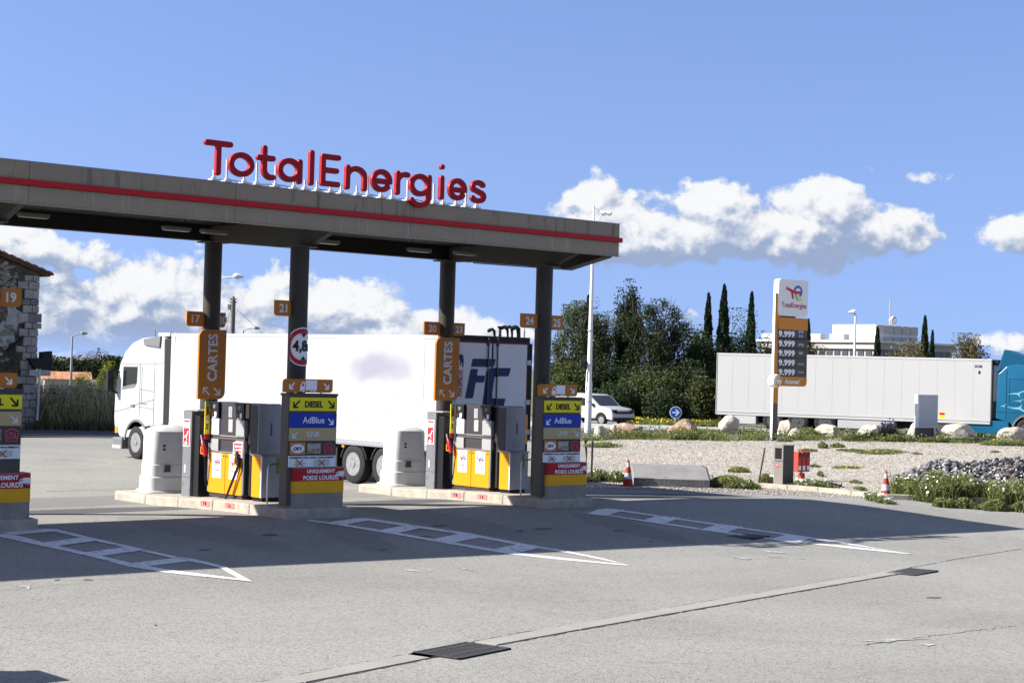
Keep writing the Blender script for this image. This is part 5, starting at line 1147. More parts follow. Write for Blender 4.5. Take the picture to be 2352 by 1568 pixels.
# stone kerb bits left of the block
# boulders
def rock_mesh(seed, sx, sy, sz, sub=3, rough=.22):
    bm = bmesh.new(); bmesh.ops.create_icosphere(bm, subdivisions=sub, radius=1.0); r = np.random.default_rng(seed); pl = r.normal(size=(14, 3)); pl /= np.linalg.norm(pl, axis=1)[:, None]; cut = r.uniform(.58, .95, 14); off = r.uniform(0, 50, 3)
    from mathutils import noise as mn
    for v in bm.verts:
        p = np.array(v.co)
        for n_, c_ in zip(pl, cut):
            d = p @ n_
            if d > c_: p = p - n_ * (d - c_) * .92
        q = Vector(p); k = 1 + rough * .5 * mn.fractal(q * 2.2 + Vector(off), 1., 2., 4)
        v.co = Vector((p[0] * k * sx, p[1] * k * sy, p[2] * k * sz))
    me = bpy.data.meshes.new('rock'); bm.to_mesh(me); bm.free(); return me
m_rk = mat('cream_limestone', (.42, .38, .31), .9, var=.2, vscale=2.5, fine=.15, fscale=9, bump=.8, bscale=6, stain=((.36, .24, .13), 1.4, .58))
m_rk2 = mat('reddish_limestone', (.30, .20, .145), .9, var=.3, vscale=3, fine=.2, fscale=9, bump=.8, bscale=6, stain=((.46, .41, .34), 2.2, .52))
BL = [(1415, 1479, 971, 1003, m_rk2, 'reddish sloping boulder in front of the white van'), (1534, 1599, 965, 1007, m_rk2, 'reddish flat-topped boulder under the blue arrow sign, overgrown in front'), (1653, 1699, 958, 999, m_rk, 'tall cream boulder before the left end of the pale trailer'),
      (1783, 1819, 967, 1002, m_rk, 'cream pointed boulder just right of the totem foot'), (1812, 1838, 986, 1010, m_rk, 'smallest boulder, orange-tinged, right of the totem'), (1873, 1936, 978, 1006, m_rk, 'low cream boulder under the trailer wheels'), (1971, 2033, 979, 1006, m_rk, 'cream boulder before the white side box of the pale trailer'),
      (2085, 2112, 970, 1010, m_rk, 'orange-tinged boulder half hidden behind the blank sign board'), (2165, 2245, 976, 1013, m_rk, 'biggest and whitest boulder, right of the blank sign board'), (2285, 2362, 983, 1018, m_rk, 'cream boulder at the right edge of the picture under the blue cab'), (1636, 1652, 958, 972, m_rk, 'small round rock in the grass left of the tall cream boulder')]
for k, (xa_, xb_, yt_, yb_, m, lab) in enumerate(BL):
    g_ = G((xa_ + xb_) / 2, yb_ - 3); D = float(np.dot(R[:2, 2], g_[:2])); w_ = (xb_ - xa_) * D / FPX; h_ = (yb_ - yt_) * D / FPX
    me = rock_mesh(40 + k, w_ * .60, w_ * .5, h_ * .68); me.materials.append(m)
    o = link('boulder', me, None, (g_[0], g_[1], g_[2] + h_ * .38), (0, 0, -.73)); tag(o, lab, 'boulder', 'boulders along the gravel edge')
for (xc_, w_, yt_, yb_, lab) in ((1376, 27, 977, 1009, 'larger pale concrete stump right of the mast foot'), (1410, 20, 975, 998, 'smaller pale concrete stump beside the reddish boulder')):
    g_ = G(xc_, yb_); D = float(np.dot(R[:2, 2], g_[:2])); w = w_ * D / FPX; h = (yb_ - yt_) * D / FPX
    o = part(MB().lathe([(w * .52, 0), (w * .5, h * .2), (w * .42, h * .75), (w * .36, h * .97), (w * .30, h)], n=14), 'concrete_stump', m_rk, None, sm=True, loc=g_); tag(o, lab, 'concrete stump', 'concrete stumps by the mast')

# unseen box added past the left edge to cast the lower-left corner shadow
q = G(62, 1556); tb_ = thing('shadow_casting_box', 'unseen taupe box added just outside the left edge, casting its shadow into the lower left corner', 'added shadow caster', (q[0] - 1.17 * 1.45, q[1] + .86 * 1.45, ZG(q[0], q[1])))
part(MB().box(-.7, .25, -.3, .3, .08, 1.4), 'body', m_bins, tb_, .03); part(MB().box(-.74, .29, -.34, .34, 1.402, 1.46), 'lid', m_bin, tb_, .02); part(MB().box(-.6, .15, -.2, .2, 0, .079), 'plinth', m_dk, tb_)
# blue arrow sign
D = 82.0; c_ = at_depth(1552, 947, D); zg_ = ZG(c_[0], c_[1]); r = 14.0 * D / FPX
t = thing('direction_sign', 'round blue traffic sign with a white arrow pointing right, above a reddish boulder', 'sign', (c_[0], c_[1], zg_), atan2(R[0][2], R[1][2]) * -1)
part(MB().tube([(0, .03, 0), (0, .03, c_[2] - zg_)], .03, 8), 'post', m_sil, t)
part(MB().lathe([(r, -.01), (r, .01)], (0, 0, c_[2] - zg_), 28, 'y'), 'plate', m_wht, t); part(MB().lathe([(r * .88, -.016), (r * .88, -.011)], (0, 0, c_[2] - zg_), 28, 'y'), 'blue_disc', mat('traffic_blue', (.01, .10, .42), .4), t)
put('arrR', m_wht, t, (0, -.02, c_[2] - zg_), w=r * 1.25, name='arrow')

# blank sign board
D = float(np.dot(R[:2, 2], G(2120, 1012)[:2])); S0 = G(2106, 1012)
def SQ(u, v): p = onY(*Qp(u, v, 4.127, 2440, 1020), S0[1]); return (p[0] - S0[0], p[2] - S0[2])
t = thing('blank_sign_board', 'blank pale grey sign board on a brown foot, in front of the trailer', 'sign board', S0)
a = SQ(1028, 948); b = SQ(1262, 572)
part(MB().box(a[0], b[0], -.02, .16, a[1], b[1]), 'panel', mat('blank_panel', (.50, .50, .50), .5, var=.02), t, .01); part(MB().box(a[0] - .012, a[0] - .001, -.03, .17, a[1] - .0, b[1] + .02), 'side_trim', m_side, t)
for (x0, x1, z0, z1) in ((a[0], b[0] + .02, b[1] + .001, b[1] + .04), (a[0], b[0] + .02, a[1] - .04, a[1] - .001), (b[0] + .001, b[0] + .03, a[1], b[1])): part(MB().box(x0, x1, -.03, .17, z0, z1), 'frame', m_side, t)
a2 = SQ(1018, 1110); b2 = SQ(1225, 955); part(MB().box(a2[0], b2[0], .02, .13, 0, a[1] - .042), 'foot', m_totb, t)
q = SQ(1216, 1110); part(MB().tube([(q[0], -.05, .05), (q[0] + .0, -.03, a[1])], .035, 8), 'prop', m_sil, t); part(MB().lathe([(.36, -.02), (.34, .12), (.30, .18), (.08, .20)], (q[0], -.05, 0), 20), 'prop_base', m_conc, t, sm=True)

# thin posts
def post(px, py, px2, py2, label, r=.025, m=None, name='thin_post', cat='post'):
    g_ = G(px, py); D = float(np.dot(R[:2, 2], g_[:2])); tp_ = at_depth(px2, py2, D)
    o = part(MB().tube([(0, 0, -.05), (tp_[0] - g_[0], tp_[1] - g_[1], tp_[2] - g_[2])], r, 8), name, m or m_dk, None, sm=True, loc=g_); return tag(o, label, cat)
post(1358, 1107, 1361, 1012, 'thin dark upright post right of the rightmost sign pillar', .03)
post(1741, 1114, 1757, 1028, 'thin leaning dark stake left of the taupe bin', .022)

# tall white mast and the street lamps
g_ = G(1350, 996); D = float(np.dot(R[:2, 2], g_[:2])); top = at_depth(1356, 470, D); Hm = top[2] - g_[2]
t = thing('white_mast', 'tall tapering white mast with small floodlights at its top, right of the canopy', 'mast', g_)
m_mast = mat('mast_white', (.66, .66, .65), .4, var=.03)
part(MB().tube([(0, 0, 0), (0, 0, Hm * .22), (0, 0, Hm * .23), (0, 0, Hm * .75), (0, 0, Hm)], [.145, .14, .115, .07, .03], 16), 'pole', m_mast, t, sm=True); part(MB().lathe([(.2, 0), (.2, .06), (.15, .08)], n=14), 'flange', m_sil, t)
part(MB().tube([(0, 0, Hm * .90), (.25, -.25, Hm * .965)], .02, 6), 'arm', m_mast, t); part(MB().tube([(0, 0, Hm * .99), (.3, -.3, Hm * .965)], .014, 6), 'arm', m_mast, t)
for q in (.28, .46): part(MB().lathe([(.05, -.14), (.10, -.05), (.11, .08), (.03, .15)], (0, 0, 0), 12, 'x'), 'floodlight', m_mast, t, loc=(q, -q, Hm * .966), rot=(0, .3, -.7), sm=True)
for q in (.14, .30, .45): part(MB().lathe([(.155, Hm * q), (.155, Hm * q + .03)], n=14), 'strap', m_gry, t)
part(MB().box(-.28, -.15, .0, .04, 1.9, 2.75), 'side_notice', m_wht, t, rot=(0, .05, 0)); part(MB().box(-.285, -.15, -.006, -.001, 2.6, 2.72), 'side_notice_band', m_redp, t, rot=(0, .05, 0)); part(MB().box(-.42, .42, .12, .16, 2.95, 3.25), 'dark_plate', m_dk, t)
def lamp(pxt, pyt, pxb, D, arm, label, m, group, hd=1.0, single=True):
    """street lamp with its post top at a place of the photo; arm = length of the arm and rise, to the right or left"""
    tp_ = at_depth(pxt, pyt, D); bz = ZG(tp_[0], tp_[1]); H_ = tp_[2] - bz
    t = thing('street_lamp', label, 'street lamp', (tp_[0], tp_[1], bz), -atan2(R[0][2], R[1][2]), group)
    part(MB().tube([(0, 0, 0), (0, 0, H_ * .5), (0, 0, H_)], [.09, .075, .055], 10), 'post', m, t, sm=True)
    a, rise = arm; part(MB().tube([(0, 0, H_ - .05), (a * .3, 0, H_ + rise * .6), (a * .8, 0, H_ + rise)], .035, 8), 'arm', m, t, sm=True)
    s_ = 1 if a > 0 else -1
    part(MB().tube([(a * .75, 0, H_ + rise), (a * .85, 0, H_ + rise + .05), (a, 0, H_ + rise + .03), (a + s_ * .28 * hd, 0, H_ + rise - .0)], [.05, .13 * hd, .14 * hd, .03], 10), 'lamp_head', m, t, sm=True)
m_lp = mat('lamp_grey', (.30, .31, .33), .5); m_lpw = mat('lamp_white', (.66, .67, .68), .5)
lamp(166, 772, 163, 118, (.75, .2), 'grey street lamp beyond the road, between the stone house and the white lorry', m_lp, 'street lamps')
lamp(500, 641, 500, 92, (1.05, .15), 'white street lamp head showing beside the first column', m_lpw, 'street lamps', 1.1)
lamp(559, 759, 559, 135, (1.0, .2), 'grey street lamp peeping over the white trailer, left of the second column', m_lp, 'street lamps')
lamp(1965, 722, 1965, 105, (-.12, .12), 'white street lamp rising behind the pale trailer, before the modern building', m_lpw, 'street lamps', 1.1)
# wooden pole
tp_ = at_depth(536, 680, 98); bz = 0; t = thing('wooden_utility_pole', 'old wooden utility pole with a small box, above the white trailer', 'utility pole', (tp_[0], tp_[1], 0), -atan2(R[0][2], R[1][2]))
m_wood = mat('weathered_wood', (.16, .14, .12), .9, var=.3, vscale=8)
part(MB().tube([(0, 0, 0), (0, 0, tp_[2] - .3), (0, 0, tp_[2])], [.17, .13, .05], 10), 'pole', m_wood, t, sm=True); part(MB().box(-.3, -.13, -.1, .1, tp_[2] - .75, tp_[2] - .45), 'box', m_gry, t, .02)
for z, w_ in ((.15, .17), (.32, .19), (.5, .14)): part(MB().box(-w_, w_, -.08, .08, tp_[2] - z - .05, tp_[2] - z + .03), 'insulator_arm', m_wood, t, .02)
part(MB().tube([(.05, 0, tp_[2] - .6), (2.2, .0, 4.2)], .012, 4), 'stay_wire', m_dk, t); part(MB().tube([(-.2, 0, tp_[2] - .9), (-.35, 0, 4.4)], .012, 4), 'stay_wire', m_dk, t)
# fuel vent pipes behind the lorry
Dv = 55.0
for k, (px, pyt, kind) in enumerate([(1133, 756, 'g'), (1149, 749, 'h'), (1163, 750, 'g'), (1173, 750, 'g'), (1186, 750, 'g'), (1190, 751, 'g'), (1205, 748, 's')]):
    tp_ = at_depth(px, pyt, Dv); lab = ['smallest hooded vent pipe, leftmost above the lorry roof', 'tall funnel-topped vent pipe above the lorry roof', 'hooded vent pipe right of the funnel-topped one', 'second hooded vent pipe right of the funnel-topped one', 'left one of the touching pair of hooded vent pipes', 'right one of the touching pair of hooded vent pipes', 'thin straight grey vent pipe, rightmost above the lorry roof'][k]
    t = thing('vent_pipe', lab, 'vent pipe', (tp_[0], tp_[1], 0), -atan2(R[0][2], R[1][2]), 'vent pipes behind the white lorry')
    h = tp_[2]
    if kind == 'g': part(MB().tube([(.05, 0, 0), (.05, 0, h - .22), (.03, 0, h - .05), (-.03, 0, h), (-.10, 0, h - .03)], [.035, .035, .05, .055, .05], 10), 'pipe', m_chs, t, sm=True); part(MB().tube([(-.06, 0, h - .0), (-.14, 0, h - .05), (-.16, 0, h - .1)], [.05, .06, .03], 8), 'hood', m_chs, t)
    elif kind == 'h': part(MB().tube([(0, 0, 0), (0, 0, h - .02)], .035, 10), 'pipe', m_chs, t); part(MB().lathe([(.03, h - .12), (.09, h - .02), (.10, h), (.02, h)], n=12), 'funnel', m_chs, t); [part(MB().lathe([(.05, h - q), (.05, h - q + .05)], n=10), 'collar', m_chs, t) for q in (.2, .3, .4)]
    else: part(MB().tube([(0, 0, 0), (0, 0, h)], .02, 8), 'pipe', m_gry, t); part(MB().box(-.03, .03, -.03, .03, h - .02, h + .02), 'cap', m_gry, t)
# lattice pylon far away
Dp = 420.0; tp_ = at_depth(225, 798, Dp); bs = at_depth(225, 850, Dp); t = thing('electricity_pylon', 'distant lattice electricity pylon above the dark trees', 'pylon', (bs[0], bs[1], 0), -atan2(R[0][2], R[1][2]))
H_ = tp_[2]; mb = MB(); m_pyl = mat('pylon_steel', (.22, .24, .28), .6)
def hw_(z): return max(.12, 1.9 * (1 - z / H_) ** 1.1)
zs_ = [H_ * q for q in (0, .25, .45, .6, .72, .82, .9, 1.0)]
for a, b in zip(zs_[:-1], zs_[1:]):
    for s in (-1, 1):
        for y in (-1, 1): mb.tube([(s * hw_(a), y * hw_(a), a), (s * hw_(b), y * hw_(b), b)], .09, 4, False)
        mb.tube([(s * hw_(a), -hw_(a), a), (-s * hw_(b), -hw_(b), b)], .07, 4, False); mb.tube([(s * hw_(a), hw_(a), a), (-s * hw_(b), hw_(b), b)], .07, 4, False)
part(mb, 'lattice_tower', m_pyl, t)
for q, w_ in ((.80, 2.3), (.66, 3.2), (.5, 3.0)): 
    z = H_ * q; mb = MB(); mb.tube([(-w_, 0, z), (w_, 0, z)], .08, 4); mb.tube([(-w_, 0, z), (0, 0, z + .9)], .06, 4); mb.tube([(w_, 0, z), (0, 0, z + .9)], .06, 4); mb.tube([(-w_, 0, z), (-w_, 0, z - .6)], .05, 4); mb.tube([(w_, 0, z), (w_, 0, z - .6)], .05, 4); part(mb, 'crossarm', m_pyl, t)

# ---------------------------------------------------------------- stone house at the left
m_stw = mat('old_stone_render', (.07, .058, .045), .95, var=.5, vscale=1.3, fine=.4, fscale=9, bump=1.0, bscale=7, stain=((.20, .18, .15), .9, .60))
m_quo = mat('dressed_stone', (.29, .27, .245), .9, var=.2, vscale=1.6, fine=.2, fscale=12, bump=.4, stain=((.18, .17, .16), 2.0, .6)); m_quod = mat('dark_dressed_stone', (.16, .155, .165), .9, var=.2, vscale=3)
m_rub = mat('rubble_stone', (.17, .155, .13), .95, var=.5, vscale=4, bump=.5); m_tile = mat('brown_roof_tile', (.13, .075, .05), .85, var=.35, vscale=3); m_plas = mat('flaking_plaster', (.30, .30, .29), .9, var=.15, vscale=3)
YH = 69.0
def HQ(px, py): p = onY(px, py, YH); return p[0], p[2]
hx1, hz1 = HQ(88.5, 628); hx0 = hx1 - 10.5; slope = (HQ(0, 583)[1] - HQ(90, 622)[1]) / (HQ(90, 622)[0] - HQ(0, 583)[0]); hz0 = hz1 + slope * (hx1 - (hx0 + hx1) / 2)
xm = (hx0 + hx1) / 2; H0 = (xm, YH + 4, 0)
t = thing('stone_house', 'old stone house with white corner stones and a tiled gable roof at the left edge', 'house', H0)
part(MB().prism([(hx0 - xm, -.2), (hx1 - xm, -.2), (hx1 - xm, hz1), (0, hz0), (hx0 - xm, hz1)], -4, 4, 'y'), 'wall', m_stw, t)
# roof of single tiles along the visible gable edge
mb = MB()
for s in (-1, 1):
    mb.prism([(0, hz0 + .04), (s * (hx1 - xm + .45), hz1 - slope * .45 + .04), (s * (hx1 - xm + .45), hz1 - slope * .45 + .12), (0, hz0 + .13)], -4.2, 4.2, 'y')
part(mb, 'roof', m_tile, t)
tl = MB(); tl.tube([(0, -.22, 0), (0, .2, .03)], [.10, .085], 8); 
nt_ = int((hx1 - xm + .45) / .34)
tme = MB(); tme.prism([(-.19, -.03), (.19, -.05), (.19, .0), (.1, .045), (-.1, .055), (-.19, .02)], -.25, .25, 'y'); tm = tme.mesh('roof_tile', m_tile)
for k in range(nt_ + 1):
    x = .17 + k * .34; link('roof_tile', tm, t, (x, -4.12, hz0 + .17 - slope * x), (0, atan2(slope, 1) + random.uniform(-.03, .03), random.uniform(-.05, .05)))
    link('roof_tile', tm, t, (x, -3.62, hz0 + .18 - slope * x), (0, atan2(slope, 1) + random.uniform(-.03, .03), 0))
# quoins, alternately long and short
qs = [(84.5, 626, 40, 1), (95, 10, 0, 0)]
qrow = [(.0, .33, 1), (.0, .42, 0), (.0, .30, 0), (.0, .34, 2), (.0, .30, 0), (.15, .40, 0), (.18, .28, 1), (.0, .38, 0), (.0, .27, 0), (.0, .33, 1), (.0, .38, 0), (.0, .36, 1), (.0, .38, 0), (.0, .42, 1), (.0, .30, 0)]
z = hz1 - .10; k = 0
while z > .2:
    h_ = .27 + .06 * ((k * 7) % 3); w_ = (.62, .92, .62, .70, .66, .85, .55, .8)[k % 8]; protr = .16 if k in (5, 6) else 0
    mm = m_quod if k in (3,) else m_quo
    sp = .40 + .1 * ((k * 3) % 2)
    part(MB().box(hx1 - xm - w_, hx1 - xm - w_ * sp - .012, -4.05 - .02 * (k % 3), -3.9, z - h_ + .025, z), 'quoin_stone', mm, t, .02)
    part(MB().box(hx1 - xm - w_ * sp + .012, hx1 - xm + .03 + protr, -4.05 - .02 * ((k + 1) % 3), -3.5, z - h_ + .025, z), 'quoin_stone', m_quod if k in (3, 5) else m_quo, t, .02)
    z -= h_; k += 1
for k in range(120):
    x = random.uniform(HQ(-25, 600)[0], hx1 - 1.0) - xm; top_ = hz0 - slope * abs(x) - .15; z = random.uniform(.5, top_) if k % 2 else random.uniform(top_ - 1.3, top_)
    me = rock_mesh(300 + k % 6, .15, .05, .10, 1); me.materials.append(m_rub if k % 5 else m_quo)
    link('rubble_stone', me, t, (x, -4.02, z), (0, random.uniform(-.4, .4), 0), (random.uniform(.6, 1.5),) * 3)
for key, px, py, w_, h_ in (('blob', 33, 725, .95, 1.25), ('blob', 12, 770, .9, 1.3), ('blob', 62, 668, .2, .3)):
    q = HQ(px, py); put(key, m_plas, t, (q[0] - xm, -4.015, q[1]), w=w_, h=h_, name='plaster_patch')
q = HQ(12, 806); q2 = HQ(48, 772); part(MB().tube([(q[0] - xm, -4.05, q[1]), (q2[0] - xm, -4.25, q2[1])], .06, 6), 'broken_beam', m_chs, t)
q0 = HQ(60, 820); q1 = HQ(111, 845)
part(MB().prism([(HQ(a_, b_)[0] - xm, HQ(a_, b_)[1]) for a_, b_ in ((58, 822), (89, 822), (89, 808), (111, 806), (111, 850), (72, 846))], -4.35, -4.0, 'y'), 'dark_awning', m_chs, t)
part(MB().box(HQ(90, 0)[0] - xm, HQ(110, 0)[0] - xm, -3.9, -1, 0, HQ(0, 812)[1] - .4), 'side_lean_to', m_chs, t)
q0 = HQ(58, 862); q1 = HQ(106, 850); part(MB().box(q0[0] - xm, q1[0] - xm, -4.4, -4.36, q0[1], q1[1]), 'street_name_plate', m_beige, t); put(KEYS['nums'], m_scr, t, ((q0[0] + q1[0]) / 2 - xm + .3, -4.405, (q0[1] + q1[1]) / 2), w=.8, h=.06)
q0 = HQ(106, 0); part(MB().tube([(q0[0] - xm, -4.42, .4), (q0[0] - xm + .05, -4.42, HQ(0, 845)[1])], .05, 8), 'downpipe', mat('downpipe_white', (.45, .47, .52), .5), t)

# far house with an orange roof and a white wall, left
m_orf = mat('terracotta_roof', (.42, .19, .10), .85, var=.2, vscale=1); m_wal = mat('cream_wall', (.50, .47, .42), .9)
p_ = at_depth(152, 868, 125); t = thing('orange_roofed_house', 'low distant house with an orange tiled roof behind the dry hedge', 'house', (p_[0], p_[1], 0), -.45)
w_ = 1.5
part(MB().box(-w_, w_, -2, 2, 0, p_[2]), 'wall', m_wal, t); part(MB().prism([(-2.3, p_[2] - .05), (2.3, p_[2] - .05), (0, p_[2] + .45)], -w_ - .2, w_ + .2, 'x'), 'roof', m_orf, t); part(MB().box(.9, 1.3, -2.02, -2.0, p_[2] - 1.2, p_[2] - .2), 'window', m_lglass, t)
p_ = at_depth(226, 880, 105); t = thing('white_garden_wall', 'long low white wall showing above the dry hedge', 'wall', (p_[0], p_[1], 0), -.6)
part(MB().box(-1.2, 1.2, -.12, .12, 0, p_[2]), 'wall', mat('white_wall', (.55, .55, .54), .8, var=.05), t); part(MB().box(-1.25, 1.25, -.16, .16, p_[2] + .002, p_[2] + .08), 'coping', m_wal, t)

# modern white building on the right
Dm = 190.0
A0 = at_depth(2010, 808, Dm)
def MX(px, py): p = onX(px, py, A0[0]); return p
t = thing('modern_building', 'long low modern grey building with a white rooftop block, far behind the pale trailer', 'building', (A0[0], A0[1], 0))
yL = onX(1912, 750, A0[0])[1] - A0[1]; xR = onY(2108, 752, A0[1])[0] - A0[0]; zTop = onX(2008, 745, A0[0])[2]; zBot = onX(2008, 797, A0[0])[2]
m_bw = mat('building_white', (.62, .61, .58), .8, var=.03); m_bg = mat('building_grey', (.34, .33, .32), .8, var=.05); m_bwin = mat('building_window', (.05, .055, .065), .2); m_mesh_ = mat('screen_panel', (.42, .41, .37), .7, var=.06)
part(MB().box(.001, xR, 0, yL, zBot, zTop), 'rooftop_block', m_bw, t, .05)
for k in range(5):
    a = xR * k / 5 + .1; b = xR * (k + 1) / 5 - .1
    for j in range(2): part(MB().box(a, b, -.12, -.001, zBot + .3 + j * (zTop - zBot) / 2, zBot + (j + 1) * (zTop - zBot) / 2 - .05), 'screen_panel', m_mesh_, t)
yLL = onX(1870, 800, A0[0] - 2)[1] - A0[1]; xRR = onY(2170, 800, A0[1])[0] - A0[0]
zg2 = onX(1880, 785, A0[0] - 2)[2]
part(MB().box(-2, xRR, -1.5, yLL + 8, zg2 - .7, zg2), 'roof_band', m_bg, t); part(MB().box(-1.7, xRR - .3, -1.2, yLL + 8, 0, zg2 - .71), 'wall', m_bg, t)
part(MB().box(-2.3, xRR + .2, -1.8, yLL + 8.2, zg2 + .003, zg2 + .22), 'parapet', m_bw, t)
n = 14
for k in range(n):
    y = -1 + (yLL + 8) * k / n; part(MB().box(-1.78, -1.701, y + .15, y + (yLL + 8) / n - .15, zg2 - 3.6, zg2 - .8), 'window', m_bwin, t)
for k in range(12):
    x = -1.5 + (xRR + 1) * k / 12; part(MB().box(x + .12, x + xRR / 12 - .12, -1.28, -1.201, zg2 - 3.6, zg2 - .8), 'window', m_bwin, t)
for k in range(4): part(MB().box(-1.5, -.6, 3 + k * 3.2, 5 + k * 3.2, zg2 + .225, zg2 + .9), 'roof_unit', m_gry, t, .05)
part(MB().lathe([(.1, 0), (.35, .1), (.5, .25), (.52, .35)], (0, 0, 0), 16, 'x'), 'satellite_dish', m_gry, t, loc=(xR - .8, 3, zTop + .7)); part(MB().tube([(xR - 1, 3, zTop), (xR - 1, 3, zTop + 3)], .08, 6), 'aerial_mast', m_gry, t)
# ---------------------------------------------------------------- vegetation
def leaf_mat(name, cols, trans=.25, rough=.65):
    m = bpy.data.materials.new(name); m.use_nodes = True; nt = m.node_tree; b = nt.nodes['Principled BSDF']
    a = nt.nodes.new('ShaderNodeAttribute'); a.attribute_name = 'tint'; r = nt.nodes.new('ShaderNodeValToRGB')
    cr = r.color_ramp
    while len(cr.elements) < len(cols): cr.elements.new(.5)
    for k, c in enumerate(cols): cr.elements[k].position = k / (len(cols) - 1); cr.elements[k].color = (*c, 1)
    nt.links.new(a.outputs['Fac'], r.inputs[0]); nt.links.new(r.outputs[0], b.inputs['Base Color']); b.inputs['Roughness'].default_value = rough; b.inputs['Specular IOR Level'].default_value = .2
    if trans:
        tr = nt.nodes.new('ShaderNodeBsdfTranslucent'); nt.links.new(r.outputs[0], tr.inputs[0]); mx_ = nt.nodes.new('ShaderNodeMixShader'); mx_.inputs[0].default_value = trans
        nt.links.new(b.outputs[0], mx_.inputs[1]); nt.links.new(tr.outputs[0], mx_.inputs[2]); nt.links.new(mx_.outputs[0], nt.nodes['Material Output'].inputs[0])
    return m
def faces_mesh(name, P0, U, V, m, tint, tri=False):
    """many small quads: centre - U - V ... ; arrays (n,3)"""
    n = len(P0)
    if tri: vs = np.stack([P0 - U, P0 + U, P0 + V], 1)
    else: vs = np.stack([P0 - U * .5, P0 + V * .5 - U * .05, P0 + U * .5, P0 - V * .5 - U * .05], 1)
    k = vs.shape[1]; me = bpy.data.meshes.new(name); me.vertices.add(n * k); me.vertices.foreach_set('co', vs.reshape(-1).astype(np.float32))
    me.loops.add(n * k); me.loops.foreach_set('vertex_index', np.arange(n * k, dtype=np.int32)); me.polygons.add(n); me.polygons.foreach_set('loop_start', np.arange(0, n * k, k, dtype=np.int32)); me.update(calc_edges=True)
    at = me.attributes.new('tint', 'FLOAT', 'FACE'); at.data.foreach_set('value', np.clip(tint, 0, 1).astype(np.float32)); me.materials.append(m); return me
def unit(n): v = rng.normal(size=(n, 3)); return v / np.linalg.norm(v, axis=1)[:, None]
def leaves(C, size, m, name='crown', aspect=2.0, tint=None, up=0.0, tri=False):
    n = len(C); a = unit(n); a[:, 2] += up; a /= np.linalg.norm(a, axis=1)[:, None]; b = np.cross(a, unit(n)); b /= np.linalg.norm(b, axis=1)[:, None] + 1e-9
    s_ = size * rng.uniform(.6, 1.4, n)[:, None]
    t_ = rng.random(n) if tint is None else np.clip(tint + rng.normal(0, .18, n), 0, 1)
    return faces_mesh(name, C, a * s_ * (1 if not tri else .35), b * s_ / aspect if not tri else a * s_, m, t_)
M_DK = leaf_mat('dark_evergreen', [(.012, .022, .010), (.026, .042, .015), (.055, .075, .025)])
M_CY = leaf_mat('cypress_green', [(.010, .022, .014), (.022, .042, .020), (.045, .07, .03)], .1)
M_OL = leaf_mat('olive_green', [(.03, .042, .014), (.065, .08, .024), (.12, .13, .04)])
M_YG = leaf_mat('yellow_green', [(.08, .10, .015), (.17, .20, .02), (.30, .31, .03)], .35)
M_BR = leaf_mat('brownish_shrub', [(.06, .05, .025), (.12, .10, .045), (.20, .16, .07)], .15)
M_GR = leaf_mat('fresh_grass', [(.07, .09, .02), (.13, .155, .035), (.22, .23, .07)], .3)
M_DRY = leaf_mat('dry_grass', [(.20, .165, .08), (.42, .36, .20), (.62, .55, .34)], .4)
M_WD = leaf_mat('weed_green', [(.06, .08, .025), (.14, .165, .055), (.26, .27, .11)], .3)
M_FW = leaf_mat('white_petals', [(.6, .6, .5), (.8, .8, .72)], .2); M_FY = leaf_mat('yellow_petals', [(.65, .42, .01), (.8, .62, .02)], .2); M_FP = leaf_mat('purple_petals', [(.2, .08, .35), (.35, .18, .5)], .2)
m_bark = mat('grey_bark', (.11, .09, .07), .95, var=.35, vscale=6, bump=.5)
RGT = np.array([R[0][0], R[1][0], 0]); RGT /= np.linalg.norm(RGT); FW = np.array([FWD.x, FWD.y, 0])
def clumps(c, rad, K, n, spread=.28, shell=.25, sq=1.0):
    """leaf positions in K clumps spread through an ellipsoid whose axes are right, forward, up"""
    d = unit(K); rr = rng.uniform(shell ** 3, 1, K) ** (1 / 3.); q = d * rr[:, None]
    q[:, 2] = np.where(q[:, 2] < 0, q[:, 2] * sq, q[:, 2])
    k = rng.integers(0, K, n); off = np.clip(rng.normal(size=(n, 3)), -1.7, 1.7) * spread; cs = rng.uniform(.6, 1.3, K)[k][:, None]
    p = q[k] + off * cs; p *= np.array(rad)
    tint = (.35 + .3 * rng.random(K))[k]
    return np.array(c) + p[:, :1] * RGT + p[:, 1:2] * FW + p[:, 2:] * np.array([0, 0, 1]), tint
def put_plant(root, name, me): me.transform(Matrix.Translation(-root.location)); return link(name, me, root)
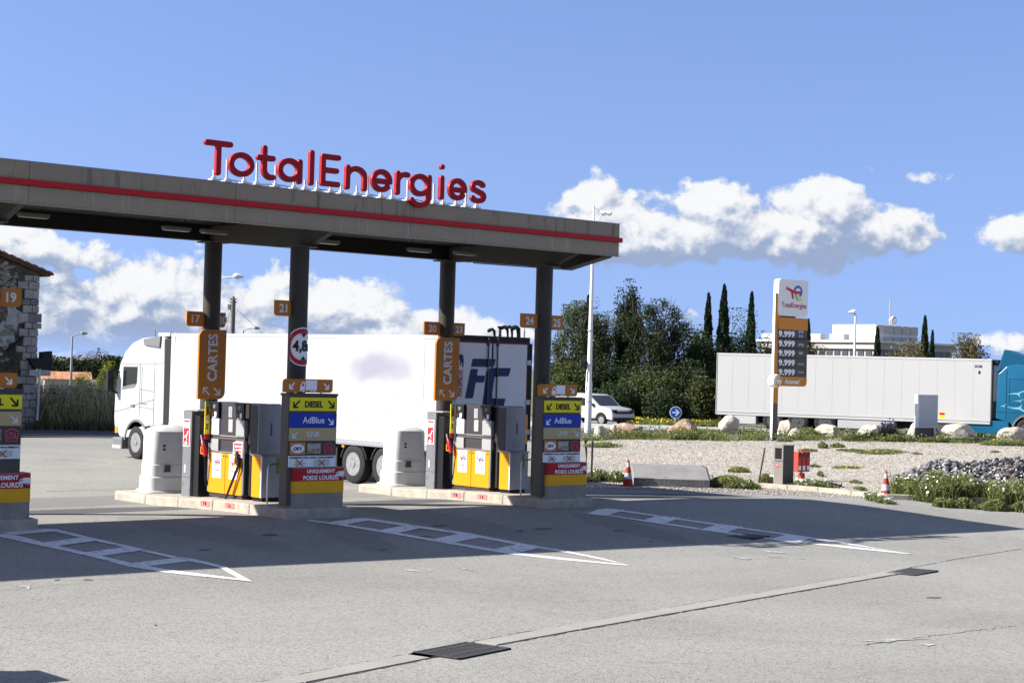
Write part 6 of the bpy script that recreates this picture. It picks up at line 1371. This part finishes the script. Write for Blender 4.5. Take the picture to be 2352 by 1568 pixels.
def limb_tree(label, px, pyb, pyt, wpx, D, m, n, size, K=60, cat='tree', name='tree', group=None, low=.25, spread=.2, twigs=0, bushy=False, dz=0, mats=None):
    base = at_depth(px, pyb, D); top = at_depth(px, pyt, D); bz = ZG(base[0], base[1]) if base[2] < 3.2 else 0.0
    bz = min(bz, base[2]); H_ = top[2] - bz; Wr = wpx * D / FPX / 2
    t = thing(name, label, cat, (base[0], base[1], bz), 0, group); B_ = np.array([base[0], base[1], bz])
    c = B_ + np.array([0, 0, H_ * (low + 1) / 2]); hh = H_ * (1 - low) / 2
    C, tn_ = clumps(c, (Wr * .9, Wr * .8, hh * .9), K, n, spread)
    ok = C[:, 2] > bz + .05; C = C[ok]; tn_ = tn_[ok]
    crown = put_plant(t, 'crown', leaves(C, size, m, tint=tn_))
    mb = MB(); mb.tube([(0, 0, -.2), (Wr * .05, 0, H_ * .3), (-.05, .05, H_ * .75)], [H_ * .028, H_ * .02, H_ * .006], 8); part(mb, 'trunk', m_bark, t, sm=True)
    mb = MB()
    for k in range(9 + twigs):
        z0 = H_ * random.uniform(.2, .6); a = random.uniform(0, 2 * pi); l = random.uniform(.5, .95); e = np.array([cos(a) * Wr * l, sin(a) * Wr * l * .8, min(H_ * .98, z0 + H_ * random.uniform(.15, .45))])
        mid = np.array([e[0] * .45, e[1] * .45, (z0 + e[2]) / 2 + H_ * .04]); mb.tube([(0, 0, z0), tuple(mid), tuple(e)], [H_ * .010, H_ * .006, H_ * .0015], 5)
        for q in range(3): f_ = e + np.array([random.uniform(-.6, .6), random.uniform(-.6, .6), random.uniform(.0, .6)]) * Wr * .4; mb.tube([tuple(mid * .4 + e * .6), tuple(f_)], [H_ * .003, H_ * .001], 4)
    part(mb, 'limbs', m_bark, t)
    return t
def cypress(label, px, pyt, pyb, wpx, D, n=9000, m=None):
    top = at_depth(px, pyt, D); base = at_depth(px, pyb, D); bz = min(ZG(top[0], top[1]), base[2]); H_ = top[2] - bz; r = wpx * D / FPX / 2
    t = thing('cypress', label, 'cypress tree', (top[0], top[1], bz), 0, 'slim dark cypresses')
    h = rng.random(n) ** .85; prof = np.where(h < .25, .75 + h, np.clip((1 - h) / .75, 0, 1) ** .62) * r
    a = rng.uniform(0, 2 * pi, n); lump = 1 + .16 * np.sin(a * 3 + h * 31) + .13 * np.sin(a * 5 - h * 53) + rng.normal(0, .06, n)
    rr = prof * lump * rng.uniform(.55, 1, n) ** .4
    C = np.stack([rr * np.cos(a), rr * np.sin(a), h * H_], 1) + np.array([top[0], top[1], bz])
    u = np.stack([np.cos(a) * .35, np.sin(a) * .35, np.ones(n)], 1) + rng.normal(0, .25, (n, 3)); u /= np.linalg.norm(u, axis=1)[:, None]; v = np.cross(u, unit(n)); v /= np.linalg.norm(v, axis=1)[:, None]
    s_ = rng.uniform(.12, .3, n)[:, None]
    me = faces_mesh('crown', C, u * s_, v * s_ * .4, m or M_CY, .4 + .25 * np.sin(a * 3 + h * 31) + rng.normal(0, .15, n)); put_plant(t, 'crown', me)
    part(MB().tube([(0, 0, -.1), (0, 0, H_ * .5), (0, 0, H_ * .93)], [.12, .08, .02], 8), 'trunk', m_bark, t)
    return t
# cluster of trees behind the van and the arrow sign
cypress('dark cypress rising just right of the white mast, among olive trees', 1352, 680, 960, 26, 104)
limb_tree('grey-green olive-like tree, leftmost of the cluster, behind the white mast', 1325, 965, 688, 150, 100, M_OL, 19000, .12, 110, low=.12, spread=.13, group='trees of the cluster right of the canopy', twigs=8)
limb_tree('ivy-covered columnar tree in the middle of the tree cluster', 1437, 965, 672, 60, 101, M_DK, 18000, .15, 50, low=.1, spread=.3, group='trees of the cluster right of the canopy')
limb_tree('loose tree with feathery drooping twigs, right in the tree cluster', 1498, 965, 680, 168, 99, M_DK, 17000, .12, 80, low=.2, spread=.11, twigs=22, group='trees of the cluster right of the canopy')
limb_tree('thin tree with bare branch tips at the right rim of the tree cluster', 1542, 960, 725, 135, 101, M_DK, 9000, .12, 46, low=.2, spread=.12, twigs=20, group='trees of the cluster right of the canopy')
limb_tree('loose dark tree between the olive tree and the ivy-covered one', 1385, 965, 712, 130, 103, M_OL, 13000, .12, 70, low=.2, spread=.14, group='trees of the cluster right of the canopy', twigs=8)
def bush(label, px, pyb, pyt, wpx, D, m, n, size, group='shrubs', K=40, spread=.25, name='shrub', cat='shrub'):
    base = at_depth(px, pyb, D); top = at_depth(px, pyt, D); bz = min(base[2], max(0, ZG(base[0], base[1]))) if base[2] < 6 else base[2]
    bz = ZG(base[0], base[1]) if base[2] < 1.5 else base[2] * .0
    H_ = top[2] - bz; Wr = wpx * D / FPX / 2; t = thing(name, label, cat, (base[0], base[1], bz), 0, group)
    C, tn_ = clumps(np.array([base[0], base[1], bz + H_ * .45]), (Wr, Wr * .8, H_ * .55), K, n, spread, .35); ok = C[:, 2] > bz; put_plant(t, 'foliage', leaves(C[ok], size, m, tint=tn_[ok]))
    mb = MB()
    for k in range(7): a = random.uniform(0, 6.28); mb.tube([(0, 0, 0), (cos(a) * Wr * .3, sin(a) * Wr * .3, H_ * .35), (cos(a) * Wr * .6, sin(a) * Wr * .6, H_ * .7)], [.06, .04, .015], 5)
    part(mb, 'stems', m_bark, t); return t
for k, (px, pyb, pyt, w, D, m, lab) in enumerate([
    (1282, 940, 835, 70, 108, M_DK, 'dark rounded bush at the foot of the cluster, beside the fourth column'), (1310, 960, 850, 100, 96, M_OL, 'olive bush behind the top of the rightmost sign pillar'),
    (1375, 965, 830, 120, 97, M_DK, 'dark bush behind the van windscreen'), (1450, 968, 850, 140, 95, M_YG if 0 else M_DK, 'dark bush above the van bonnet'), (1500, 970, 860, 120, 93, M_OL, 'green-lit bush at the middle of the dark hedge'),
    (1560, 972, 830, 130, 96, M_DK, 'dark bush left of the arrow sign'), (1600, 975, 800, 110, 100, M_DK, 'tall dark bush behind the arrow sign'), (1640, 975, 790, 100, 104, M_DK, 'dark bush at the left end of the pale trailer'),
    (1618, 975, 868, 70, 91, M_OL, 'greyish bush just left of the pale trailer'), (1695, 950, 752, 70, 110, M_DK, 'dark bush between the two tallest cypresses and the third'), (1742, 950, 760, 80, 112, M_OL, 'olive bush behind the trailer, left of the totem'),
    (1590, 940, 770, 60, 106, M_OL, 'loose bush left of the first tall cypress'), (1862, 940, 745 + 40, 60, 112, M_BR, 'brown bush behind the totem, right side'), (1410, 975, 890, 110, 92, M_DK, 'low dark bush in the shade behind the van'), (1535, 975, 905, 100, 90, M_DK, 'low dark bush behind the arrow sign post')]):
    bush(lab, px, pyb, pyt, w, D, m, 14000, .14, 'bushes of the dark hedge')
cypress('slim cypress, left one of the tall pair above the pale trailer', 1628, 674, 950, 30, 108)
cypress('tallest cypress, right one of the pair above the pale trailer', 1664, 655, 950, 38, 108)
cypress('cypress just left of the price totem', 1727, 672, 950, 28, 112)
cypress('cypress half hidden behind the price totem, right side', 1857, 735, 950, 22, 116, 5000)
cypress('small cypress in front of the rooftop block of the modern building', 2016, 752, 930, 24, 130, 5000)
cypress('taller cypress at the right end of the modern building', 2125, 726, 930, 28, 130, 6000)
cypress('shorter cypress touching the taller one at the end of the modern building', 2142, 760, 930, 18, 131, 4000)
bush('brown-green round shrub before the modern building, above the pale trailer', 2085, 860, 780, 105, 126, M_BR, 16000, .16, 'shrubs behind the pale trailer')
bush('wide brownish shrub above the pale trailer, left of the blue cab', 2222, 860, 783, 95, 126, M_BR, 16000, .16, 'shrubs behind the pale trailer', spread=.2)
# dark trees and dry hedge at the left
for k, (px, pyt, w, lab) in enumerate([(125, 820, 76, 'leftmost dark round tree behind the orange-roofed house'), (165, 822, 66, 'dark round tree left of the street lamp post'), (203, 826, 66, 'lower dark round tree under the pylon, left one'), (243, 820, 70, 'dark round tree under the pylon, right one'), (272, 818, 60, 'dark round tree next to the lorry cab')]):
    limb_tree(lab, px, 885, pyt, w, 210, M_DK, 5000, .32, 40, group='dark trees on the left horizon', low=.05, spread=.25)
bush('yellow-green bush beside the lorry cab, left', 245, 905, 848, 45, 92, M_YG, 5000, .12, 'bushes at the left'); bush('yellow-green bush left of the white garden wall', 190, 900, 868, 40, 96, M_YG, 3500, .12, 'bushes at the left')
cz_ = p0 + nrm * 8.0
def poly_scatter(pts, n):
    P_ = np.array(pts, float); o = P_[0]; T_ = [(P_[0], P_[i], P_[i + 1]) for i in range(1, len(P_) - 1)]; ar = np.array([abs(np.cross(b - a, c - a)) for a, b, c in T_]); k = rng.choice(len(T_), n, p=ar / ar.sum())
    u, v = rng.random(n), rng.random(n); f_ = u + v > 1; u[f_] = 1 - u[f_]; v[f_] = 1 - v[f_]
    A_ = np.array([t_[0] for t_ in T_])[k]; B_ = np.array([t_[1] for t_ in T_])[k]; C_ = np.array([t_[2] for t_ in T_])[k]
    return A_ + (B_ - A_) * u[:, None] + (C_ - A_) * v[:, None]
def in_clumps(poly, n, K, sig):
    c = poly_scatter(poly, K); k = rng.integers(0, K, n); return c[k] + rng.normal(0, 1, (n, 2)) * sig * rng.uniform(.4, 1.5, K)[k][:, None], k
def blades(xy, h, w_, m, name, lean=.35, zup=0.0, tint=None):
    n = len(xy); z = zg(xy[:, 0], xy[:, 1]) + zup; P0 = np.column_stack([xy, z]); a = rng.uniform(0, 2 * pi, n); hh = (h if np.ndim(h) else np.full(n, h)) * rng.uniform(.5, 1.3, n)
    U = np.column_stack([np.cos(a), np.sin(a), np.zeros(n)]) * w_ * .5; V = np.column_stack([rng.normal(0, lean, n), rng.normal(0, lean, n), np.ones(n)]) * hh[:, None]
    return link(name, faces_mesh(name, P0, U, V, m, rng.random(n) if tint is None else tint + rng.normal(0, .15, n), tri=True))
hp = lambda s, q: (p0 + rd * s + nrm * q)
HE = [tuple(hp(a, b))[:2] for a, b in ((-3.5, 7.2), (16, 7.2), (16, 12.5), (-3.5, 12.5))]
xy = poly_scatter(HE, 26000); nh = 1.45 + .55 * np.sin(xy[:, 0] * 2.3) * np.sin(xy[:, 1] * 1.9 + 1) + rng.normal(0, .25, len(xy))
o = blades(xy, np.clip(nh, 1.0, 2.6), .045, M_DRY, 'dry_reed_hedge', .30); stuff(o, 'tall dry reeds and grass along the far side of the road at the left')
xy = in_clumps([tuple(hp(a, b))[:2] for a, b in ((-3.5, 6.9), (16, 6.9), (16, 12.0), (-3.5, 12.0))], 9000, 40, .6)[0]; q_ = np.column_stack([xy, zg(xy[:, 0], xy[:, 1]) + rng.random(len(xy)) ** 1.6 * 1.7])
o = link('undergrowth', leaves(q_, .14, M_OL)); stuff(o, 'green undergrowth among the dry reeds at the left')
xy = poly_scatter([tuple(hp(a, b))[:2] for a, b in ((-3.5, 6.7), (16, 6.7), (16, 8.2), (-3.5, 8.2))], 9000)

xp, kp = in_clumps(HE, 7000, 45, .5); stuff(link('reed_plumes', leaves(np.column_stack([xp, 1.0 + rng.random(len(xp)) * .85]), .13, leaf_mat('reed_plume', [(.28, .23, .13), (.5, .44, .28)], .3), up=.8)), 'pale plumes on top of the dry reeds')
stuff(blades(xy, .45, .04, M_BR, 'roadside_grass', .3), 'brown grass at the foot of the dry hedge')

# verge beyond and along the gravel, weeds at the kerb
def rt(a, b): return RT(a, b)
Gp = lambda *pts: [g2(*p) for p in pts]
xy = poly_scatter(Gp((1440, 984), (1650, 980), (1655, 955), (1440, 962)), 14000); stuff(blades(xy, .28, .05, M_GR, 'verge_grass', .4), 'bright grass behind the far kerb')
xy = poly_scatter(Gp((1440, 984), (1650, 980), (1655, 958), (1440, 962)), 500); stuff(link('yellow_flowers', leaves(np.column_stack([xy, zg(*xy.T) + .28]), .12, M_FY)), 'yellow flowers in the bright verge grass')
vb = Gp((1345, 1013), (1480, 1006), (1780, 1006), (2100, 1013), (2352, 1022), (2420, 1024), (2420, 1004), (2200, 1000), (1780, 992), (1480, 992), (1350, 996))
xy, k = in_clumps(vb, 17000, 75, .36); stuff(blades(xy, .2, .04, M_GR, 'verge_weeds', .6, tint=.5), 'weeds and grass along the row of boulders')
xy, k = in_clumps(vb, 9000, 60, .35); q_ = np.column_stack([xy, zg(*xy.T) + rng.random(len(xy)) * .35]); stuff(link('verge_leaves', leaves(q_, .09, M_WD)), 'leafy weeds along the row of boulders')
def weed_patch(px, py, wm, hm, n, flowers=None, label=None, dm=None, mat_=M_WD, name='flowering_weed', K=10, thing_=True, col=None):
    g_ = G(px, py); D = float(np.dot(R[:2, 2], g_[:2])); r = wm * D / FPX / 2; h = hm * D / FPX * .95; dy = dm or r * .55
    B_ = np.array(g_); cl = rng.normal(0, .45, (K, 2)); cl = np.clip(cl, -1, 1); k = rng.integers(0, K, n); hk = rng.uniform(.6, 1.1, K)
    p = cl[k] * .75 + np.clip(rng.normal(0, .22, (n, 2)), -.4, .4); hgt = rng.random(n) ** .8 * hk[k] * h * np.clip(1.15 - np.hypot(p[:, 0], p[:, 1]) * .55, .2, 1)
    C = B_ + p[:, :1] * r * RGT + p[:, 1:] * dy * FW; C[:, 2] = zg(C[:, 0], C[:, 1]) + hgt
    a = leaves(C, .075, mat_, 'leaves', 2.2, up=.5, tint=.35 + .3 * hgt / h)
    if not thing_: return a
    t = thing(name, label, 'weed', g_, 0, 'leafy weeds at the gravel edge'); put_plant(t, 'leaves', a)
    nb = n // 3; p = cl[k[:nb]] * .75 + rng.normal(0, .2, (nb, 2)); Cb = B_ + p[:, :1] * r * RGT + p[:, 1:] * dy * FW; Cb[:, 2] = zg(Cb[:, 0], Cb[:, 1])
    V = np.column_stack([rng.normal(0, .3, nb), rng.normal(0, .3, nb), np.ones(nb)]) * (h * hk[k[:nb]] * rng.uniform(.4, 1, nb))[:, None]; a_ = rng.uniform(0, 6.28, nb)
    put_plant(t, 'stems', faces_mesh('stems', Cb, np.column_stack([np.cos(a_), np.sin(a_), 0 * a_]) * .012, V, M_GR, rng.random(nb), tri=True))
    if flowers:
        m_, nf = flowers; s_ = rng.choice(np.arange(n), nf, replace=False); Cf = C[s_].copy(); Cf[:, 2] = zg(Cf[:, 0], Cf[:, 1]) + hgt[s_] * .3 + h * rng.uniform(.35, .95, nf) * hk[k[s_]]; Cf -= FW * .05
        stuff(put_plant(t, 'flowers', leaves(Cf, .075, m_, 'flowers', 1.1)))
    return t
Z6 = lambda u, v: ((1700 + u / 1.809) / 1.27551, (1250 + v / 1.809) / 1.27551)
WL = [(90, 285, 130, 62, 3500, (M_FW, 60), 'flowering weeds right of the rightmost pillar foot, by the thin dark post'), (180, 290, 90, 55, 2500, (M_FW, 50), 'flowering weeds just left of the left cone'), (120, 105, 150, 26, 2500, (M_FW, 60), 'pale flowering weeds below the concrete stumps'),
      (575, 232, 110, 26, 1500, (M_FY, 25), 'yellow-tipped weeds behind the top edge of the concrete block'), (780, 318, 140, 64, 5500, (M_FY, 15), 'dense dark weeds covering the right end of the concrete block'), (835, 238, 90, 26, 1500, (M_FY, 20), 'thin weeds behind the right end of the concrete block'),
      (890, 328, 70, 48, 2200, (M_FW, 30), 'leafy weeds left of the leaning stake'), (990, 305, 60, 60, 2800, (M_FW, 10), 'green weeds between the leaning stake and the taupe bin'), (1215, 322, 150, 46, 5000, (M_FW, 110), 'white-flowering weeds under the red boxes'), (1310, 318, 90, 30, 1800, (M_FW, 20), 'low weeds between the red boxes and the right cone'),
      (1460, 298, 46, 16, 700, None, 'single small weed on the gravel left of the right cone'), (1490, 336, 60, 18, 600, None, 'sparse weeds on the kerb left of the right cone'), (1240, 212, 34, 14, 400, None, 'small weed on the gravel behind the red boxes'), (1272, 262, 22, 30, 300, None, 'tiny reddish stalk behind the red boxes'),
      (1420, 218, 110, 8, 800, (M_FY, 25), 'flat yellowish weed patch on the gravel, middle'), (1615, 138, 200, 16, 3000, (M_FY, 25), 'long flat green weed patch on the gravel behind the right cone'), (1440, 130, 90, 14, 1200, None, 'green weed patch left of the long flat one'), (1285, 112, 40, 34, 900, None, 'upright weed at the back of the gravel, under the smallest boulder'), (1360, 108, 46, 26, 900, None, 'upright weed at the back of the gravel, right of the smallest boulder'), (1200, 130, 90, 14, 900, None, 'low weed patch at the back of the gravel behind the taupe bin'),
      (1780, 145, 40, 10, 300, None, 'small flat weed on the gravel under the blank board'), (2200, 135, 40, 8, 250, None, 'small flat weed on the gravel near the right edge, back'), (2310, 180, 130, 12, 1200, None, 'flat weed patch on the gravel at the right edge'), (1085, 78, 60, 22, 1200, None, 'weeds at the foot of the totem, left'), (690, 70, 90, 36, 3000, None, 'weeds on the verge between the arrow sign and tall boulder'), (540, 66, 120, 62, 5000, (M_FY, 60), 'tall yellow-flowering weeds in front of the flat-topped boulder'), (310, 62, 140, 44, 4500, (M_FY, 15), 'weeds in front of the reddish sloping boulder'),
      (1205, 52, 110, 48, 4500, None, 'dark leafy weed right of the smallest boulder'), (1665, 80, 90, 40, 3000, (M_FP, 10), 'weeds left of the blank sign board'), (1850, 82, 60, 30, 1500, None, 'weed at the prop of the blank sign board'), (1910, 84, 60, 36, 1500, None, 'weed left of the biggest boulder'), (2260, 100, 170, 40, 3500, (M_FY, 20), 'weeds in front of the right-edge boulder')]
for (u, v, wm, hm, n, fl, lab) in WL:
    px, py = Z6(u, v); weed_patch(px, py, wm / 1.809 / 1.2755 * 1.45, hm / 1.809 / 1.2755, int(n * 1.25), fl, lab, dm=max(.35, wm / 180.), K=14)
px, py = 1950 + 20, 1005; weed_patch(1998, 1012, 80, 20, 2500, (M_FY, 30), 'weeds in front of the boulder before the white side box')
t_ = weed_patch(2040, 1012, 50, 44, 1600, (M_FP, 160), 'purple-flowering plant left of the blank sign board')
# the flowering bank by the kerb at the right
BK = [(2010, 1150, 60, 18, 1500), (2090, 1143, 85, 52, 6500), (2150, 1146, 90, 64, 8500), (2215, 1148, 90, 62, 8500), (2275, 1150, 80, 56, 7500), (2335, 1156, 90, 56, 8000), (2400, 1160, 90, 50, 6000)]
for k, (px, py, w_, h_, n) in enumerate(BK):
    lab = ['low weeds just right of the right cone, before the bank', 'left end of the flowering bank by the kerb', 'second clump of the flowering bank, with yellow flowers on top', 'third clump of the flowering bank, in front of the darkest rubble', 'fourth clump of the flowering bank, dotted with white flowers', 'rightmost visible clump of the flowering bank, at the picture edge', 'clump of the flowering bank just past the right picture edge'][k]
    weed_patch(px, py, w_, h_, n, (M_FW, 90), lab, dm=1.2)
    weed_patch.__doc__
for px, py, lab in ((2165, 1163, 'green weed spilling over the kerb, left one'), (2215, 1166, 'green weed spilling over the kerb, second'), (2285, 1171, 'green weed spilling over the kerb, third'), (2345, 1175, 'green weed spilling over the kerb at the right edge')):
    weed_patch(px, py, 55, 24, 1600, None, lab, dm=.3)

# rubble heap: stones one by one, the small rest as one mass
def heap_h(x, y, a, b):
    s_ = np.clip((x - a) / (b - a), 0, 1); return s_
hc0 = np.array(G(2050, 1108)[:2]); hc1 = np.array(G(2352, 1116)[:2]); ax = hc1 - hc0; LH = np.linalg.norm(ax); ax /= LH; pn = np.array([-ax[1], ax[0]]); pn = pn if pn @ FW[:2] > 0 else -pn
def heap(s_, q):   # along, across
    return (0.62 * smooth(np.asarray(s_) / (LH * .45)) + .08 * np.sin(np.asarray(s_) * 2.1)) * np.clip(1 - (np.asarray(q) / 1.7) ** 2, 0, 1)
t = thing('rubble_heap', 'heap of broken grey stones on the gravel behind the flowering bank', 'rubble heap', (hc0[0], hc0[1], ZG(*hc0)))
bm = bmesh.new(); ns, nq = 50, 14; V_ = []
for i in range(ns):
    for j in range(nq):
        s_ = -.3 + (LH + 4) * i / (ns - 1); q = -1.75 + 3.5 * j / (nq - 1); xy_ = hc0 + ax * s_ + pn * (q + 1.2); V_.append(bm.verts.new((xy_[0] - hc0[0], xy_[1] - hc0[1], ZG(*xy_) - ZG(*hc0) + float(heap(s_, q)) - .06)))
for i in range(ns - 1):
    for j in range(nq - 1): bm.faces.new((V_[i * nq + j], V_[(i + 1) * nq + j], V_[(i + 1) * nq + j + 1], V_[i * nq + j + 1]))
me = bpy.data.meshes.new('rubble_bed'); bm.to_mesh(me); bm.free(); me.materials.append(mat('rubble_dirt', (.06, .055, .05), .95, var=.4, vscale=5)); stuff(link('rubble_bed', me, t))
RM = [mat('rubble_grey', (.16, .16, .17), .9, var=.2, vscale=3), mat('rubble_dark', (.04, .04, .048), .9, var=.3, vscale=3), mat('rubble_pale', (.32, .31, .29), .9, var=.15), mat('rubble_brown', (.15, .125, .11), .9, var=.2)]
RMS = []
for k in range(8):
    me = rock_mesh(700 + k, 1, .8, .62, 1, .3); me.materials.append(RM[(0, 1, 2, 0, 1, 3, 1, 0)[k]]); RMS.append(me)
for k in range(290):
    s_ = rng.uniform(.1, LH + .2) ** 1.0; q = rng.uniform(-1.6, .9); xy_ = hc0 + ax * s_ + pn * (q + 1.2); r = rng.uniform(.06, .13)
    link('stone', RMS[k % 8], t, (xy_[0] - hc0[0], xy_[1] - hc0[1], ZG(*xy_) - ZG(*hc0) + float(heap(s_, q)) + r * .2), (rng.uniform(-1, 1), rng.uniform(-1, 1), rng.uniform(0, 6)), (r, r, r))
def scatter_rocks(name, xy, r, z, mats_, parent=None, seed=5, off=(0, 0, 0)):
    n = len(xy); base = np.array([(1, 0, 0), (-1, 0, 0), (0, 1, 0), (0, -1, 0), (0, 0, 1), (0, 0, -1)], float); F = np.array([(0, 2, 4), (2, 1, 4), (1, 3, 4), (3, 0, 4), (2, 0, 5), (1, 2, 5), (3, 1, 5), (0, 3, 5)])
    a = rng.uniform(0, 2 * pi, n); ca, sa = np.cos(a), np.sin(a); vs = base[None] * rng.uniform(.5, 1.2, (n, 6, 1)) * r[:, None, None] * np.array([1, .8, .6]); x = vs[:, :, 0] * ca[:, None] - vs[:, :, 1] * sa[:, None]; y = vs[:, :, 0] * sa[:, None] + vs[:, :, 1] * ca[:, None]
    x = x + vs[:, :, 2] * .4; P_ = np.stack([x + xy[:, :1] - off[0], y + xy[:, 1:2] - off[1], vs[:, :, 2] + z[:, None] - off[2]], 2)
    f = (F[None] + (np.arange(n) * 6)[:, None, None]).reshape(-1, 3); me = bpy.data.meshes.new(name); me.vertices.add(n * 6); me.vertices.foreach_set('co', P_.reshape(-1).astype(np.float32)); me.loops.add(len(f) * 3); me.loops.foreach_set('vertex_index', f.reshape(-1).astype(np.int32)); me.polygons.add(len(f)); me.polygons.foreach_set('loop_start', np.arange(0, len(f) * 3, 3, dtype=np.int32)); me.update(calc_edges=True)
    for m in mats_: me.materials.append(m)
    me.polygons.foreach_set('material_index', np.repeat(rng.integers(0, len(mats_), n), 8).astype(np.int32))
    return link(name, me, parent)
n = 2600; s_ = rng.uniform(-.2, LH + 3.5, n); q = rng.uniform(-1.75, 1.6, n); xy = hc0 + ax * s_[:, None] + pn * (q + 1.2)[:, None]
stuff(scatter_rocks('small_stones', xy, rng.uniform(.03, .085, n), zg(*xy.T) + heap(s_, q) + .0, RM, t, off=(hc0[0], hc0[1], ZG(*hc0))))
gp = [mat('pebble_cream', (.32, .29, .24), .9), mat('pebble_brown', (.22, .17, .125), .9), mat('pebble_white', (.44, .41, .36), .9), mat('pebble_grey', (.27, .255, .23), .9)]
xy = poly_scatter([KERB[0], KERB[2], KERB[4], KERB[5], KERB[7], g2(2420, 1165), g2(2420, 1012), g2(2100, 1008), g2(1774, 1004), g2(1450, 1006), g2(1350, 1012)], 36000)
o = scatter_rocks('gravel_stones', xy, rng.uniform(.015, .038, len(xy)) , zg(*xy.T) + .012, gp); stuff(o, 'loose pale limestone gravel between the kerb and the boulders')

# mountains on the horizon, the blue of the air haze painted into their colour
bm = bmesh.new(); prev = None; r = np.random.default_rng(3)
az0, az1 = azel(-2500, 840)[0], azel(4200, 840)[0]; NM = 260; rows = []
for i in range(NM):
    a = az0 + (az1 - az0) * i / (NM - 1); pxv = -2500 + 6700 * i / (NM - 1)
    hgt = 8 + 110 * math.exp(-((pxv - 1340) / 150) ** 2) + 10 * sin(i * .21) + 5 * sin(i * .63) + 2.5 * sin(i * 1.7)
    Dm_ = 5200; rows.append([bm.verts.new((sin(a) * (Dm_ + dd_), cos(a) * (Dm_ + dd_), z)) for dd_, z in ((-700, -5), (-350, hgt * .55 + 4 * sin(i * .9)), (0, hgt), (500, -5))])
for A_, B_ in zip(rows[:-1], rows[1:]):
    for j in range(3): bm.faces.new((A_[j], B_[j], B_[j + 1], A_[j + 1]))
me = bpy.data.meshes.new('mountains'); bm.to_mesh(me); bm.free(); me.materials.append(mat('haze_blue_hills', (.16, .21, .34), .95, var=.1, vscale=.003)); struct(link('mountains', me))
